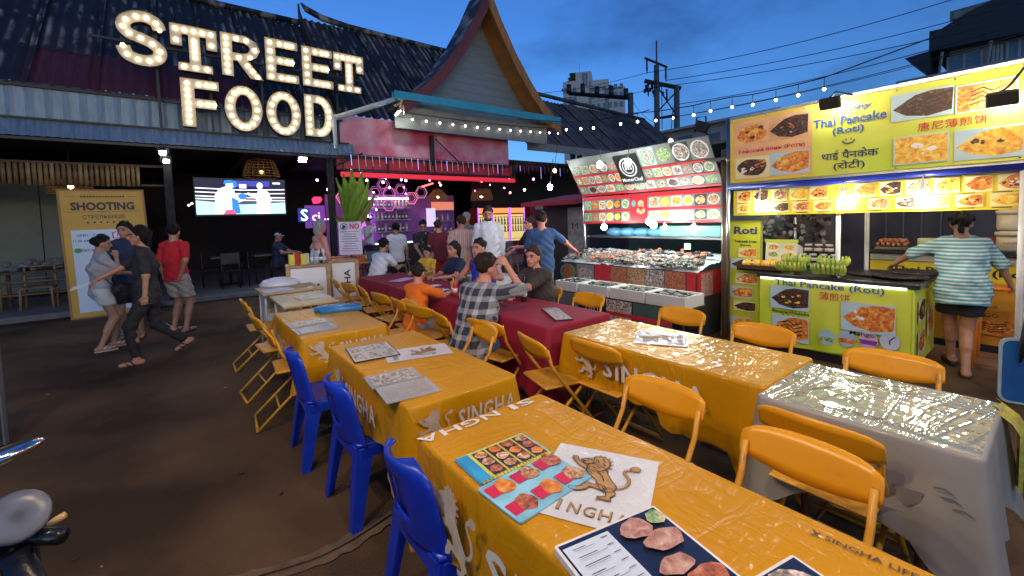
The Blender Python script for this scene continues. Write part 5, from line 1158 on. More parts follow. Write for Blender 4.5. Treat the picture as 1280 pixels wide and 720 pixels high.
sky_ = pm('menu_sky', (.25, .55, .68), rough=.3, var=.3, vs=7, bump=0, coat=.6, cr_=.1)
lime = pm('menu_lime', (.62, .66, .05), rough=.35, bump=0, coat=.5); violet = pm('menu_violet', (.06, .03, .08), rough=.35, bump=0, coat=.5); mred = pm('menu_red', (.62, .02, .05), rough=.35, bump=0, coat=.5)
navy = pm('menu_navy', (.012, .02, .05), rough=.25, bump=0, coat=.6); pblue = pm('menu_paper', (.58, .68, .8), rough=.3, bump=0, coat=.5, var=.05)
F_noodle = foodmat('food_noodle', [(.07, .02, .01), (.3, .1, .04), (.6, .4, .2), (.75, .7, .55)], 60, 4); F_meat = foodmat('food_meat', [(.05, .015, .01), (.3, .07, .03), (.5, .18, .08), (.6, .4, .3)], 55, 4)
F_raw = foodmat('food_raw', [(.12, .06, .05), (.36, .17, .13), (.5, .3, .24), (.65, .5, .42)], 35, 3)
pics = [(.02, .0, .98, .98, lime, 'ground'), (.02, .02, .16, .96, cyan, 'ground')]
for i in range(4): pics += [(.20+i*.195, .08, .37+i*.195, .92, violet, 'panel')]
for i in range(4):
    for j in range(3): pics += [(.21+i*.195, .12+j*.27, .36+i*.195, .36+j*.27, (F_meat, F_noodle, F_dish, F_red)[(i+j) % 4], 'dish')]
menu('upper page of the open colour menu: dishes on yellow and dark panels', (.885, 1.235), -2, .31, .19, cyan, pics)
pics = []
for i in range(3):
    for j in range(2):
        u, v_ = .03+i*.33, .06+j*.5; pics += [(u, v_+.08, u+.2, v_+.34, mred, 'panel'), (u+.11, v_+.02, u+.31, v_+.4, (F_meat, F_red, F_noodle)[(i+j) % 3], 'dish')]
menu('lower page of the open colour menu: red tabs and dishes on pale blue', (.868, 1.04), 3, .32, .21, sky_, pics)
mb = MB()
for i in range(22): a = .735+i*.0142; mb.tube([(a+.0, 1.140-.002+i*.0002, .757), (a+.0, 1.148, .764), (a+.0, 1.156, .757)], .0022, 4)
mb.build('ring_binding', pm('ring_gold', (.7, .55, .15), rough=.3, metal=.6), None, label='gold wire rings binding the open colour menu pages', cat='binding')
rows = [(.08, .96-.09*i, .08+.28+.12*((i*7) % 3), .975-.09*i, inkb, 'text_line') for i in range(1, 10)]
t_, fr = menu('open dark blue food book, page with a pale price list and raw fish pictures', (.85, .605), -12, .34, .31, navy, [(.04, .05, .46, .93, pblue, 'price_list')]+[(.08+.02, .88-.09*i, .08+.14+.05*((i*7) % 3), .887-.09*i, inkb, 'text_line') for i in range(9)]+[(.36, .88-.09*i, .42, .887-.09*i, inkb, 'text_line') for i in range(9)]+[(.10, .845-.09*i, .10+.18+.03*((i*5) % 3), .849-.09*i, inkb, 'text_line') for i in range(9)]+[(.52, .70, .80, .93, F_raw, 'dish'), (.60, .50, .95, .72, F_raw, 'dish'), (.80, .76, .97, .93, F_green, 'dish'), (.52, .28, .82, .46, F_raw, 'dish'), (.60, .06, .95, .28, F_meat, 'dish')], th=.018, edge=pm('page_edge', (.7, .7, .72), rough=.5, stretch=(1, 1, 90), vs=6))
t_, fr = menu('open dark blue food book, facing page of seafood pictures', (.96, .30), -12, .34, .27, navy, [(.05, .55, .45, .95, F_raw, 'dish'), (.5, .5, .95, .95, F_sea, 'dish'), (.05, .05, .45, .5, F_meat, 'dish'), (.5, .05, .95, .45, F_raw, 'dish')], th=.016, edge=_m['page_edge'])
foil = crinkle('clear_wrap', (.55, .56, .55), 16, .06, 1.0, 1.0, dist=.012, tint2=(.25, .26, .25))
F_grey = foodmat('food_pale', [(.03, .03, .03), (.2, .17, .14), (.5, .48, .45), (.6, .6, .58)], 40, 3)
pics = [(.06+i*.31, .08+j*.48, .31+i*.31, .46+j*.48, F_grey, 'picture') for i in range(3) for j in range(2)]
menu('dark-edged menu of eight small dish photos on the lion print table', (.97, 2.84), -8, .29, .36, pm('menu_pale', (.5, .48, .46), bump=0), pics, edge=navy)
menu('clear-wrapped silvery menu, half nearer the wrapped fold, on the lion print table', (.89, 2.28), -6, .28, .20, foil, [(.08, .1, .9, .9, F_grey, 'picture')]); menu('clear-wrapped silvery menu glinting at the table corner', (.88, 2.06), -6, .28, .22, foil, [(.08, .1, .9, .9, foil, 'film')])
menu('open clear-wrapped menu, upper page, beside the rolled blue sheet', (.85, 4.08), 2, .34, .22, foil, [(.1, .1, .9, .9, F_grey, 'picture')]); menu('open clear-wrapped menu, lower page, at the printed edge', (.84, 3.80), 2, .32, .24, foil, [(.1, .1, .9, .9, foil, 'film')])
mb = MB(); rb = pm('blue_sheet', (.02, .17, .42), rough=.3, var=.2, vs=9, bump=.2, bs=22, coat=.4); mb.tube([(1.0, 4.55, .775), (1.2, 4.5, .78), (1.42, 4.44, .775)], [.06, .075, .055], 12, flat=.45); mb.tube([(1.02, 4.42, .77), (1.25, 4.38, .775), (1.40, 4.34, .77)], [.03, .04, .03], 8); mb.build('rolled_sheet', rb, None, label='rolled blue plastic sheet lying on the third orange cloth', cat='sheet')
menu('small clear-wrapped leaflet behind the rolled blue sheet', (1.2, 4.68), -6, .3, .14, foil, []); menu('thin black menu folder lying on the maroon cloth corner', (2.62, 2.78), 62, .5, .16, pm('menu_pinkish', (.5, .35, .33), bump=0), [(.1, .2, .75, .8, F_grey, 'picture'), (.8, .05, .98, .95, foil, 'film')], edge=inkb, th=.01)
menu('white paper menu on the middle maroon cloth by the dark cap', (2.44, 4.72), 20, .4, .16, paper, [], edge=inkb); menu('pinkish paper menu on the far maroon cloth', (2.6, 6.1), 30, .4, .2, pm('menu_pink', (.65, .4, .55), bump=0), []); menu('narrow white menu beside the sauce bottles', (2.56, 5.15), 15, .34, .12, paper, [])
# sauces
def bottle(label, x, y, m, s=1.0, z=.751, cap=None): 
    return link('bottle', bottle_mesh(m, s, cap), None, label, 'bottle', 'bottles and jars on the maroon cloth', loc=(x, y, z))
bottle('red ketchup bottle on the maroon cloth', 2.45, 4.28, pm('ketchup', (.5, .02, .015), rough=.25), .72); bottle('dark soy sauce bottle on the maroon cloth', 2.52, 4.18, pm('soy', (.02, .01, .01), rough=.2), .74, cap=yel)
bottle('yellow mustard bottle with a white label', 2.5, 4.40, pm('mustard', (.6, .42, .03), rough=.25), .7); bottle('brown sauce bottle with a pale label', 2.62, 4.1, pm('brown_sauce', (.12, .05, .02), rough=.25), .72)
bottle('dark glass beer bottle by the man in the blue top', 2.80, 3.46, pm('beer_glass', (.03, .02, .012), rough=.1), .9)
mb = MB(); mb.lathe([(.035, 0), (.04, .03), (.035, .06)], (2.45, 4.12, .751), 10); mb.build('salt_pot', white, None, label='small white salt pot beside the ketchup', cat='pot')
# bare wooden tables farther up row A and serving counters
t4 = table('bare yellow wooden table with a clear-wrapped menu, past the blue sheet table', .80, 5.06, 1.40, 6.02, top=pm('wood_yellow', (.5, .34, .12), rough=.3, var=.2, vs=4, stretch=(8, 1, 1), coat=.4), h=.75, legm=pm('pale_leg', (.6, .55, .5)))
t5 = table('second bare wooden table beyond the first, carrying a pale sheet', .76, 6.2, 1.52, 7.0, top=wood, h=.75, legm=_m['pale_leg'])
menu('clear-wrapped menu on the first bare wooden table', (1.2, 5.5), 5, .34, .26, foil, [], z=.752); menu('pale lilac sheet on the second bare wooden table', (.98, 6.5), 5, .36, .3, pm('lilac_paper', (.6, .55, .68), bump=0), [], z=.752)
def podium(label, x, y, w, d, h, side=False):
    t = thing('podium', label, 'counter', (x, y, 0), R(-8)); M = Matrix.Translation((x, y, 0)) @ Matrix.Rotation(R(-8), 4, 'Z'); fr = Fr((-w/2, -d/2, 0), (1, 0, 0), (0, 0, 1))
    def lk(n, mb, m): link(n, mb.mesh(n, m), t)
    mb = MB(); mb.box((0, 0, h/2), (w, d, h-.04), 0, .01); lk('cabinet', mb, white)
    for u in (-w/2, w/2): mb = MB(); mb.box((u, -d/2, h/2), (.06, .06, h), 0, .008); lk('corner_post', mb, wood)
    mb = MB(); mb.box((0, 0, h), (w+.06, d+.06, .035), 0, .01); lk('top', mb, wood)
    if side:
        mb = MB(); f2 = Fr((.05, -d/2-.004, .2), (0, 0, 1), (-1, 0, 0)); put(mb, f2, 'SINGHA', .36, 0, w=.6, h=.1, off=.02); lk('lettering', mb, inkb)
    else:
        mb = MB(); lion(mb, fr, w/2, h*.6, .26, 0, None, .006); mb.prism(fr, [rect(w*.3, h*.34, w*.7, h*.38)], .006, .006); lk('lion_emblem', mb, pm('print_dark', (.12, .1, .08)))
podium('white serving podium with wooden edges and a lion print, bottles on top', 1.55, 7.35, .56, .42, .98); podium('narrow white podium with upright drink-brand lettering beside the woman in white', 2.12, 7.5, .42, .4, 1.0, True)
cbx = [pm('carton_yellow', (.7, .6, .08)), red, white, pm('carton_white', (.7, .7, .65)), pm('clear_blue', (.35, .45, .5), rough=.1)]
for i, (dx, dy, m, nm, lb) in enumerate(((-.22, 0, 0, 'carton', 'yellow sauce carton on the white podium'), (-.14, .03, 1, 'carton', 'red carton among sauces on the white podium'), (-.06, -.05, 0, 'carton', 'yellow and white carton on the podium front edge'), (.0, .06, 3, 'carton', 'white carton on the white podium'))):
    mb = MB(); mb.box((1.55+dx, 7.35+dy, 1.08), (.08, .08, .17 if i != 1 else .2), 0, .008); mb.build(nm, cbx[m], None, label=lb, cat='carton')
for i in range(3): link('bottle', bottle_mesh(cbx[4] if i < 2 else inkb, .75), None, ('clear water bottle on the white podium' if i < 2 else 'black sauce bottle on the white podium'), 'bottle', 'water bottles on the podium' if i < 2 else None, loc=(1.63+i*.07, 7.38, 1.0))
wb = thing('drinks_box', 'white cooler box with a curved lid and a brown lion print', 'box', (1.12, 7.15, 0))
mb = MB(); mb.box((1.12, 7.15, .36), (.5, .4, .7), 0, .02); mb.build('body', white, wb)
mb = MB(); mb.box((1.12, 6.94, .5), (.42, .012, .26)); mb.build('print_band', pm('band_tan', (.42, .34, .2), vs=14, var=.5, bump=0), wb)
mb = MB(); mb.lathe([(.26, 0), (.27, .05), (.22, .10), (.1, .13)], (1.12, 7.15, .72), 14); mb.build('lid', white, wb)
# the plant, NO board and orange boxes
pl = thing('potted_plant', 'tall broad-leaved plant standing behind the white NO board', 'plant', (2.62, 8.45, 0))
mb = MB(); mb.lathe([(.16, 0), (.22, .4), (.24, .42), (.22, .44), (.2, .42)], (2.62, 8.45, 0), 14); mb.build('pot', pm('pot_dark', (.05, .04, .035)), pl)
mb = MB(); mb.tube([(2.62, 8.45, .4), (2.63, 8.45, 1.0), (2.62, 8.44, 1.6)], [.06, .05, .045], 7); mb.build('stem', pm('stem_green', (.12, .13, .04)), pl)
lfm = [pm('leaf_green', (.14, .30, .025), rough=.4, vs=9, col2=(.30, .42, .06), thr=(.4, .7), stretch=(5, 5, .6), coat=.2), pm('leaf_olive', (.16, .17, .03), rough=.4, var=.3, vs=6)]
def leaf(base, tip, wid, mat, curl_=.2, bend=(0, 0, 0)):
    b, t = V(base), V(tip); ax = (t-b); ln = ax.length; ax.normalize(); sd = ax.cross(V((.3, -1, .15))).normalized(); nr = sd.cross(ax); vs = []; n = 9; k = 4
    mb = MB()
    for i in range(n+1):
        s_ = i/n; c_ = b+ax*ln*s_+V(bend)*(s_*s_)*ln; w_ = wid*(sin(pi*min(1, (.06+s_*.94))**.75))*(1 if s_ < .97 else .5)
        if s_ < .22: w_ *= s_/.22*.9+.1
        for j in range(-k, k+1): vs.append(c_+sd*(w_*j/k)+nr*(curl_*wid*((j/k)**2)+.006*(i % 2)*abs(j)))
    m = 2*k+1; mb.add(vs, [(i*m+j, i*m+j+1, (i+1)*m+j+1, (i+1)*m+j) for i in range(n) for j in range(2*k)], 0, True); mb.build('leaf', mat, pl)
    mb = MB(); mb.tube([b, b+ax*ln*.5+V(bend)*.25*ln, t+V(bend)*ln*.9], [.014, .009, .003], 4); mb.build('leaf_rib', pm('rib_pale', (.3, .36, .12)), pl)
for bs_, tp_, w_, m_ in (((2.62, 8.44, 1.5), (2.44, 8.3, 2.55), .17, 0), ((2.62, 8.44, 1.5), (2.6, 8.3, 2.66), .18, 0), ((2.63, 8.44, 1.5), (2.76, 8.22, 2.6), .18, 0), ((2.63, 8.44, 1.5), (2.9, 8.25, 2.42), .15, 0), ((2.64, 8.44, 1.5), (3.02, 8.2, 2.2), .1, 1), ((2.6, 8.44, 1.4), (2.25, 8.3, 1.75), .16, 1), ((2.6, 8.44, 1.35), (2.28, 8.3, 1.5), .13, 1), ((2.62, 8.46, 1.5), (2.4, 8.6, 2.5), .1, 0)): leaf(bs_, tp_, w_, lfm[m_])
nb = thing('notice_board', 'white NO notice with a no-entry symbol and lines of small print', 'sign', (2.36, 7.7, 0)); nf = Fr((2.19, 7.83, 1.07), (.35, -.28, 0), (0, 0, 1)); w, h = .40, .58
mb = MB(); mb.prism(nf, [rect(0, 0, w, h)], -.02, 0); mb.build('panel', pm('notice_white', (.72, .68, .76), rough=.4, bump=0), nb)
mb = MB(); put(mb, nf, 'NO', .285, .50, w=.17, h=.1, off=.04); mb.build('lettering', inkm, nb)
mb = MB(); mb.prism(nf, [oval(.1, .5, .065, .065, 18), oval(.1, .5, .055, .055, 18)[::-1]], .004, .004); mb.prism(nf, [stroke_outline([(.06, .46), (.14, .54)], .006)], .006, .006)
mb.prism(nf, [[(.07, .46), (.1, .46), (.13, .48), (.14, .50), (.1, .51), (.1, .53), (.08, .54), (.07, .5)]], .005, .005); tag(mb.build('no_symbol', ink, nb), kind='stuff')
mb = MB()
for i in range(9): a = .04+.02*((i*3) % 4); mb.prism(nf, [rect(a, .40-i*.042, w-a, .411-i*.042)], .004, .004)
tag(mb.build('small_print', pm('print_violet', (.2, .15, .35)), nb), kind='stuff')
mb = MB(); mb.tube([(2.36, 7.72, 0), (2.36, 7.72, 1.08)], .012, 5); mb.box((2.36, 7.7, .02), (.3, .3, .02)); mb.build('stand', black, nb)
ot = table('small yellow folding table under the orange boxes', 2.1, 7.95, 2.75, 8.3, top=yel, h=.9, group=None)
for i in range(3): mb = MB(); mb.box((2.2+i*.2, 8.1, .965), (.19, .26, .12), 0, .01); mb.build('box', pm('box_orange', (.6, .12, .02), rough=.5), None, label=['orange box on the small table, end by the woman in white', 'orange box in the middle of the small table', 'orange box at the plant end of the small table'][i], cat='box', group='orange boxes by the plant')
link('bottle', bottle_mesh(pm('green_glass', (.1, .2, .03), rough=.15), .8), None, 'green bottle beside the orange boxes', 'bottle', loc=(2.72, 8.08, .9))
# pale cloth table behind the woman in brown, wicker high chair, bar stools
table('small table under a rumpled pale cloth behind the woman in brown', 3.55, 5.2, 4.15, 5.9, h=.72, group=None)
cloth('rumpled pale cloth on the small table behind the woman in brown', 3.54, 5.18, 4.16, 5.92, .735, .12, pm('cloth_pale', (.55, .54, .5), rough=.6, vs=9, var=.3, bump=.3, bs=16), 21)
def bstool(label, x, y):
    t = thing('bar_stool', label, 'stool', (x, y, .0), 0, 'stools and high tables before the bar')
    mb = MB(); mb.lathe([(.17, 0), (.18, .02), (.17, .05)], (x, y, .72), 12); mb.build('seat', pm('stool_grey', (.12, .14, .17), rough=.5), t)
    for k in range(4): a = pi/4+k*pi/2; mb = MB(); mb.tube([(x+.2*cos(a), y+.2*sin(a), 0), (x+.12*cos(a), y+.12*sin(a), .72)], .018, 5); mb.build('leg', wood, t)
    mb = MB(); mb.box((x, y+.16, .92), (.34, .03, .26), 0, .02); mb.build('backrest', _m['stool_grey'], t)
bstool('grey-backed bar stool beside the NO board', 3.0, 8.35); bstool('bar stool by the man in the black shirt', 4.0, 9.3); bstool('bar stool beyond the person in stripes', 5.6, 9.6); bstool('bar stool under the glowing fridges', 6.6, 8.6)
ht = thing('high_table', 'small pale-topped high table near the red cabinet', 'table', (6.2, 7.2, 0)); mb = MB(); mb.box((6.2, 7.2, 1.0), (.6, .6, .03), 0, .01); mb.build('tabletop', pm('top_pale', (.5, .48, .45)), ht); mb = MB(); mb.tube([(6.2, 7.2, 0), (6.2, 7.2, 1.0)], .03, 6); mb.build('pedestal', black, ht)
# ------------------------------------------------------------------ roti stall
limev = pm('banner_lime', (.50, .66, .03), rough=.4, vs=1.3, col2=(.72, .74, .10), thr=(.4, .62), bump=.02, bs=8)
yelb = pm('banner_yellow', (.72, .55, .03), rough=.4, vs=2, var=.1, bump=.02)
yelp = pm('banner_pale', (.75, .70, .35), rough=.45, vs=3, var=.12, bump=0)
bskyp = pm('photo_sky', (.45, .62, .68), rough=.4, bump=0, var=.1)
def photos(parent, fr, lst, d=.004):
    for i, (u0, v0, u1, v1, bgm, fm, shp) in enumerate(lst):
        mb = MB(); dd = d+.0012*(i % 3); mb.prism(fr, [rect(u0, v0, u1, v1)], dd, dd, 0)
        cx, cy, rx, ry = (u0+u1)/2, (v0+v1)/2, (u1-u0)/2, (v1-v0)/2; rg = random.Random(int(u0*999)+int(v0*77)); ph = rg.random()*6
        if shp == 'fill': o = rect(u0+.01, v0+.01, u1-.01, v1-.01)
        elif shp == 'wedge': o = [(u0+rx*.05, cy-ry*.1), (u0+rx*.5, cy-ry*.65), (cx+rx*.2, v0+ry*.12), (u1-rx*.05, v0+ry*.35), (u1-rx*.02, v1-ry*.15), (cx+rx*.3, v1-ry*.08), (cx-rx*.2, v1-ry*.25)]
        else: o = [(cx+rx*.86*cos(a)*(1+.07*sin(3*a+ph)), cy+ry*.8*sin(a)*(1+.08*sin(4*a+ph))) for a in [2*pi*k/16 for k in range(16)]]
        mb.prism(fr, [o], dd+.0005, dd+.0005, 1); tops = (F_gold, F_choc, F_red, inkw); q_ = min(rx, ry)
        for k in range(9):
            a, b = cx+rg.uniform(-.55, .6)*rx, cy+rg.uniform(-.5, .5)*ry; s_ = q_*rg.uniform(.10, .26); mb.prism(fr, [[(a+s_*cos(t)*rg.uniform(.6, 1.5), b+s_*sin(t)*rg.uniform(.4, 1.1)) for t in [2*pi*j/7 for j in range(7)]]], dd+.0008+.00005*k, dd+.0008+.00005*k, 2+(k % 2))
        if fm is F_choc or rg.random() < .3:
            for k in range(4): y_ = cy+ry*(-.5+.3*k); mb.prism(fr, [stroke_outline([(cx-rx*.5, y_), (cx-rx*.1, y_+ry*.22), (cx+rx*.2, y_-ry*.1), (cx+rx*.65, y_+ry*.15)], q_*.045)], dd+.0013+.00005*k, dd+.0013+.00005*k, 4)
        mb.build('dish_photo', [bgm, fm, tops[i % 3], tops[(i+1) % 4], pm('drizzle', (.03, .012, .008), rough=.4, bump=0)], parent)
rb_ = thing('pancake_banner', 'large lime banner of Thai pancake lettering and pancake photos over the roti stall', 'banner', (5.2, 1.3, 1.96))
bf = Fr((5.2, 2.46, 1.96), (0, -1, 0), (0, 0, 1)); BW, BH = 2.26, .735
mb = MB(); n = 40; vs = []
for j in range(9):
    for i in range(n+1): u, v_ = BW*i/n, BH*j/8; vs.append(bf.P(u, v_, .004*sin(u*7+v_*5)+.003*sin(u*17)-.003))
mb.add(vs, [(j*(n+1)+i, j*(n+1)+i+1, (j+1)*(n+1)+i+1, (j+1)*(n+1)+i) for j in range(8) for i in range(n)], 0, True); mb.build('vinyl', limev, rb_)
mb = MB()
for o in (rect(0, 0, .035, BH), rect(.035, BH-.03, .85, BH), rect(.035, 0, .85, .03)): mb.prism(bf, [o], .006, .006)
mb.build('yellow_edge', yelb, rb_)
mb = MB(); mb.prism(bf, [rect(.035, .03, .83, .705)], .0065, .0065); mb.build('peach_panel', pm('banner_peach', (.75, .45, .2), rough=.45, vs=3, var=.15, bump=0), rb_)
photos(rb_, bf, [(.05, .42, .42, .66, pm('photo_peach', (.72, .42, .2), bump=0), F_red, 'blob'), (.42, .42, .80, .67, _m['photo_peach'], F_choc, 'wedge'), (.06, .04, .43, .28, yelp, F_choc, 'blob'), (.43, .05, .81, .29, bskyp, F_red, 'wedge'),
                 (1.45, .43, 1.85, .67, bskyp, F_choc, 'wedge'), (1.86, .42, 2.2, .65, bskyp, F_red, 'fill'), (1.47, .04, 1.83, .29, bskyp, F_gold, 'fill'), (1.86, .03, 2.24, .28, bskyp, F_gold, 'wedge')], .009)
mb = MB(); put(mb, bf, 'Тайский блин (Роти)', .43, .345, w=.68, h=.055, d=.012, off=.02); mb.build('lettering_red', inkm, rb_)
inkblue = pm('ink_blue', (.04, .10, .42), rough=.5, bump=0, var=0)
mb = MB(); put(mb, bf, 'Tony', 1.17, .625, w=.26, h=.075, d=.01, off=.015, shear=.2); put(mb, bf, 'Thai Pancake', 1.13, .525, w=.58, h=.085, d=.01, off=.02); put(mb, bf, '(Roti)', 1.13, .42, w=.25, h=.085, d=.01, off=.02); mb.build('lettering_blue', inkblue, rb_)
mb = MB(); put(mb, bf, 'थाई पैनकेक', 1.14, .19, w=.45, h=.10, d=.01, off=.01); put(mb, bf, '(रोटी)', 1.14, .085, w=.25, h=.10, d=.01, off=.01); mb.prism(bf, [stroke_outline([(1.085, .325), (1.1, .302), (1.135, .292), (1.17, .302), (1.185, .325)], .006)], .01, .01)
for u in (1.115, 1.155): mb.prism(bf, [oval(u, .335, .006, .009, 8)], .01, .01)
mb.build('lettering_navy', ink, rb_)
mb = MB(); put(mb, bf, '唐尼薄煎饼', 1.84, .355, w=.42, h=.075, d=.01, off=.005); mb.build('lettering_red', inkr, rb_)
mb = MB()
for i in range(7):
    for v_ in (.02, BH-.02): mb.lathe([(.008, 0), (.008, .006)], bf.P(.03+i*.365, v_, .008), 8, ax=bf.n)
tag(mb.build('eyelet', steel, rb_), kind='stuff')
mb = MB(); mb.box((5.24, 1.33, 2.72), (.03, 2.3, .03)); mb.box((5.24, 1.33, 1.95), (.03, 2.3, .03)); mb.build('frame_bar', steel, rb_)
st2 = thing('menu_strip', 'yellow strip of small pancake photos glowing behind the stall bulbs', 'banner', (5.34, 1.3, 1.58)); s2 = Fr((5.36, 2.5, 1.575), (0, -1, 0), (0, 0, 1))
mb = MB(); mb.prism(s2, [rect(0, 0, 2.35, .30)], -.01, 0); mb.build('vinyl', yelb, st2)
mats4 = (F_red, F_gold, F_choc, F_red, F_noodle)
photos(st2, s2, [(.04+i*.19+(.2 if i > 4 else 0), .155, .20+i*.19+(.2 if i > 4 else 0), .29, yelp, mats4[(i*2) % 5], 'wedge') for i in range(11)]+[(.04+i*.2+(.06 if i > 5 else 0), .03, .20+i*.2+(.06 if i > 5 else 0), .135, yelp, mats4[(i*3+1) % 5], 'wedge') for i in range(11)])
mb = MB(); put(mb, s2, 'Tony', 1.09, .235, w=.16, h=.05, d=.006, off=.012, shear=.2); mb.build('lettering', ink, st2)
mb = MB()
for i in range(11):
    for v_ in (.015, .142): mb.prism(s2, [rect(.06+i*.205, v_, .17+i*.205, v_+.006)], .006, .006)
tag(mb.build('small_print', inkb, st2), kind='stuff')
stall = thing('roti_stall', 'metal frame of the roti stall with blue rolled awning and pale poles', 'stall', (5.9, 1.2, 0))
mb = MB(); mb.tube([(5.30, 2.52, 1.93), (5.30, 1.6, 1.915), (5.30, .8, 1.93), (5.30, -.2, 1.92)], [.045, .05, .048, .05], 10); mb.build('rolled_awning', pm('tarp_blue', (.012, .035, .34), rough=.35, var=.25, vs=9, bump=.15, bs=14, stretch=(1, .4, 1)), stall)
polem = pm('pole_white', (.62, .62, .58), rough=.35, bump=0)
for (x, y, h) in ((5.42, 1.46, 1.6), (6.2, 1.40, 1.6), (5.35, 2.56, 2.75), (5.30, .22, 1.9), (7.3, 2.5, 2.3), (7.3, -.4, 2.3)): mb = MB(); mb.tube([(x, y, 0), (x, y, h)], .022, 8); mb.build('pole', polem if h < 2 else steel, stall)
mb = MB()
for i in range(7): mb.box((5.4+i*.33, 1.1, 2.28+.012*(i % 2)), (.34, 3.4, .012))
tag(mb.build('roof_sheet', pm('tarp_dark', (.05, .06, .09), rough=.6), stall), kind='stuff')
for y in (2.55, 1.2, -.3): mb = MB(); mb.tube([(5.3, y, 2.26), (7.4, y, 2.26)], .02, 6); mb.build('roof_bar', steel, stall)
bl_ = glow('stall_bulb', (1, .94, .78), 120)
for i, (y, z, s_) in enumerate(((2.16, 1.67, .035), (1.38, 1.70, .042), (.80, 1.67, .05))):
    t = thing('stall_bulb', ['bare bulb by the tall standee end of the roti stall', 'bare bulb above the bananas at the roti stall', 'largest glaring bulb before the yellow strip by the woman in stripes'][i], 'lamp', (5.24, y, z), 0, 'bare bulbs of the roti stall')
    mb = MB(); mb.ell((5.24, y, z), (s_, s_, s_*1.2), 10); mb.build('bulb', bl_, t); mb = MB(); mb.tube([(5.24, y, z+s_*.8), (5.24, y, z+s_+.05), (5.28, y, 1.9)], [.018, .016, .004], 6); mb.build('socket', white, t)
def bannerlamp(label, y, z, x):
    t = thing('banner_lamp', label, 'lamp', (x, y, z), 0, 'black lamps on arms aimed at the lime banner'); rot = Matrix.Rotation(R(-25), 3, 'Y')
    mb = MB(); mb.box((x, y, z), (.05, .17, .11), 0, .01, rot=rot); mb.build('housing', black, t)
    mb = MB(); mb.box(V((x, y, z))+rot @ V((.028, 0, 0)), (.004, .14, .08), rot=rot); mb.build('lamp_panel', glow('banner_lamp', (1, .97, .85), 95), t)
    mb = MB(); mb.tube([(x, y, z+.05), (x+.02, y-.04, z+.10), (5.26, y-.12, 2.72)], .010, 5); mb.build('arm', black, t)
bannerlamp('black lamp hiding the first letter of the pancake brand on the lime banner', 1.42, 2.63, 4.98); bannerlamp('black lamp on a bent arm at the frame edge of the lime banner', .33, 2.42, 5.0)
for i, (x, y, z) in enumerate(((6.1, .9, 2.12), (6.3, -.2, 2.12), (6.4, 1.9, 2.12))):
    mb = MB(); mb.ell((x, y, z), .045, 10); t = thing('ceiling_bulb', ['bulb under the stall roof over the woman in stripes', 'bulb under the stall roof above the cream tubs', 'bulb under the stall roof above the jars'][i], 'lamp', (x, y, z), 0, 'bulbs under the roti stall roof'); mb.build('bulb', glow('ceiling_bulb', (1, .86, .6), 190), t); mb = MB(); mb.tube([(x, y, z+.04), (x, y, z+.15)], .015, 6); mb.build('socket', white, t)
# counter
ct = thing('roti_counter', 'lime green roti counter with pancake photos and a black worktop', 'counter', (5.75, 1.5, 0))
mb = MB(); mb.box((5.80, 1.5, .48), (.98, 1.32, .76), 0, .01); mb.build('body', limev, ct)
mb = MB(); mb.box((5.80, 1.5, .05), (.9, 1.24, .1)); mb.build('base', black, ct)  # black base puts the shadow below the counter banner into its colour
mb = MB(); mb.box((5.80, 1.5, .885), (1.06, 1.40, .05), 0, .01); mb.build('worktop', pm('worktop_black', (.02, .018, .016), rough=.35), ct)
mb = MB(); mb.box((5.262, 1.52, .858), (.012, 1.26, .02)); mb.build('light_strip', glow('counter_strip', (.95, 1, .9), 3), ct)
cf = Fr((5.285, 2.16, .10), (0, -1, 0), (0, 0, 1)); CW, CH = 1.30, .745
mb = MB(); n = 30; vs = []
for j in range(11):
    for i in range(n+1): u, v_ = CW*i/n, CH*j/10; b_ = (1-v_/CH); vs.append(cf.P(u, v_+b_*.12*(u/CW)**2, b_*(.02*sin(u*9+1)+.012*sin(u*21))+.012))
mb.add(vs, [(j*(n+1)+i, j*(n+1)+i+1, (j+1)*(n+1)+i+1, (j+1)*(n+1)+i) for j in range(10) for i in range(n)], 0, True); mb.build('banner', limev, ct)
cf2 = Fr(cf.P(0, 0, .035), (0, -1, 0), (0, 0, 1))
photos(ct, cf2, [(.12, .43, .5, .68, bskyp, F_choc, 'wedge'), (.14, .08, .5, .36, bskyp, F_red, 'wedge'), (.78, .30, 1.2, .59, bskyp, F_red, 'wedge')])
mb = MB(); put(mb, cf2, 'Thai Pancake (Roti)', .64, .715, w=.95, h=.085, d=.002, off=.015); mb.build('lettering_blue', inkblue, ct)
mb = MB(); put(mb, cf2, '薄煎饼', .72, .62, w=.26, h=.085, d=.002, off=.0); mb.build('lettering_red', inkr, ct)
mb = MB(); put(mb, cf2, 'Banana+Nutella', .32, .40, w=.36, h=.035, d=.002, off=.02); put(mb, cf2, 'Mango', .95, .275, w=.2, h=.055, d=.002, off=.02)
for i in range(4): mb.prism(cf2, [rect(.24+i*.05, .355, .26+i*.05, .367)], .002, .002)
mb.build('lettering_black', inkb, ct)
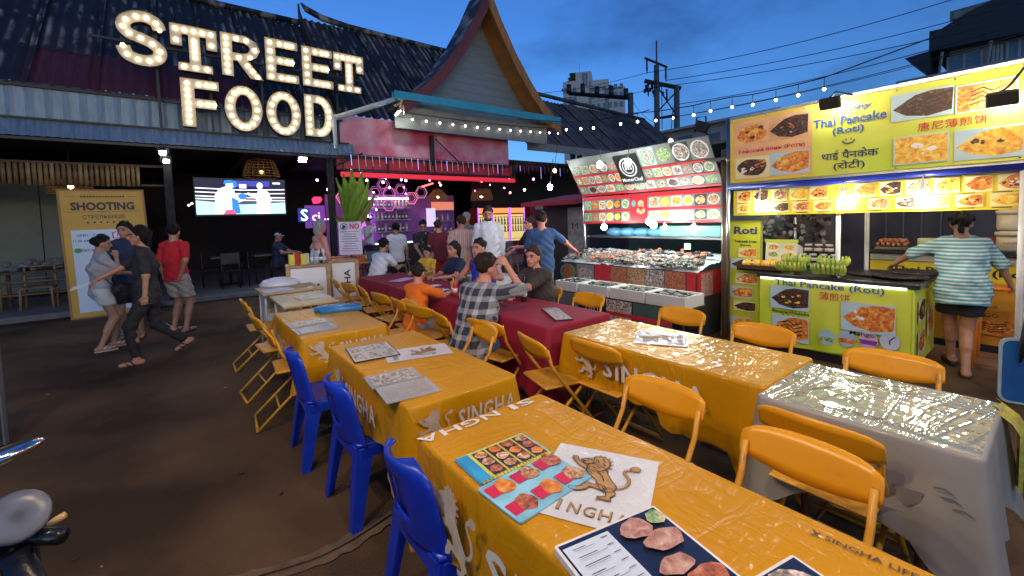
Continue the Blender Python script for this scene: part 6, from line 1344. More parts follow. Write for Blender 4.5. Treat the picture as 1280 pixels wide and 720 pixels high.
for i, (u, m, dm) in enumerate(((.66, pm('badge_a', (.3, .5, .55), bump=0), F_green), (.83, pm('badge_b', (.35, .45, .6), bump=0), F_red), (1.0, pm('badge_c', (.6, .45, .62), bump=0), pm('badge_purple', (.3, .03, .35), bump=0)), (1.16, pm('badge_d', (.5, .55, .68), bump=0), inkb))):
    mb = MB(); v_ = .19+.02*i; mb.prism(cf2, [oval(u, v_, .075, .085, 18)], .002, .002, 0)
    if i < 3: mb.prism(cf2, [[(u-.06, v_-.045), (u+.06, v_-.045), (u+.072, v_), (u-.072, v_)]], .0035, .0035, 1)
    else: mb.prism(cf2, [stroke_outline([(u, v_-.03), (u, v_+.01), (u+.04, v_+.05)], .005)], .0035, .0035, 1)
    mb.build('round_badge', [m, dm], ct)
sf2 = Fr((5.30, .832, .12), (1, 0, 0), (0, 0, 1)); photos(ct, sf2, [(.1, .4, .4, .62, yelp, F_choc, 'wedge'), (.1, .1, .4, .32, yelp, F_red, 'wedge'), (.5, .2, .85, .5, yelp, F_gold, 'wedge')])
for i, (x, y, m) in enumerate(((5.75, 1.25, 'pan'), (5.6, 1.0, 'sheet'), (5.9, .95, 'pan'))):
    mb = MB(); mb.lathe([(.0, 0), (.2, 0), (.22, .02), (.21, .025), (.0, .012)], (x, y, .912+.012*i), 18); mb.build('griddle_pan', pm('pan_iron', (.05, .04, .035), rough=.35, metal=.6), None, label=['flat black griddle pan on the roti worktop by the bananas', 'griddle pan at the counter corner, road side', 'griddle pan at the counter end by the woman in stripes'][i], cat='pan', group='griddle pans on the roti counter')
# fruit
ban = pm('banana_green', (.17, .30, .03), rough=.4, vs=10, col2=(.50, .46, .06), thr=(.42, .68), bump=.02)
def bananas(label, x, y):
    t = thing('banana_bunch', label, 'bananas', (x, y, .91), 0, 'green banana bunches on the roti counter'); rg = random.Random(int(y*100))
    for r_ in range(2):
        for i in range(9):
            a = (i/8-.5)*2.3; b = V((x+.02*r_, y, .97+.02*r_)); dx = V((-.06+.05*r_, sin(a)*.13, 0)); pts = [b+dx*.25, b+dx*.75+V((-.01, 0, .02)), b+dx*1.1+V((-.02, 0, .07)), b+dx*1.15+V((-.01, 0, .095)), b+dx*1.08+V((.01, 0, .125+.012*rg.random()))]
            if r_ == 0: pts = [b+dx*.25+V((0, 0, -.02)), b+dx*.7+V((-.04, 0, -.03)), b+dx*1.05+V((-.08, 0, -.01)), b+dx*1.2+V((-.10, 0, .035)), b+dx*1.2+V((-.10, 0, .08))]
            mb = MB(); mb.tube(pts, [.009, .018, .021, .018, .007], 7); mb.build('banana', ban, t)
    mb = MB(); mb.tube([(x+.03, y, .92), (x+.03, y, 1.0)], .03, 7); mb.build('stalk', ban, t)
bananas('bunch of green bananas beside the mangoes', 5.46, 1.86); bananas('bunch of green bananas at the middle of the counter', 5.42, 1.50)
mg = pm('mango', (.78, .36, .03), rough=.4, vs=6, col2=(.8, .5, .06), bump=.01)
for i in range(8): mb = MB(); mb.ell((0, 0, 0), (.048, .058, .05), 10); mb.build('mango', mg, None, label='ripe mango in the row at the standee end of the counter', cat='fruit', group='mangoes on the roti counter', loc=(5.45+.1*(i // 4), 2.38-(i % 4)*.105, .99))
tr = thing('fruit_tray', 'brown wooden tray under the mangoes', 'tray', (5.5, 2.22, .91)); mb = MB(); mb.box((5.5, 2.22, .925), (.3, .48, .03), 0, .006); mb.build('base', dwood, tr); mb = MB(); mb.box((5.36, 2.22, .95), (.02, .48, .06)); mb.build('lip', dwood, tr)
pbd = thing('price_board', 'white price board of small photos leaning behind the mangoes', 'sign', (5.78, 2.15, .91)); pf = Fr((5.75, 2.30, .93), (0, -1, 0), (.12, 0, 1))
mb = MB(); mb.prism(pf, [rect(0, 0, .34, .33)], -.01, 0); mb.build('board', pm('price_lit', (.75, .74, .6), rough=.4, bump=0), pbd); mb = MB(); mb.prism(pf, [rect(-.01, .3, .35, .34)], -.012, .004); mb.build('header', limev, pbd)
photos(pbd, pf, [(.03+.17*i, .03+.09*j, .15+.17*i, .10+.09*j, yelp, (F_gold, F_green, F_red)[(i+j) % 3], 'blob') for i in range(2) for j in range(3)])
jm = pm('jar_brown', (.06, .025, .012), rough=.25)
for i in range(7):
    y, x, z = 1.96-.105*(i % 4)-(.05 if i > 3 else 0), 5.98+.02*(i // 4), .985+(.115 if i > 3 else 0); t = thing('spread_jar', f'brown spread jar with white lid in the {"upper" if i > 3 else "lower"} row of the jar stack', 'jar', (x, y, z), 0, 'spread jars behind the bananas'+(' upper' if i > 3 else ''))
    mb = MB(); mb.lathe([(.042, 0), (.045, .02), (.043, .07), (.036, .085)], (x, y, z), 10); mb.build('glass', jm, t); mb = MB(); mb.lathe([(.038, .085), (.038, .108)], (x, y, z), 10); mb.build('lid', white, t)
    mb = MB(); mb.lathe([(.0465, .025), (.0455, .062)], (x, y, z), 10); mb.build('label_band', pm('jar_label', (.7, .6, .55), bump=0), t)
sk_ = thing('hanging_sachets', 'bundle of small brown sachets hanging behind the price board', 'sachets', (6.1, 2.4, 1.2)); rg = random.Random(6); mb = MB()
for i in range(110): mb.box((6.15+rg.uniform(-.06, .06), 2.5-rg.uniform(0, .75), 1.22+rg.uniform(0, .42)), (.01, .05, .045), i % 3, rot=Matrix.Rotation(rg.uniform(-.7, .7), 3, 'X'))
tag(mb.build('sachet', [pm('sachet_a', (.12, .06, .05), rough=.3), pm('sachet_b', (.4, .33, .3), rough=.3), pm('sachet_c', (.05, .03, .03), rough=.3)], sk_), kind='stuff'); mb = MB(); mb.tube([(6.15, 2.55, 1.66), (6.15, 1.7, 1.66)], .012, 5); mb.build('rail', polem, sk_)
rc_ = thing('rice_cooker', 'white enamel pot behind the jars', 'pot', (6.35, 2.25, .91)); mb = MB(); mb.lathe([(.14, 0), (.16, .05), (.16, .18), (.1, .23), (.02, .25)], (6.35, 2.25, .95), 16); mb.build('pot', white, rc_); mb = MB(); mb.lathe([(.02, .25), (.025, .28)], (6.35, 2.25, .95), 8); mb.build('knob', black, rc_)
table('low side table under the enamel pot', 6.15, 1.75, 6.6, 2.5, h=.95, group=None)
# standee
sd_ = thing('standee', 'tall narrow lime roti standee with upright Thai Pancake lettering', 'sign', (5.5, 2.47, 0)); sdf_ = Fr((5.45, 2.69, .04), (.03, -1, 0), (.03, 0, 1)); w, h = .44, 1.46
mb = MB(); mb.prism(sdf_, [rect(0, 0, w, h)], -.03, 0); mb.build('board', pm('standee_lime', (.55, .58, .03), rough=.4, var=.08, bump=0), sd_)
mb = MB()
for o in (rect(-.012, -.01, 0, h+.012), rect(w, -.01, w+.012, h+.012), rect(0, h, w, h+.012)): mb.prism(sdf_, [o], -.035, .008)
mb.tube([sdf_.P(.2, 1.2, -.03), (5.85, 2.5, .0)], .014, 5); mb.build('frame', pm('frame_olive', (.3, .28, .04)), sd_)
photos(sd_, sdf_, [(.19, 1.02, .40, 1.13, yelp, F_red, 'wedge'), (.10, .87, .40, 1.0, bskyp, F_choc, 'wedge'), (.16, .69, .42, .82, yelp, F_red, 'wedge'), (.10, .51, .36, .65, bskyp, F_red, 'wedge'), (.14, .35, .40, .47, yelp, F_choc, 'wedge'), (.10, .14, .36, .27, bskyp, F_gold, 'wedge')])
mb = MB(); put(mb, sdf_, 'Roti', .27, 1.35, w=.27, h=.095, d=.006, off=.03); mb.build('lettering', ink, sd_)
mb = MB(); put(mb, sdf_, 'Тайский блин', .27, 1.215, w=.26, h=.032, d=.006, off=.025); put(mb, sdf_, '(Роти)', .27, 1.165, w=.13, h=.032, d=.006, off=.025); mb.build('lettering_black', inkb, sd_)
mb = MB()
for i, ch in enumerate('THAI PANCAKE'):
    if ch != ' ': put(mb, sdf_, ch, .05, 1.30-i*.112, w=.01 if ch == 'I' else .04, h=.045, d=.006, off=.004)
mb.build('upright_lettering', inkbr, sd_)
# second counter deeper in the stall
c2 = thing('orange_counter', 'yellow and orange pancake counter behind the woman in stripes', 'counter', (7.2, .8, 0)); of = Fr((6.82, 1.50, .17), (0, -1, 0), (0, 0, 1)); ow, oh = 1.9, .92
mb = MB(); mb.box((7.15, .55, .54), (.6, 1.9, .98), 0, .01); mb.build('body', pm('counter_orange', (.62, .2, .02), rough=.4, vs=2, col2=(.72, .36, .03)), c2)
mb = MB(); mb.prism(of, [rect(0, .58, ow, .80)], .004, .004); mb.build('yellow_band', yelb, c2)
mb = MB(); mb.prism(of, [rect(0, .81, ow, oh)], .0045, .0045); mb.build('white_band', pm('band_white', (.72, .68, .55), bump=0), c2)
mb = MB(); put(mb, of, 'Thai Pancake (Roti)', .78, .70, w=1.15, h=.10, d=.007, off=.03); put(mb, of, 'Тайский блин (Роти)', .92, .58, w=.8, h=.06, d=.007, off=.03); put(mb, of, 'Nutella', .95, .36, w=.24, h=.04, d=.007); put(mb, of, 'MANGO', .95, .26, w=.26, h=.04, d=.007); mb.build('lettering', inkb, c2)
photos(c2, of, [(.04, .06, .36, .3, _m['counter_orange'], F_choc, 'wedge'), (.42, .30, .66, .5, _m['counter_orange'], F_red, 'wedge'), (.75, .05, 1.2, .22, _m['counter_orange'], F_red, 'wedge'), (1.25, .2, 1.6, .5, _m['counter_orange'], F_gold, 'blob')], .009)
mb = MB(); mb.box((7.1, .55, 1.085), (.7, 1.96, .05), 0, .01); mb.build('worktop', _m['worktop_black'], c2); mb = MB(); mb.box((7.1, .55, .05), (.56, 1.86, .1)); mb.build('base', black, c2)
eg = thing('egg_tray', 'tray of brown eggs on the orange counter', 'eggs', (6.98, 1.32, 1.11)); mb = MB(); mb.box((6.98, 1.32, 1.12), (.26, .30, .03), 0, .005); mb.build('tray', pm('tray_grey', (.25, .22, .2)), eg)
mb = MB(); mb.ell((0, 0, 0), (.022, .022, .028), 8); em = mb.mesh('egg', pm('egg_brown', (.55, .2, .09), rough=.45, bump=0))
for k in range(2):
    for i in range(5):
        for j in range(6 if k == 0 else 5): o = link('egg', em, eg); o.location = (-.1+i*.05, -.125+j*.05+.02*k, .055+.04*k)
for i, (y, hh, lb) in enumerate(((1.0, .12, 'yellow tin beside the egg tray'), (.55, .14, 'red tub to the far side of the woman in stripes'))): mb = MB(); mb.lathe([(.1, 0), (.1, hh), (.09, hh+.01)], (7.0, y, 1.11), 14); mb.build('tin', [yelp, pm('tub_red', (.4, .06, .03))][i], None, label=lb, cat='tin')
t = thing('squeeze_bottle', 'green and white squeeze bottle with a big label on the orange counter', 'bottle', (6.95, .72, 1.11)); mb = MB(); mb.lathe([(.065, 0), (.07, .03), (.07, .16), (.03, .24), (.02, .25)], (6.95, .72, 1.11), 12); mb.build('body', pm('bottle_green', (.03, .22, .06), rough=.3), t); mb = MB(); mb.lathe([(.022, .25), (.026, .3), (.02, .34)], (6.95, .72, 1.11), 10); mb.build('cap', white, t); mb = MB(); mb.lathe([(.071, .06), (.071, .13)], (6.95, .72, 1.11), 12); mb.build('label_band', paper, t)
tubm = pm('tub_cream', (.6, .5, .36), rough=.4)
for i, (y, z, r_, lb) in enumerate(((.36, 1.11, .11, 'large cream Nutella-brown lettered tub at the end of the counter'), (.38, 1.34, .09, 'smaller cream tub stacked on the large one'))):
    lb = lb.replace('Nutella-brown lettered', 'brown-lettered'); t = thing('spread_tub', lb, 'tub', (6.95, y, z), 0, 'cream tubs'); mb = MB(); mb.lathe([(r_*.92, 0), (r_, .03), (r_, .17)], (6.95, y, z), 14); mb.build('tub', tubm, t); mb = MB(); mb.lathe([(r_*1.11, .17), (r_*1.11, .21), (r_*.8, .22)], (6.95, y, z), 14); mb.build('lid', tubm, t)
    if i == 0: mb = MB(); put(mb, Fr((6.838, .42, 1.18), (0, -1, 0), (0, 0, 1)), 'nutella', .06, .03, w=.1, h=.03); mb.build('lettering', inkr, t)
mb = MB(); mb.box((8.6, 1.2, 1.3), (.06, 5.0, 2.6)); 
wbk = thing('partition_wall', 'dark back wall of the roti stall with pale window bars', 'wall', (8.6, 1.2, 0)); mb.build('panel', pm('back_purple', (.09, .075, .10), rough=.7, vs=1.5, var=.5), wbk)
for i in range(6): mb = MB(); mb.box((8.55, 1.9-i*.2, 1.35), (.02, .015, .8)); mb.build('bar', pm('bar_grey', (.15, .17, .2)), wbk)
mb = MB(); mb.box((8.54, 2.6, 1.4), (.04, .5, 1.0)); mb.build('shutter', pm('shutter_grey', (.22, .2, .18)), wbk)
# orange plastic stool-chair and blue board at the frame edge
os_ = thing('orange_chair', 'tall orange plastic stool behind the woman in stripes', 'stool', (6.35, .38, 0)); om = pm('orange_plastic', (.75, .22, .02), rough=.35)
mb = MB(); mb.box((6.35, .38, .80), (.34, .34, .035), 0, .012); mb.build('seat', om, os_)
for dx in (-1, 1):
    for dy in (-1, 1): mb = MB(); mb.tube([(6.35+dx*.17, .38+dy*.17, 0), (6.35+dx*.14, .38+dy*.14, .79)], .024, 5); mb.build('leg', om, os_)
bd_ = thing('blue_board', 'rounded blue board with a pale rim and white splash at the frame edge', 'sign', (5.15, .1, 0)); bfb = Fr((5.15, .31, .03), (.25, -1, 0), (.05, 0, 1))
mb = MB(); mb.prism(bfb, [rrect(0, 0, .5, .52, .06)], -.025, 0); mb.build('rim', pm('rim_pale', (.3, .4, .48), rough=.3), bd_)
mb = MB(); mb.prism(bfb, [rrect(.018, .018, .482, .502, .05)], .004, .004); mb.build('panel', pm('panel_blue', (.004, .018, .20), rough=.3, vs=1.2, col2=(.015, .12, .30), thr=(.35, .65), bump=0), bd_)
mb = MB(); mb.prism(bfb, [[(.14, .2), (.2, .17), (.26, .22), (.22, .28), (.17, .26)]], .008, .008); mb.build('splash', paper, bd_)
um = thing('folded_umbrella', 'black folded umbrella hanging from the end pole', 'umbrella', (5.12, .16, .3)); mb = MB(); mb.tube([(5.12, .20, .38), (5.12, .17, .55), (5.12, .14, .75), (5.12, .12, .80)], [.008, .035, .045, .015], 8); mb.build('canopy', black, um); mb = MB(); mb.tube([(5.12, .12, .8), (5.12, .11, .95), (5.16, .13, 1.0), (5.2, .18, .97)], .008, 5); mb.build('handle', black, um)
# ------------------------------------------------------------------ seafood stall
sea = thing('seafood_stall', 'seafood stall frame with red rails and a glass ice counter', 'stall', (5.7, 4.1, 0))
brd = thing('seafood_board', 'leaning menu board of seafood dish rows with a dark chef logo plate', 'sign', (5.6, 4.1, 1.98))
u_ = V((-.32, 0, .50)); mfr = Fr((5.70, 5.30, 1.98), (0, -1, 0), u_); MW, MH = 2.50, .60
pgrn = pm('plate_pale', (.42, .46, .40), rough=.4, bump=0); pdk = pm('photo_dark', (.05, .06, .055), rough=.4, bump=0); pgr3 = pm('photo_tan', (.3, .22, .14), rough=.4, bump=0, var=.3); pgr2 = pm('photo_grey', (.20, .22, .20), rough=.4, bump=0, var=.2)
mb = MB(); mb.prism(mfr, [rect(0, 0, MW, MH+.12)], -.02, 0); mb.build('backing', pgr2, brd)
for v0, v1 in ((.0, .035), (.185, .215), (.375, .41)): mb = MB(); mb.prism(mfr, [rect(0, v0, MW, v1)], .004, .012); mb.build('rail', red, brd)
def row(fr, u0, u1, n, v0, v1, par, fms, plate=True):
    du = (u1-u0)/n
    for i in range(n):
        fm = fms[i % len(fms)]; mb = MB(); a, b = u0+i*du+.006, u0+(i+1)*du-.006; mb.prism(fr, [rect(a, v0, b, v1)], .003, .003, 0)
        cx, cy = (a+b)/2, (v0+v1)/2; rx, ry = (b-a)/2*.97, (v1-v0)/2*.95
        if i % 3 != 1: mb.prism(fr, [oval(cx, cy, rx, ry, 16)], .0045, .0045, 1)
        mb.prism(fr, [[(cx+rx*.86*cos(t)*(1+.1*sin(3*t+i)), cy+ry*.84*sin(t)*(1+.1*cos(4*t+i*2))) for t in [2*pi*k/14 for k in range(14)]]], .006, .006, 2)
        mb.build('dish_photo', [(pgrn, pgr2, pdk, pgr2, pgrn, pgr3)[(i*5+n) % 6], plateW if i % 4 else pm('plate_green', (.1, .4, .25), bump=0), fm], par)
fs_ = (F_sea, F_green, F_dish, F_sea, F_raw)
row(mfr, .02, 1.0, 5, .42, .58, brd, fs_); row(mfr, 1.42, 2.48, 4, .42, .70, brd, (F_sea, F_green, F_sea)); row(mfr, .02, 1.0, 7, .22, .37, brd, (F_dish, F_red, F_sea, F_dish, F_noodle)); row(mfr, 1.40, 2.48, 7, .22, .37, brd, fs_); row(mfr, .02, 2.48, 13, .04, .18, brd, (F_sea, F_choc, F_sea, F_dish, F_green, F_dish, F_green, F_sea))
lg = Fr(mfr.P(.98, .16, .016), (0, -1, 0), u_)
mb = MB(); mb.prism(lg, [rect(0, 0, .42, .50)], 0, .01); mb.build('logo_plate', pm('logo_black', (.012, .013, .014), rough=.4), brd)
mb = MB(); mb.prism(lg, [oval(.21, .29, .15, .16, 22), oval(.21, .29, .130, .140, 22)[::-1]], .012, .012); mb.prism(lg, [oval(.21, .29, .10, .11, 20), oval(.21, .29, .085, .095, 20)[::-1]], .012, .012); put(mb, lg, 'm', .21, .29, w=.11, h=.08, d=.012, off=.03); put(mb, lg, 'MasterChef', .21, .08, w=.37, h=.06, d=.012, off=.015); mb.build('logo', inkw, brd)
low = thing('lower_board', 'lower upright menu board: two rows of dishes split by a red chef panel', 'sign', (5.7, 4.1, 1.5)); lf_ = Fr((5.70, 5.27, 1.49), (0, -1, 0), (0, 0, 1)); LW = 2.46
mb = MB(); mb.prism(lf_, [rect(0, 0, LW, .46)], -.02, 0); mb.build('backing', pgr2, low)
for v0, v1 in ((0, .035), (.19, .23), (.40, .46)): mb = MB(); mb.prism(lf_, [rect(0, v0, LW, v1)], .004, .012); mb.build('rail', red, low)
mb = MB(); mb.prism(lf_, [rect(1.0, .03, 1.32, .41)], .014, .014); mb.build('chef_panel', red, low); mb = MB(); mb.prism(lf_, [oval(1.2, .28, .06, .08), oval(1.2, .2, .08, .06)], .016, .016, 0); mb.build('chef_photo', F_dish, low); mb = MB(); mb.prism(lf_, [oval(1.07, .31, .04, .05)], .016, .016); mb.build('badge', pm('badge_teal', (.1, .4, .45), bump=0), low)
f3 = (F_green, F_red, F_dish, F_gold, F_red); row(lf_, .02, .98, 6, .24, .39, low, f3); row(lf_, 1.34, 2.44, 6, .24, .39, low, (F_noodle, F_gold, F_red, F_gold, F_dish)); row(lf_, .02, .98, 6, .045, .18, low, (F_green, F_noodle, F_dish, F_gold, F_gold)); row(lf_, 1.34, 2.44, 6, .045, .18, low, (F_green, F_gold, F_green, F_dish, F_green))
for y in (5.32, 2.78): mb = MB(); mb.tube([(5.76, y, 0), (5.76, y, 2.45)], .03, 8); mb.build('pole', steel, sea)
mb = MB(); mb.tube([(5.45, 2.66, 0), (5.45, 2.66, 2.4)], .035, 8); mb.build('pole', pm('brown_pole', (.12, .08, .05), rough=.4), sea)
mb = MB(); mb.box((6.6, 4.1, 2.5), (1.7, 2.9, .04), rot=Matrix.Rotation(R(4), 3, 'Y')); mb.build('roof', pm('stall_roof', (.06, .07, .07), rough=.6), sea)
mb = MB(); mb.box((7.35, 4.1, 1.25), (.05, 2.9, 2.5)); mb.build('back_panel', pm('sea_back', (.04, .08, .085), rough=.4), sea)
mb = MB(); mb.box((6.0, 4.05, 1.26), (.4, 2.5, .03)); mb.build('shelf', steel, sea)
glass = pm('case_glass', (.55, .8, .8), rough=.05, var=0, bump=0, trans=.9)
mb = MB(); mb.box((5.95, 3.35, 1.36), (.3, .95, .16), 0, .01); mb.build('glass_case', pm('case_green', (.16, .34, .30), rough=.15), sea)
for i in range(4): mb = MB(); mb.ell((0, 0, 0), (.13, .19, .075), 12); mb.build('bag', pm('bag_blue', (.12, .38, .62), rough=.35, var=.2, vs=9, bump=.1), None, label='plump blue plastic bag on the stall shelf, '+('at the bar end', 'second from the bar end', 'second from the green case', 'beside the green case')[i], cat='bag', group='blue bags on the seafood shelf', loc=(5.95, 4.78-i*.27, 1.34))
mb = MB(); mb.box((5.78, 3.35, 1.14), (.01, .1, .09)); mb.build('price_tag', pm('tag_green', (.3, .55, .35)), sea)
mb = MB(); mb.tube([(5.72, 2.9, 1.0), (5.72, 5.2, 1.0)], .012, 5); mb.build('glass_rail', glow('rail_light', (.75, 1, .95), 1.6), sea)
sbl = glow('seafood_bulb', (.92, 1, .97), 170)
for i, (y, z, s_) in enumerate(((4.50, 1.44, .045), (3.60, 1.47, .05), (3.42, 1.43, .032), (2.99, 1.41, .05), (3.68, 1.52, .04))):
    t = thing('stall_bulb', ['white bulb over the ice at the bar end of the seafood stall', 'white bulb under the red chef panel, lower one', 'small white bulb beside the chef panel pair', 'white bulb over the green glass case', 'white bulb under the red chef panel, upper one'][i], 'lamp', (5.3, y, z), 0, 'white bulbs of the seafood stall')
    mb = MB(); mb.ell((5.32, y, z), (s_, s_, s_*1.15), 10); mb.build('bulb', sbl, t); mb = MB(); mb.tube([(5.32, y, z+s_*.8), (5.32, y, z+s_+.05)], [.018, .014], 6); mb.build('socket', white, t); mb = MB(); mb.tube([(5.32, y, z+s_+.05), (5.40, y, 1.75), (5.68, y, 1.97)], .0025, 4); mb.build('cord', black, t)
for i, (p, c, e) in enumerate((((4.98, 4.27, 2.38), 0, 120), ((5.0, 3.78, 2.36), 0, 120), ((5.42, 3.38, 2.62), 1, 25), ((5.15, 5.55, 2.15), 0, 140), ((5.15, 5.42, 2.42), 1, 22))):
    t = thing('hanging_bulb', ['white bulb hanging before the dark logo plate', 'white bulb hanging at the edge of the logo plate', 'warm bulb above the top row of the leaning board', 'bright white bulb hanging beside the leaning board', 'small warm bulb hanging beside the leaning board'][i], 'lamp', p, 0, 'bulbs hanging at the leaning board')
    mb = MB(); mb.ell(p, (.045, .045, .052) if c == 0 else (.03, .03, .035), 10); mb.build('bulb', glow('hang_w%d' % e, (.93, 1, .98), e) if c == 0 else glow('hang_y%d' % e, (1, .72, .35), e), t); mb = MB(); mb.tube([V(p)+V((0, 0, .05)), V(p)+V((.1, .02, .5))], .006, 4); mb.build('cord', black, t)
ice = thing('ice_counter', 'sloping ice counter heaped with seafood, printed seafood photos on its front', 'counter', (5.6, 4.1, 0))
M_ = MB(); vs = []; nx, ny = 16, 46; rg = random.Random(12)
for i in range(nx+1):
    for j in range(ny+1):
        x, y = 5.18+.85*i/nx, 2.86+2.5*j/ny; vs.append((x, y, .86+.17*(i/nx)+rg.uniform(-.012, .012)+.02*sin(y*6)*sin(x*9)))
M_.add(vs, [(i*(ny+1)+j, (i+1)*(ny+1)+j, (i+1)*(ny+1)+j+1, i*(ny+1)+j+1) for i in range(nx) for j in range(ny)], 0, True); tag(M_.build('ice', F_ice, ice), kind='stuff')
ffr = Fr((5.16, 5.38, .52), (0, -1, 0), (0, 0, 1)); mb = MB(); mb.prism(ffr, [rect(0, 0, 2.5, .34)], -.02, 0); mb.build('front', dwood, ice)
row(ffr, .02, .80, 2, .02, .32, ice, (F_meat, F_sea), False); mb = MB(); mb.prism(ffr, [rect(.82, .04, 1.12, .34)], .004, .012); mb.build('red_panel', red, ice)
for i in range(4): mb = MB(); mb.prism(ffr, [rect(1.13+i*.31, .02, 1.43+i*.31, .33)], .004, .004); mb.build('seafood_photo', (F_meat, F_noodle, F_sea, F_meat)[i], ice)
mb = MB(); mb.prism(ffr, [rect(2.38, .0, 2.5, .33)], .006, .012); mb.build('red_panel', red, ice)
sfe = Fr((5.18, 2.855, .04), (1, 0, 0), (0, 0, 1)); mb = MB(); mb.prism(sfe, [rect(0, 0, .85, .82)], -.02, 0); mb.build('end_panel', red, ice); mb = MB(); mb.prism(sfe, [rect(.05, .4, .35, .8)], .004, .004); mb.build('squid_photo', F_raw, ice); mb = MB(); mb.prism(sfe, [[(.1, .3), (.45, .34), (.5, .24), (.12, .2)], oval(.4, .1, .12, .08)], .004, .004); mb.build('fish_print', F_meat, ice)
mb = MB(); mb.box((5.6, 4.1, .28), (.8, 2.5, .52)); mb.build('base', pm('base_dark', (.03, .03, .03)), ice)
crt = thing('crates', 'x', 'x') if False else None
def heap(name, label, cat, y0, y1, x0, x1, m, n, sz, sh='ell', seed=1, z0=.90):
    rg = random.Random(seed); mb = MB()
    for i in range(n):
        x, y = rg.uniform(x0, x1), rg.uniform(y0, y1); z = z0+.17*((x-5.18)/.85)+rg.uniform(-.01, .035); a = rg.uniform(0, 6); s_ = sz*rg.uniform(.7, 1.25)
        rot = Matrix.Rotation(a, 3, 'Z') @ Matrix.Rotation(rg.uniform(-.5, .5), 3, 'X')
        if sh == 'ell': mb.ell((x, y, z), (s_, s_*.55, s_*.4), 7, i % len(m), rot)
        elif sh == 'long': d = rot @ V((s_, 0, 0)); mb.tube([V((x, y, z))-d, V((x, y, z))+V((0, 0, s_*.3)), V((x, y, z))+d], [s_*.12, s_*.22, s_*.05], 6, i % len(m))
    tag(mb.build(name, m, None), label, cat, None, 'stuff')
dk = pm('shell_dark', (.03, .035, .04), rough=.25); gy = pm('shell_grey', (.22, .2, .17), rough=.35, var=.4, vs=30); pk = pm('prawn_pink', (.55, .2, .12), rough=.35, var=.3, vs=30); gr_ = pm('mussel_green', (.08, .13, .06), rough=.3)
heap('prawn_heap', 'heap of pink and striped prawns on the ice near the red panel', 'prawns', 4.30, 4.78, 5.2, 5.65, [pk, gy], 150, .06, 'long', 1); heap('shell_heap', 'grey shellfish heaped along the ice counter front edge', 'shellfish', 3.30, 4.35, 5.2, 5.44, [gy, dk, pm('shell_tan', (.35, .27, .2), rough=.4, var=.4, vs=30)], 260, .034, 'ell', 2); heap('mussel_heap', 'green-black mussels heaped at the ice counter corner', 'mussels', 2.92, 3.45, 5.2, 5.5, [gr_, dk, gy], 130, .045, 'ell', 3)
heap('crab_heap', 'small piles of dark crabs and lobsters spread over the ice', 'crabs', 2.95, 4.3, 5.5, 5.9, [dk, gy, pk], 90, .05, 'ell', 4); heap('fish_heap', 'grey fish and squid at the bar end of the ice', 'fish', 4.7, 5.3, 5.2, 5.75, [gy, dk, pm('squid', (.5, .42, .4), rough=.35)], 130, .06, 'long', 5)
# raw fish at counter corner, foam boxes, dark m cloth
foam = pm('foam_white', (.62, .62, .56), rough=.55, var=.06, bump=.04, bs=90)
for i, (y0, y1) in enumerate(((2.68, 3.22), (3.24, 3.78), (3.82, 4.36), (4.40, 4.85))):
    t = thing('foam_box', ['open foam box of dark shells at the roti end of the row', 'second open foam box in the row, before the m logo cloth', 'third open foam box, half empty', 'open foam box at the bar end of the row'][i], 'box', (4.78, (y0+y1)/2, .5), 0, 'open foam boxes before the ice counter'); yc = (y0+y1)/2
    mb = MB(); mb.box((4.78, yc, .515), (.42, y1-y0, .025)); mb.box((4.58, yc, .58), (.03, y1-y0, .13), 0, .008); mb.box((4.98, yc, .58), (.03, y1-y0, .13), 0, .008)
    for y in (y0+.015, y1-.015): mb.box((4.78, y, .58), (.37, .03, .13), 0, .008)
    mb.build('box', foam, t)
    mb = MB(); rg = random.Random(i)
    for k in range(60): mb.ell((4.78+rg.uniform(-.15, .15), yc+rg.uniform(-.2, .2)*(y1-y0)/.54, .622+rg.uniform(-.01, .02)), (.04, .025, .018), 6, k % 3, Matrix.Rotation(rg.uniform(0, 6), 3, 'Z'))
    tag(mb.build('contents', [dk, gr_, gy], t), kind='stuff')
bx = thing('box_trestle', 'low trestle carrying the foam boxes, hung with printed cloths', 'table', (4.8, 3.75, 0)); mb = MB(); mb.box((4.8, 3.77, .488), (.44, 2.2, .024)); mb.build('tabletop', dwood, bx)
for y in (2.75, 3.75, 4.8):
    for x in (4.63, 4.97): mb = MB(); mb.tube([(x, y, 0), (x, y, .48)], .018, 5); mb.build('leg', black, bx)
tfp = Fr((4.575, 4.86, .03), (0, -1, 0), (0, 0, 1))
for i, (a, b, m) in enumerate(((.02, .48, pm('cloth_grey', (.14, .14, .15))), (1.0, 1.42, F_sea), (1.44, 2.0, pm('cloth_teal', (.05, .1, .09))))): mb = MB(); mb.prism(tfp, [rect(a, .04, b, .45)], -.006, 0); mb.build('hanging_print', m, bx)
mb = MB(); mb.prism(tfp, [rect(1.0, .24, 2.0, .29)], .003, .003); mb.build('red_band', red, bx)
mb = MB(); mb.prism(tfp, [rect(.52, 0, .96, .46)], -.006, 0); mb.build('logo_cloth', pm('logo_cloth', (.010, .010, .014), rough=.7), bx)
mb = MB(); mb.prism(tfp, [oval(.74, .29, .12, .12, 22), oval(.74, .29, .105, .105, 22)[::-1]], .004, .004); put(mb, tfp, 'm', .74, .29, w=.11, h=.075, d=.004, off=.02); put(mb, tfp, 'MasterChef', .74, .1, w=.3, h=.035, d=.004); mb.build('logo', pm('logo_grey', (.42, .4, .45), bump=0), bx)
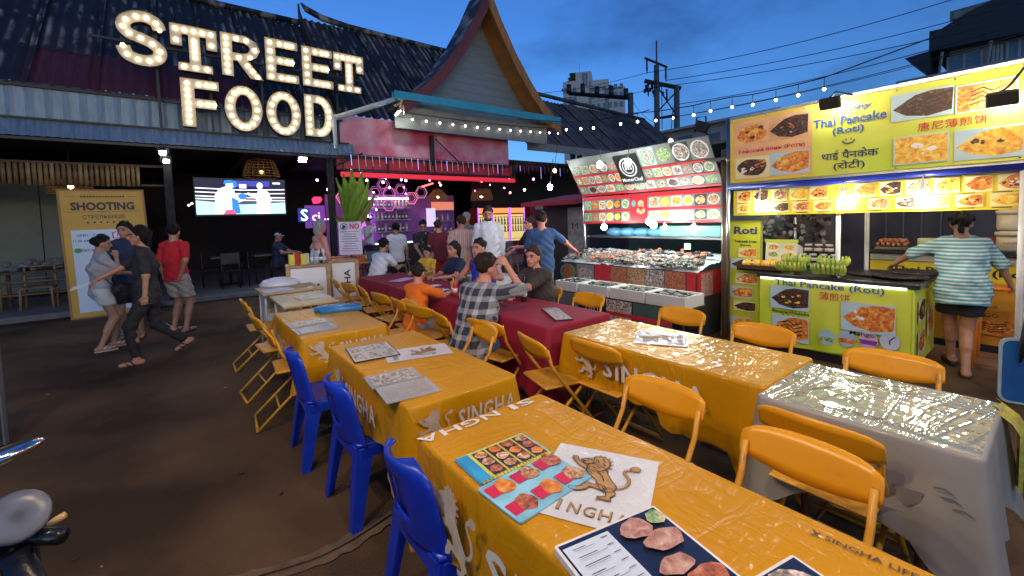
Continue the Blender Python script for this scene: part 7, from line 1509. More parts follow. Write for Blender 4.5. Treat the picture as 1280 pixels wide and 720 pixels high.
# things deeper between hall and stall
ks = thing('red_kiosk', 'dark kiosk with a red canopy and a pale poster behind the man in blue', 'kiosk', (7.6, 7.6, 0)); mb = MB(); mb.box((8.2, 7.7, 1.0), (1.2, 1.6, 2.0), 0, .02); mb.build('body', pm('kiosk_dark', (.04, .03, .03)), ks); mb = MB(); mb.box((7.7, 7.6, 2.06), (1.6, 1.9, .1), rot=Matrix.Rotation(R(-8), 3, 'Y')); mb.build('canopy', redsh, ks); mb = MB(); mb.box((7.58, 7.3, 1.25), (.02, .5, 1.2)); mb.build('poster', pm('poster_grey', (.32, .3, .29), vs=9, var=.4), ks); mb = MB(); put(mb, Fr((7.565, 7.5, 1.3), (0, -1, 0), (0, 0, 1)), 'M', .2, .1, w=.2, h=.14); mb.build('lettering', inkb, ks)
# ------------------------------------------------------------------ people
def stripes(name, cols, period, axis='Z', rough=.8, duty=None):
    m = bpy.data.materials.new(name); m.use_nodes = True; n = m.node_tree.nodes; l = m.node_tree.links; b = n['Principled BSDF']; b.inputs['Roughness'].default_value = rough
    t = n.new('ShaderNodeTexCoord'); s_ = n.new('ShaderNodeSeparateXYZ'); l.new(t.outputs['Object'], s_.inputs[0])
    a = n.new('ShaderNodeMath'); a.operation = 'MULTIPLY'; a.inputs[1].default_value = 1/period; l.new(s_.outputs[axis], a.inputs[0])
    f = n.new('ShaderNodeMath'); f.operation = 'FRACT'; l.new(a.outputs[0], f.inputs[0]); r = n.new('ShaderNodeValToRGB'); r.color_ramp.interpolation = 'CONSTANT'; l.new(f.outputs[0], r.inputs[0]); e = r.color_ramp.elements
    while len(e) < len(cols): e.new(.5)
    for i, c in enumerate(cols): e[i].position = i/len(cols) if not duty else duty[i]; e[i].color = (*c, 1)
    l.new(r.outputs[0], b.inputs['Base Color']); return m
def plaid(name):
    m = bpy.data.materials.new(name); m.use_nodes = True; n = m.node_tree.nodes; l = m.node_tree.links; b = n['Principled BSDF']; b.inputs['Roughness'].default_value = .85
    t = n.new('ShaderNodeTexCoord'); s_ = n.new('ShaderNodeSeparateXYZ'); l.new(t.outputs['Object'], s_.inputs[0]); outs = []
    for ax in ('X', 'Z'):
        a = n.new('ShaderNodeMath'); a.operation = 'MULTIPLY'; a.inputs[1].default_value = 1/.105; l.new(s_.outputs[ax], a.inputs[0]); f = n.new('ShaderNodeMath'); f.operation = 'FRACT'; l.new(a.outputs[0], f.inputs[0])
        r = n.new('ShaderNodeValToRGB'); r.color_ramp.interpolation = 'CONSTANT'; l.new(f.outputs[0], r.inputs[0]); e = r.color_ramp.elements; e[0].color = (.03, .035, .05, 1); e[1].position = .55; e[1].color = (.38, .39, .40, 1); e.new(.95).color = (.03, .035, .05, 1); outs.append(r.outputs[0])
    x = n.new('ShaderNodeMix'); x.data_type = 'RGBA'; x.inputs[0].default_value = .5; l.new(outs[0], x.inputs[6]); l.new(outs[1], x.inputs[7]); l.new(x.outputs[2], b.inputs['Base Color']); return m
def dots(name, base, dot, sc=60):
    return pm(name, base, rough=.85, vs=sc, col2=dot, thr=(.62, .66), bump=0)
def fab(name, col, **k): return pm('fabric_'+name, col, rough=.85, var=.12, vs=6, bump=.06, bs=160, **k)
wt = fab('white', (.68, .69, .72)); nvy = fab('navy', (.02, .03, .07)); blk = fab('black', (.016, .016, .018)); gry = fab('grey', (.33, .33, .33)); lgr = fab('light_grey', (.48, .49, .5)); dn = fab('denim', (.06, .13, .28)); rd = fab('red', (.55, .015, .02)); org = fab('orange', (.8, .17, .01)); brn = fab('brown', (.055, .042, .036)); mrn = fab('maroon', (.16, .02, .03)); yl = fab('yellow', (.7, .42, .03)); bl2 = fab('blue', (.035, .085, .2)); kh = fab('khaki', (.36, .33, .28))
sand = pm('sandal_dark', (.03, .02, .018)); sandw = pm('sandal_pale', (.5, .38, .33))
p1, q1 = person('woman in grey T-shirt and pale shorts covering her mouth by the shooting board', (-.90, 7.98, 0), R(-75), 1.53, fem=True, skin='asian', style='bun', top=gry, sleeve=.7, bottom=lgr, leglen=.42, shoes=sandw, head=(-5, 8), hands={'R': (.03, .17, 1.26), 'L': (-.06, .30, 1.02)}, feet={'L': (-.09, .10, .08), 'R': (.09, -.06, .08)}, lean=4)
mb = MB(); M = Matrix.Translation((-.72, 7.86, 0)); mb.M = M; mb.box((0, 0, .83), (.11, .20, .13), 0, .04); mb.M = None; bgp = thing('shoulder_bag', 'small black shoulder bag worn by the woman in grey', 'bag', (-.72, 7.86, .83)); mb.build('pouch', pm('bag_black', (.015, .014, .014), rough=.4), bgp)
mb = MB(); mb.tube([(-.72, 7.93, .87), (-.78, 7.98, 1.05), (-.86, 8.06, 1.27), (-.93, 8.02, 1.28), (-.86, 7.85, 1.0), (-.73, 7.78, .86)], .008, 5); mb.build('strap', _m['bag_black'], bgp)
mb = MB(); fr = Fr((-.80, 6.92, 1.03), (-.9, .1, -.3), (.05, .6, .15)); mb.prism(fr, [rect(0, 0, .26, .12)], 0, .006, 0); mb.prism(fr, [rect(0, .09, .26, .12)], .008, .008, 1); mb.prism(fr, [rect(.2, .0, .26, .09)], .008, .008, 1); mb.build('leaflet', [paper, inkm], None, label='white leaflet with magenta edges held out between the two women', cat='leaflet')
person('man in navy T-shirt standing behind the two women at the shooting board', (-.66, 8.54, 0), R(175), 1.71, skin='asian', top=nvy, bottom=blk, leglen=.75, shoes=sand, head=(-20, 5))
p3, q3 = person('woman in black dotted blouse and black trousers stepping past with a leaflet', (-.37, 6.83, 0), R(92), 1.63, fem=True, skin='tan', style='bob', top=dots('fabric_dotted', (.018, .018, .02), (.14, .14, .14), 90), sleeve=.8, bottom=blk, leglen=1.85, shoes=sand, hem=-.16, hands={'R': (.12, .42, 1.06), 'L': (-.22, .02, .68)}, feet={'L': (-.08, .14, .08), 'R': (.08, -.36, .17)}, head=(0, 2), lean=2)
person('man in red T-shirt and grey shorts standing with a hand behind his back', (-.10, 8.43, 0), R(-40), 1.66, skin='tan', top=rd, sleeve=.75, bottom=kh, leglen=.72, shoes=sand, hands={'R': (.16, -.10, .92)}, head=(10, 2), epole={'R': (.9, -.6, 0)})
person('woman with grey bobbed hair in a strapless white dress by the podiums', (1.90, 7.95, 0), R(-78), 1.67, fem=True, fat=1.05, skin='pink', hair='grey', style='bob', dress=(wt, .62, .30), sleeve=0, shoes=sandw, hands={'R': (.22, .12, .78), 'L': (-.2, .15, .8)})
person('seated man in a pale cap at the dark tables inside', (1.95, 12.45, .12), R(-120), 1.7, sit=.45, skin='tan', top=nvy, bottom=blk, leglen=1.9, cap=pm('cap_pale', (.55, .54, .5), rough=.8), det=.018, shoes=sand, hands={'R': (.15, .42, .8), 'L': (-.15, .42, .8)})
person('barman in white T-shirt behind the bar counter', (4.62, 13.3, .12), R(120), 1.62, skin='asian', top=wt, bottom=blk, leglen=1.9, det=.018, head=(0, 25), hands={'R': (.2, .35, 1.0), 'L': (-.15, .35, 1.0)})
person('man in white T-shirt standing between the NO board and the bar', (3.62, 8.75, 0), R(-35), 1.57, skin='asian', top=wt, bottom=blk, leglen=1.9, shoes=sand, det=.015, head=(20, 0))
person('young man in white T-shirt leaning over the far end of the maroon tables', (2.62, 7.35, 0), R(-70), 1.66, sit=.5, lean=22, skin='asian', top=wt, bottom=nvy, leglen=1.8, det=.014, shoes=sand, head=(0, 12), hands={'R': (.1, .55, .82), 'L': (-.16, .55, .82)})
person('man in black patterned shirt looking down in front of the bar', (4.02, 8.28, 0), R(165), 1.61, skin='asian', top=dots('fabric_blackprint', (.02, .02, .022), (.4, .4, .4), 22), bottom=blk, leglen=1.9, shoes=sand, det=.015, head=(-10, 22), hands={'R': (.12, .3, .95), 'L': (-.12, .3, .95)})
person('child in yellow at the far side of the maroon tables', (3.28, 6.62, 0), R(115), 1.25, sit=.5, skin='asian', top=yl, bottom=nvy, leglen=.8, det=.013, shoes=sand, head=(10, 8), hands={'R': (.12, .3, .78), 'L': (-.12, .3, .78)})
person('person in maroon shirt beside the one in pink stripes', (4.22, 7.95, 0), R(-20), 1.60, skin='pink', hair='brown', top=mrn, bottom=rd, leglen=.8, shoes=sand, det=.015, head=(-30, 0))
person('person in pink and orange striped shirt seen from behind', (4.22, 7.05, 0), R(-28), 1.67, fat=1.08, skin='pink', hair='brown', top=stripes('fabric_pinkstripe', [(.62, .42, .38), (.6, .25, .2), (.66, .5, .48), (.62, .36, .14)], .075, 'X'), hem=-.2, bottom=fab('pinkish', (.55, .36, .34)), leglen=.8, shoes=sand, det=.014, head=(25, 0))
person('man in patterned cap among the crowd behind the man in white', (4.80, 7.8, 0), R(120), 1.74, skin='tan', hair='grey', top=dots('fabric_camo', (.2, .2, .16), (.5, .48, .42), 16), bottom=kh, leglen=1.8, cap=dots('cap_camo', (.25, .26, .22), (.5, .5, .46), 40), shoes=sand, det=.015)
pw_, qw = person('tall bearded man in a white long-sleeved shirt standing beyond the tables', (4.36, 6.35, 0), R(150), 1.81, fat=1.1, skin='pink', hair='brown', top=wt, sleeve=1.75, bottom=lgr, leglen=.9, hem=-.2, shoes=sand, head=(-5, 14), hands={'R': (.26, .05, .86), 'L': (-.26, .05, .86)})
hv, hq = sdf_mesh([C(V((-.035, .045, -.075)), V((.035, .045, -.075)), .036, .036), C(V((0, .06, -.085)), V((0, .045, -.11)), .035, .025)], .008, k=.02, wob=.003)
link('beard', np_mesh('beard', hv@np.array(qw['Hm']).T+np.array(qw['hc']), hq, [_m['hair_brown']]), pw_)
person('woman with long hair in navy seated at the far side of the maroon tables', (3.36, 5.74, 0), R(95), 1.6, sit=.45, fem=True, skin='pink', hair='dark', style='long', top=nvy, bottom=nvy, leglen=1.7, shoes=sand, det=.013, lean=6, hands={'R': (.12, .4, .79), 'L': (-.12, .42, .79)})
pt_, qt = person('man in bright blue sleeveless top seated with a beer bottle', (3.36, 5.0, 0), R(108), 1.74, sit=.45, skin='pink', hair='dark', top=fab('royal', (.02, .06, .55)), sleeve=0, bottom=nvy, leglen=.9, shoes=sand, lean=10, det=.012, hands={'R': (.2, .42, .80), 'L': (-.30, .40, .86)})
for s_ in (-1, 1):
    mb = MB(); sh = qt['arms'][0 if s_ < 0 else 1][0]; mb.tube([sh+V((cos(a)*.02*0, cos(a)*.085, sin(a)*.085-.02))+V((-s_*.012, 0, 0)) for a in [2*pi*k/12 for k in range(12)]], .012, 5, closed=True, mi=0); mb.tube([sh+V((-s_*.03, cos(a)*.09, sin(a)*.09-.02)) for a in [2*pi*k/12 for k in range(12)]], .010, 5, closed=True, mi=1); mb.build('armhole_trim', [yl, rd], None).parent = pt_
person('boy in orange T-shirt and dark cap seated with his back to the road', (1.98, 4.36, 0), R(-72), 1.36, sit=.42, skin='pink', hair='dark', top=org, sleeve=.8, bottom=gry, leglen=.9, shoes=sand, det=.011, cap=pm('cap_dark', (.015, .03, .05), rough=.8), lean=8, hands={'R': (.16, .42, .80), 'L': (-.12, .42, .80)}, head=(10, 4))
person('man in black and white checked shirt and jeans leaning an elbow on the maroon table', (1.98, 3.22, 0), R(-72), 1.76, sit=.43, fat=1.12, skin='pink', hair='dark', top=plaid('fabric_check'), sleeve=.95, hem=-.14, bottom=dn, leglen=1.9, shoes=sand, det=.009, lean=24, head=(-25, 5), hands={'R': (.13, .42, 1.17), 'L': (-.22, .58, .80)}, epole={'R': (.55, .6, -.9)}, feet={'L': (-.18, .25, .08), 'R': (.16, .15, .08)}, curl=.9)
pb_, qb = person('woman with dark ponytail in a brown top resting her forearms on the maroon table', (3.30, 3.72, 0), R(98), 1.64, sit=.45, fem=True, fat=1.12, skin='pink', hair='brown', style='pony', top=brn, sleeve=.8, bottom=nvy, leglen=1.8, shoes=sand, det=.009, lean=14, head=(8, 2), hands={'L': (.02, .56, .79), 'R': (.04, .50, .79)}, epole={'L': (-1, -.2, -.5), 'R': (1, -.2, -.5)})
mb = MB(); e_, w_ = qb['arms'][0][1], qb['arms'][0][2]; c_ = w_+(e_-w_)*.12; mb.tube([c_-(w_-e_).normalized()*.012, c_+(w_-e_).normalized()*.012], .034, 10); mb.build('wristband', black, None).parent = pb_
person('man in blue T-shirt and jeans reaching over the ice of the seafood stall', (4.46, 5.02, 0), R(-42), 1.68, fat=1.06, skin='pink', hair='dark', top=bl2, sleeve=.8, hem=-.14, bottom=fab('jeans_pale', (.16, .27, .42)), leglen=1.9, shoes=sand, det=.011, hands={'R': (.62, .34, 1.0), 'L': (-.2, .08, .9)}, head=(-15, 8), twist=6)
person('man in black standing with raised fist beyond the man in blue', (5.0, 5.95, 0), R(75), 1.60, skin='pink', hair='dark', top=blk, sleeve=.8, bottom=blk, leglen=1.9, shoes=sand, det=.014, hands={'L': (-.12, .36, 1.12), 'R': (.14, .34, 1.02)})
teal = stripes('fabric_teal_stripe', [(.55, .62, .6), (.10, .32, .36)], .034, 'Z', duty=[0, .45])
person('woman in teal striped T-shirt and black shorts working at the roti stall, seen from behind', (5.86, .60, 0), R(-72), 1.53, fem=True, fat=1.16, skin='tan', hair='black', style='pony', top=teal, sleeve=.95, hem=-.16, bottom=blk, leglen=.55, shoes=sand, det=.009, lean=8, hands={'L': (-.44, .30, 1.02), 'R': (.40, .22, .80)}, feet={'R': (.02, -.10, .08), 'L': (.0, .30, .08)}, head=(-12, 14), epole={'L': (-.6, -.6, .2), 'R': (.6, -.6, .1)})
mb = MB(); mb.tube([(5.93, .66, 1.42), (5.90, .62, 1.45), (5.90, .56, 1.43)], [.02, .03, .02], 6); mb.build('hair_clip', pm('clip_tan', (.5, .3, .1)), None, label='tan hair clip in the ponytail of the woman in stripes', cat='clip')
# ------------------------------------------------------------------ festoon lamps, poles, far buildings, road edge
fb = glow('festoon_bulb', (1, .93, .8), 12)
def festoon(name, label, pts, cable, e=fb, r=.030, drop=.22):
    t = thing(name, label, 'lights', pts[0]); mb = MB(); mb.tube(cable, .012, 5); mb.build('cable', black, t)
    for p in pts:
        mb = MB(); mb.tube([V(p)+V((0, 0, drop)), V(p)+V((0, 0, r))], [.006, .006], 4); mb.tube([V(p)+V((0, 0, r*1.9)), V(p)+V((0, 0, r*.7))], r*.55, 7); so_ = mb.build('socket', black, t)
        mb = MB(); mb.ell(p, (r, r, r*1.15), 9); mb.build('bulb', e, so_)
fp = [(9.51, 6.33, 4), (9.65, 5.95, 4), (9.80, 5.50, 4), (9.78, 5.08, 4), (9.86, 4.63, 4), (10.06, 4.28, 4), (10.09, 3.83, 4), (10.1, 3.42, 4), (10.05, 2.96, 4)]
festoon('festoon_lights', 'sagging string of bulbs crossing the sky between the pole and the lime banner', [V(p)-V((0, 0, .05)) for p in fp], [(9.3, 7.1, 4.25)]+[V(p)+V((0, 0, .17)) for p in fp]+[(10.2, 1.5, 4.45), (10.3, 0, 5.1)])
fp = [(8.48, 8.43, 4), (8.75, 8.15, 4), (8.99, 7.91, 4), (9.24, 7.2, 4), (9.4, 6.79, 4)]
festoon('festoon_lights', 'string of bulbs running in front of the grey far roof', fp, [(8.2, 10.2, 4.6)]+[V(p)+V((0, 0, .2)) for p in fp]+[(9.5, 6.5, 4.25)], r=.032)
fp = [(5.26+i*.43, 11.2, 4.45+.012*i-.05*sin(pi*i/13)) for i in range(14)]
festoon('festoon_lights', 'row of small bulbs along the grey board beneath the turquoise gutter', fp, [(4.9, 11.22, 4.62)]+[V(p)+V((0, 0, .16)) for p in fp], r=.03, drop=.16)
# added, unseen string of warm lamps that brightens the tables and near road
fill_glow = glow('fill_bulb', (1, .74, .47), 600)
fp = [(-1.5, 2.3, 3.7), (-.9, 1.75, 3.62), (-.3, 1.1, 3.55), (1.0, -.1, 3.45), (2.4, -.7, 3.4), (3.8, -.85, 3.5)]
festoon('fill_lights', 'added unseen string of warm fill lamps for the dining tables and road', fp, [(-3, 3.2, 4.1)]+[V(p)+V((0, 0, .22)) for p in fp]+[(5.4, -.9, 3.8)], e=fill_glow, r=.07)
for (x, y, h) in ((-3, 3.2, 4.2), (5.45, -.95, 3.9)): mb = MB(); mb.tube([(x, y, 0), (x, y, h)], .04, 7); mb.build('fill_light_post', black, None, label='added slim black post holding the fill lights, ' + ('road side' if x < 0 else 'stall side'), cat='post')  # posts added only to carry the unseen fill lamps
# utility poles
up_ = thing('utility_pole', 'concrete power pole pair with cross-arms, insulators and a transformer beam', 'pole', (22.5, 14.9, 0)); cn_ = pm('pole_concrete', (.10, .10, .095), rough=.8)
mb = MB(); mb.tube([(22.4, 14.85, 0), (22.5, 14.9, 10.3)], [.19, .15], 8); mb.tube([(22.5, 14.9, 10.2), (22.52, 14.9, 11.7)], .05, 5); mb.build('mast', cn_, up_)
mb = MB(); mb.tube([(23.25, 14.1, 0), (23.35, 14.14, 9.0)], [.19, .16], 8); mb.build('mast', cn_, up_)
for a, b, s_ in (((22.0, 15.35, 10.75), (22.98, 14.5, 10.15), .12), ((21.9, 15.3, 9.4), (23.55, 14.0, 8.92), .22), ((22.3, 15.0, 7.2), (23.4, 14.1, 7.4), .12)): mb = MB(); mb.tube([a, b], s_*.6, 4, sm=False); mb.build('cross_arm', dwood, up_)
ins = pm('insulator', (.08, .03, .02), rough=.3)
for p in ((22.1, 15.27, 10.65), (22.9, 14.55, 10.15), (22.1, 15.2, 9.3), (22.9, 14.5, 8.9)): mb = MB(); mb.lathe([(.03, 0), (.07, -.1), (.03, -.12), (.07, -.22), (.03, -.24), (.07, -.34), (.03, -.36), (.07, -.46), (.02, -.8)], p, 8); mb.build('insulator', ins, up_)
mb = MB(); mb.tube([(22.5, 14.9, 7.6), (23.3, 14.15, 8.7)], .04, 4); mb.tube([(22.6, 14.8, 8.9), (23.3, 14.1, 7.3)], .04, 4); mb.tube([(22.7, 14.7, 9.2), (22.7, 14.7, 6.6)], .025, 4); mb.build('brace', black, up_)
mb = MB(); rg = random.Random(3)
for i in range(14): mb.box((22.15+rg.uniform(-.4, .9), 15.0+rg.uniform(-.3, .3), 8.95+rg.uniform(-.35, .35)), (.1, .1, .22))
tag(mb.build('fittings', black, up_), kind='stuff')
tb = thing('transformer_beam', 'dark steel beam with a row of stubby insulators rising behind the far roof', 'beam', (19, 16.5, 0))
mb = MB(); mb.tube([(18.6, 18.2, 8.9), (20.6, 15.2, 8.2)], .12, 4, sm=False); mb.build('beam', black, tb)
for k in range(5): f_ = k/4; p = V((18.6, 18.2, 8.9))*(1-f_)+V((20.4, 15.5, 8.27))*f_; mb = MB(); mb.tube([p, p+V((0, 0, .6 if k % 2 else .5))], .14, 7); mb.build('insulator', black, tb)
for p in ((20.55, 15.3), (18.7, 18.1)): mb = MB(); mb.tube([(p[0], p[1], 0), (p[0], p[1], 8.5)], .16, 7); mb.build('mast', cn_, tb)
for i, (a, b, sag) in enumerate((((22.1, 15.27, 9.9), (27.2, 2.4, 10.6), .35), ((22.9, 14.55, 9.4), (28.5, 1.4, 10.05), .3), ((22.1, 15.2, 9.0), (28.5, 1.35, 9.4), .3), ((23.4, 14.1, 8.0), (28.5, 1.3, 9.2), .35), ((22.7, 14.7, 7.2), (28.5, 1.3, 8.75), .3), ((22.1, 15.27, 9.9), (14.5, 24, 9.6), .5), ((22.1, 15.2, 8.9), (15, 24, 8.6), .4), ((23.4, 14.1, 7.3), (28.4, 1.3, 8.6), .25), ((22.5, 14.9, 7.0), (20.6, 15.3, 8.2), .3))):
    A, B = V(a), V(b); mb = MB(); mb.tube([A+(B-A)*(k/14)-V((0, 0, sag*4*(k/14)*(1-k/14))) for k in range(15)], .018 if i < 5 else .014, 4)
    mb.build('power_line', black, None, label=['highest power line from the top cross-arm', 'second power line from the top cross-arm', 'power line leaving the lower insulators', 'power line leaving the shorter mast', 'cable sagging beneath the power lines', 'power line running behind the gable', 'second power line running behind the gable', 'thin cable lowest of those over the banner', 'short jumper wire between pole and beam'][i], cat='wire', group='wires at the power pole')
# far buildings
wl = pm('far_wall', (.40, .36, .32), rough=.8, var=.12, vs=.5, bump=0); wg = pm('far_window', (.16, .22, .26), rough=.15, bump=0); wd_ = pm('far_frame', (.45, .43, .4), rough=.6)
fbld = thing('far_house', 'grey house with a black curved roof and tall windows above the lime banner', 'building', (38, 3, 0))
mb = MB(); mb.box((39.5, 2.0, 4.6), (6.9, 9.2, 9.2)); mb.build('wall', wl, fbld)
mb = MB(); mb.box((39.6, 1.0, 9.95), (6.6, 7.0, 1.5)); mb.build('upper_wall', wl, fbld)
blk_r = pm('roof_black', (.03, .03, .034), rough=.6)
mb = MB(); mb.prism(Fr((35.4, 5.25, 10.7), (0, -1, 0), (0, 0, 1)), [[(0, -.02), (0, 1.15), (.5, 1.12), (1.4, 1.6), (2.6, 2.0), (3.1, 2.6), (3.6, 3.6), (5.5, 3.8), (8, 3.8), (8, -.3), (3, -.15)]], -8, 0); mb.build('roof', blk_r, fbld)
mb = MB(); mb.prism(Fr((35.3, 6.3, 9.4), (0, -1, 0), (0, 0, 1)), [[(0, 1.2), (1.1, 1.3), (1.1, .05), (.95, .05)]], -3, 0); mb.build('side_roof', blk_r, fbld)
for y0, y1, z0, z1 in ((4.55, 3.2, 9.35, 10.3), (2.75, 2.45, 9.4, 10.4), (2.25, 1.4, 9.45, 10.45), (1.2, .2, 9.45, 10.5)):
    mb = MB(); fr = Fr((36.26, y0, z0), (0, -1, 0), (0, 0, 1)); mb.prism(fr, [rect(0, 0, y0-y1, z1-z0)], 0, .03); w_ = mb.build('window', wg, fbld)
    mb = MB()
    for a in (0, (y0-y1)/2, y0-y1): mb.prism(fr, [rect(a-.05, 0, a+.05, z1-z0)], .04, .07)
    mb.build('frame', wd_, w_)
for y in (4.9, 3.0): mb = MB(); mb.tube([(36.2, y, 9.5), (35.5, y-.2, 10.5)], .07, 4, sm=False); mb.build('strut', wd_, fbld)
mb = MB(); mb.box((35.8, 2, 9.2), (.6, 9.4, .3)); mb.build('ledge', pm('far_ledge', (.3, .3, .33)), fbld)
mb = MB(); mb.box((36.2, 3.4, 12.6), (.3, 2.2, .5)); mb.build('roof_sign', pm('sign_scrap', (.3, .26, .2), vs=6, var=.7), fbld)
wb_ = thing('white_house', 'low white house with dark awnings between the pole and the lime banner', 'building', (22, 12, 0))
mb = MB(); mb.box((24.2, 11.6, 3.1), (4.5, 7, 6.2), 0); mb.build('wall', pm('white_wall', (.42, .41, .38), rough=.8, var=.1, vs=.6, bump=0), wb_)
for y0, y1, z0, z1 in ((13.2, 12.4, 5.0, 5.8), (11.6, 10.9, 4.4, 5.7), (10.2, 9.4, 5.0, 5.8)): mb = MB(); mb.box((21.93, (y0+y1)/2, (z0+z1)/2), (.06, y0-y1, z1-z0)); mb.build('window', wg, wb_)
mb = MB(); mb.box((21.8, 11.6, 6.2), (.5, 7.2, .12)); mb.build('roof_edge', wd_, wb_); mb = MB(); mb.box((21.6, 11.2, 4.2), (.8, 2.4, .1), rot=Matrix.Rotation(R(-18), 3, 'Y')); mb.build('awning', maroon, wb_)
fl_ = thing('stage_lamp', 'black floodlight on a bracket beside the lime banner corner', 'lamp', (7.3, 4.0, 3.1)); mb = MB(); mb.box((7.3, 3.95, 3.12), (.1, .24, .18), 0, .02, rot=Matrix.Rotation(R(25), 3, 'X')); mb.build('housing', black, fl_); mb = MB(); mb.tube([(7.3, 4.08, 3.05), (7.32, 4.05, 3.3), (7.34, 3.9, 3.3), (7.35, 3.85, 2.4)], .015, 5); mb.build('bracket', black, fl_)
sp_ = thing('loudspeaker', 'black box loudspeaker hung behind the banner edge', 'speaker', (7.8, 4.0, 2.6)); mb = MB(); mb.box((7.8, 3.85, 2.72), (.2, .26, .36), 0, .015); mb.build('cabinet', black, sp_); mb = MB(); mb.lathe([(.08, 0), (.09, .01), (.02, .012)], (7.69, 3.85, 2.72), 12, ax=(-1, 0, 0)); mb.build('cone', pm('cone_grey', (.03, .03, .03)), sp_)
ht_ = thing('hotel', 'distant cream hotel with an orange tiled turret rising above the far roof', 'building', (86, 78, 0)); cr2 = pm('hotel_cream', (.62, .55, .48), rough=.8, var=.08, vs=.3, bump=0)
dx_ = V((.62, -.78, 0)); dy_ = V((.78, .62, 0))
def hb(u, v_, z0, z1, w, d, nm, m, par=ht_):
    c = V((80.5, 79.5, 0))+dx_*u+dy_*v_; mb = MB(); mb.box((c.x, c.y, (z0+z1)/2), (w, d, z1-z0), rot=Matrix.Rotation(math.atan2(-.78, .62), 3, 'Z')); return mb.build(nm, m, par)
hb(1.5, 3, 0, 36.2, 5, 6, 'tower', cr2); hb(4.2, 4, 0, 38.6, 4, 6, 'tower', cr2); hb(8, 4, 0, 36.2, 5, 6, 'wing', cr2); hb(12, 4, 0, 34, 5, 6, 'wing', cr2)
c = V((80.5, 79.5, 0))+dx_*1.2+dy_*3; mb = MB(); mb.lathe([(3.0, 34.9), (1.7, 37.0), (1.5, 37.1)], (c.x, c.y, 0), 8, sm=False); mb.build('turret_roof', pm('tile_orange', (.42, .13, .06)), ht_)
for u in (-.4, .8, 2.0, 6.6, 8, 9.4, 10.8, 12.2, 13.6):
    for z in (29, 31.5, 33.4) if u > 3 else (31, 33.3): w_ = hb(u, -.05 if u < 3 else .95, z, z+1.3, .8, .2, 'window', wg)
hb(4.2, .9, 35, 38.2, .5, .2, 'window', wg); hb(5.0, .9, 35, 38.2, .4, .2, 'window', wg)
for i in range(6): hb(6.5+i*1.3, .7, 34.2-.5*(i > 2), 34.5-.5*(i > 2), 1.2, .5, 'balcony', wd_)
mb = MB(); rg = random.Random(7); c = V((80.5, 79.5, 0))+dx_*1.5+dy_*2
for i in range(40): mb.ell((c.x+rg.uniform(-1, .8), c.y+rg.uniform(-.8, .8), 37.5+rg.uniform(-.6, 1.2)), (.4, .4, .3), 5)
tag(mb.build('roof_garden', pm('garden_green', (.03, .07, .02), vs=3, var=.4), None), 'clump of green planting on the turret roof of the hotel', 'plants', None, 'stuff')
mb = MB(); mb.tube([(c.x+1.4, c.y-1, 38), (c.x+1.4, c.y-1, 41.5)], .06, 4); mb.build('mast', wd_, ht_)
# market clutter behind the stalls: closes the view at ground level
bw = thing('boundary_wall', 'dark boundary wall closing the yard behind the stalls', 'wall', (14, 4, 0))
for i in range(9): mb = MB(); mb.box((13.5+.02*(i % 2), 10-i*2.5, 1.15), (.2, 2.48, 2.3)); mb.build('panel', pm('wall_dark', (.05, .045, .045), rough=.85, var=.2, vs=2), bw)
# parked motorbike at the frame edge
mk = thing('motorbike', 'parked motorbike at the road edge, its mirror and round headlamp showing', 'motorbike', (-.75, 1.55, 0)); chrome = pm('chrome', (.62, .62, .62), rough=.12, metal=1, var=.05, bump=0); bk = pm('bike_black', (.008, .008, .009), rough=.3)
mb = MB(); mb.ell((-.355, 1.42, 1.125), (.085, .07, .020), 18, rot=Matrix.Rotation(R(-16), 3, 'Y') @ Matrix.Rotation(R(-10), 3, 'X')); mb.build('mirror', chrome, mk)
mb = MB(); mb.tube([(-.37, 1.43, 1.11), (-.43, 1.52, 1.0), (-.52, 1.55, .92)], .008, 5); mb.build('mirror_stem', bk, mk)
hd_ = V((.30, -1.0, .55)).normalized(); mb = MB(); mb.lathe([(.0, .006), (.03, .006), (.046, .003), (.050, 0), (.053, -.008), (.05, -.05), (.03, -.08)], (-.315, 1.37, 1.01), 20, ax=hd_); mb.build('headlamp', pm('lamp_grey', (.17, .18, .21), rough=.3, var=.25, vs=22, bump=0), mk)
mb = MB(); mb.tube([(-.265, 1.34, .985), (-.25, 1.337, .992), (-.238, 1.335, .998)], [.006, .008, .007], 8); mb.build('indicator', pm('lens_amber', (.5, .3, .12), rough=.2), mk)
mb = MB(); mb.tube([(-.98, 1.75, .96), (-.75, 1.62, .98), (-.5, 1.5, .95), (-.30, 1.40, .94), (-.25, 1.36, .94)], .018, 8); mb.build('handlebar', bk, mk)
mb = MB(); mb.tube([(-.33, 1.38, .93), (-.29, 1.36, .80), (-.26, 1.30, .5), (-.24, 1.22, .30)], .028, 8); mb.tube([(-.44, 1.42, .9), (-.36, 1.26, .30)], .028, 8); mb.build('fork', bk, mk)
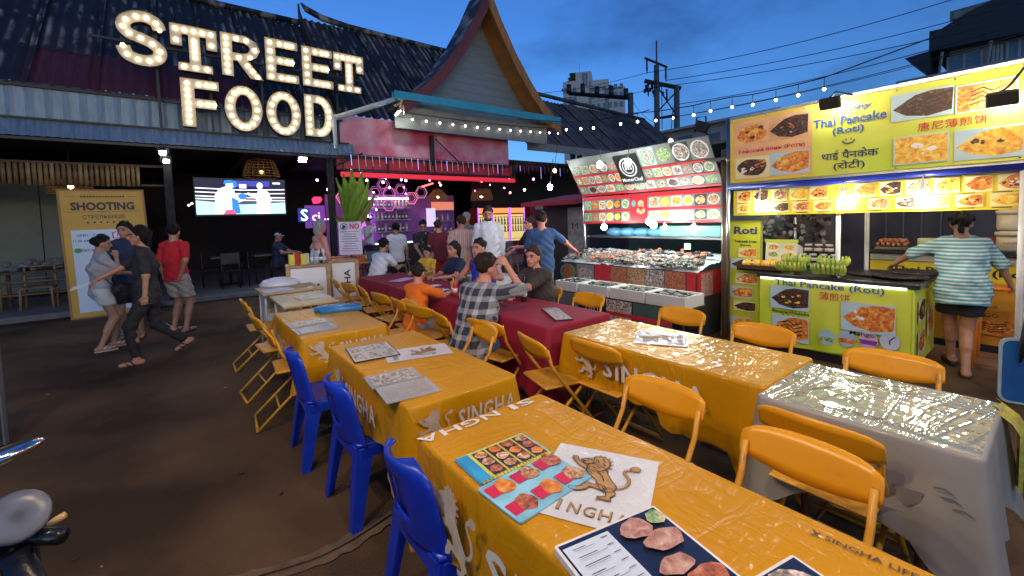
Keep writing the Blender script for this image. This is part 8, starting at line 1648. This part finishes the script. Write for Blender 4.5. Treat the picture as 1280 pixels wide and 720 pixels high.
mb = MB(); mb.box((-.40, 1.42, .86), (.2, .12, .2), 0, .05); mb.ell((-.95, 1.75, .72), (.36, .2, .16), 14, rot=Matrix.Rotation(R(-28), 3, 'Z')); mb.build('body', bk, mk)
mb = MB(); mb.box((-.40, 1.372, .90), (.19, .02, .03), 0, .006, rot=Matrix.Rotation(R(-8), 3, 'Y')); mb.build('badge_strip', pm('strip_copper', (.35, .13, .03), rough=.25), mk)
mb = MB(); mb.ell((-1.4, 2.0, .78), (.34, .16, .07), 14, rot=Matrix.Rotation(R(-28), 3, 'Z')); mb.build('saddle', pm('saddle_black', (.012, .012, .012), rough=.6), mk)
for x, y in ((-.28, 1.12), (-1.6, 2.1)):
    ax_ = V((.5, .86, 0)) if x < -1 else V((.62, .78, 0)); u_, v__ = V((-ax_.y, ax_.x, 0)), V((0, 0, 1)); mb = MB(); mb.tube([V((x-.1, y, .30))+u_*(.26*cos(a))+v__*(.26*sin(a)) for a in [2*pi*k/24 for k in range(24)]], .045, 7, closed=True); wh = mb.build('wheel', pm('tyre', (.012, .012, .012), rough=.8), mk)
    mb = MB()
    for k in range(8): a = 2*pi*k/8; mb.tube([V((x-.1, y, .30)), V((x-.1, y, .30))+u_*(.24*cos(a))+v__*(.24*sin(a))], .008, 4)
    mb.build('spokes', chrome, wh)
es_ = thing('edge_sign', 'narrow red and green sign board standing at the road edge', 'sign', (-1.25, 4.8, 0)); ef = Fr((-1.58, 4.95, .04), (.45, -.12, 0), (0, 0, 1))
mb = MB(); mb.prism(ef, [rect(0, 0, .46, .9)], -.03, 0); mb.build('board', pm('edge_board', (.03, .03, .028)), es_)
photos(es_, ef, [(.05, .62, .44, .86, pm('edge_red', (.3, .02, .03), bump=0), F_red, 'fill'), (.05, .3, .44, .58, black, F_green, 'fill'), (.05, .05, .44, .26, black, F_gold, 'fill')])
mb = MB(); mb.prism(ef, [rect(.455, 0, .465, .92)], -.035, .01); mb.build('edge_rail', pm('edge_white', (.10, .11, .11)), es_)
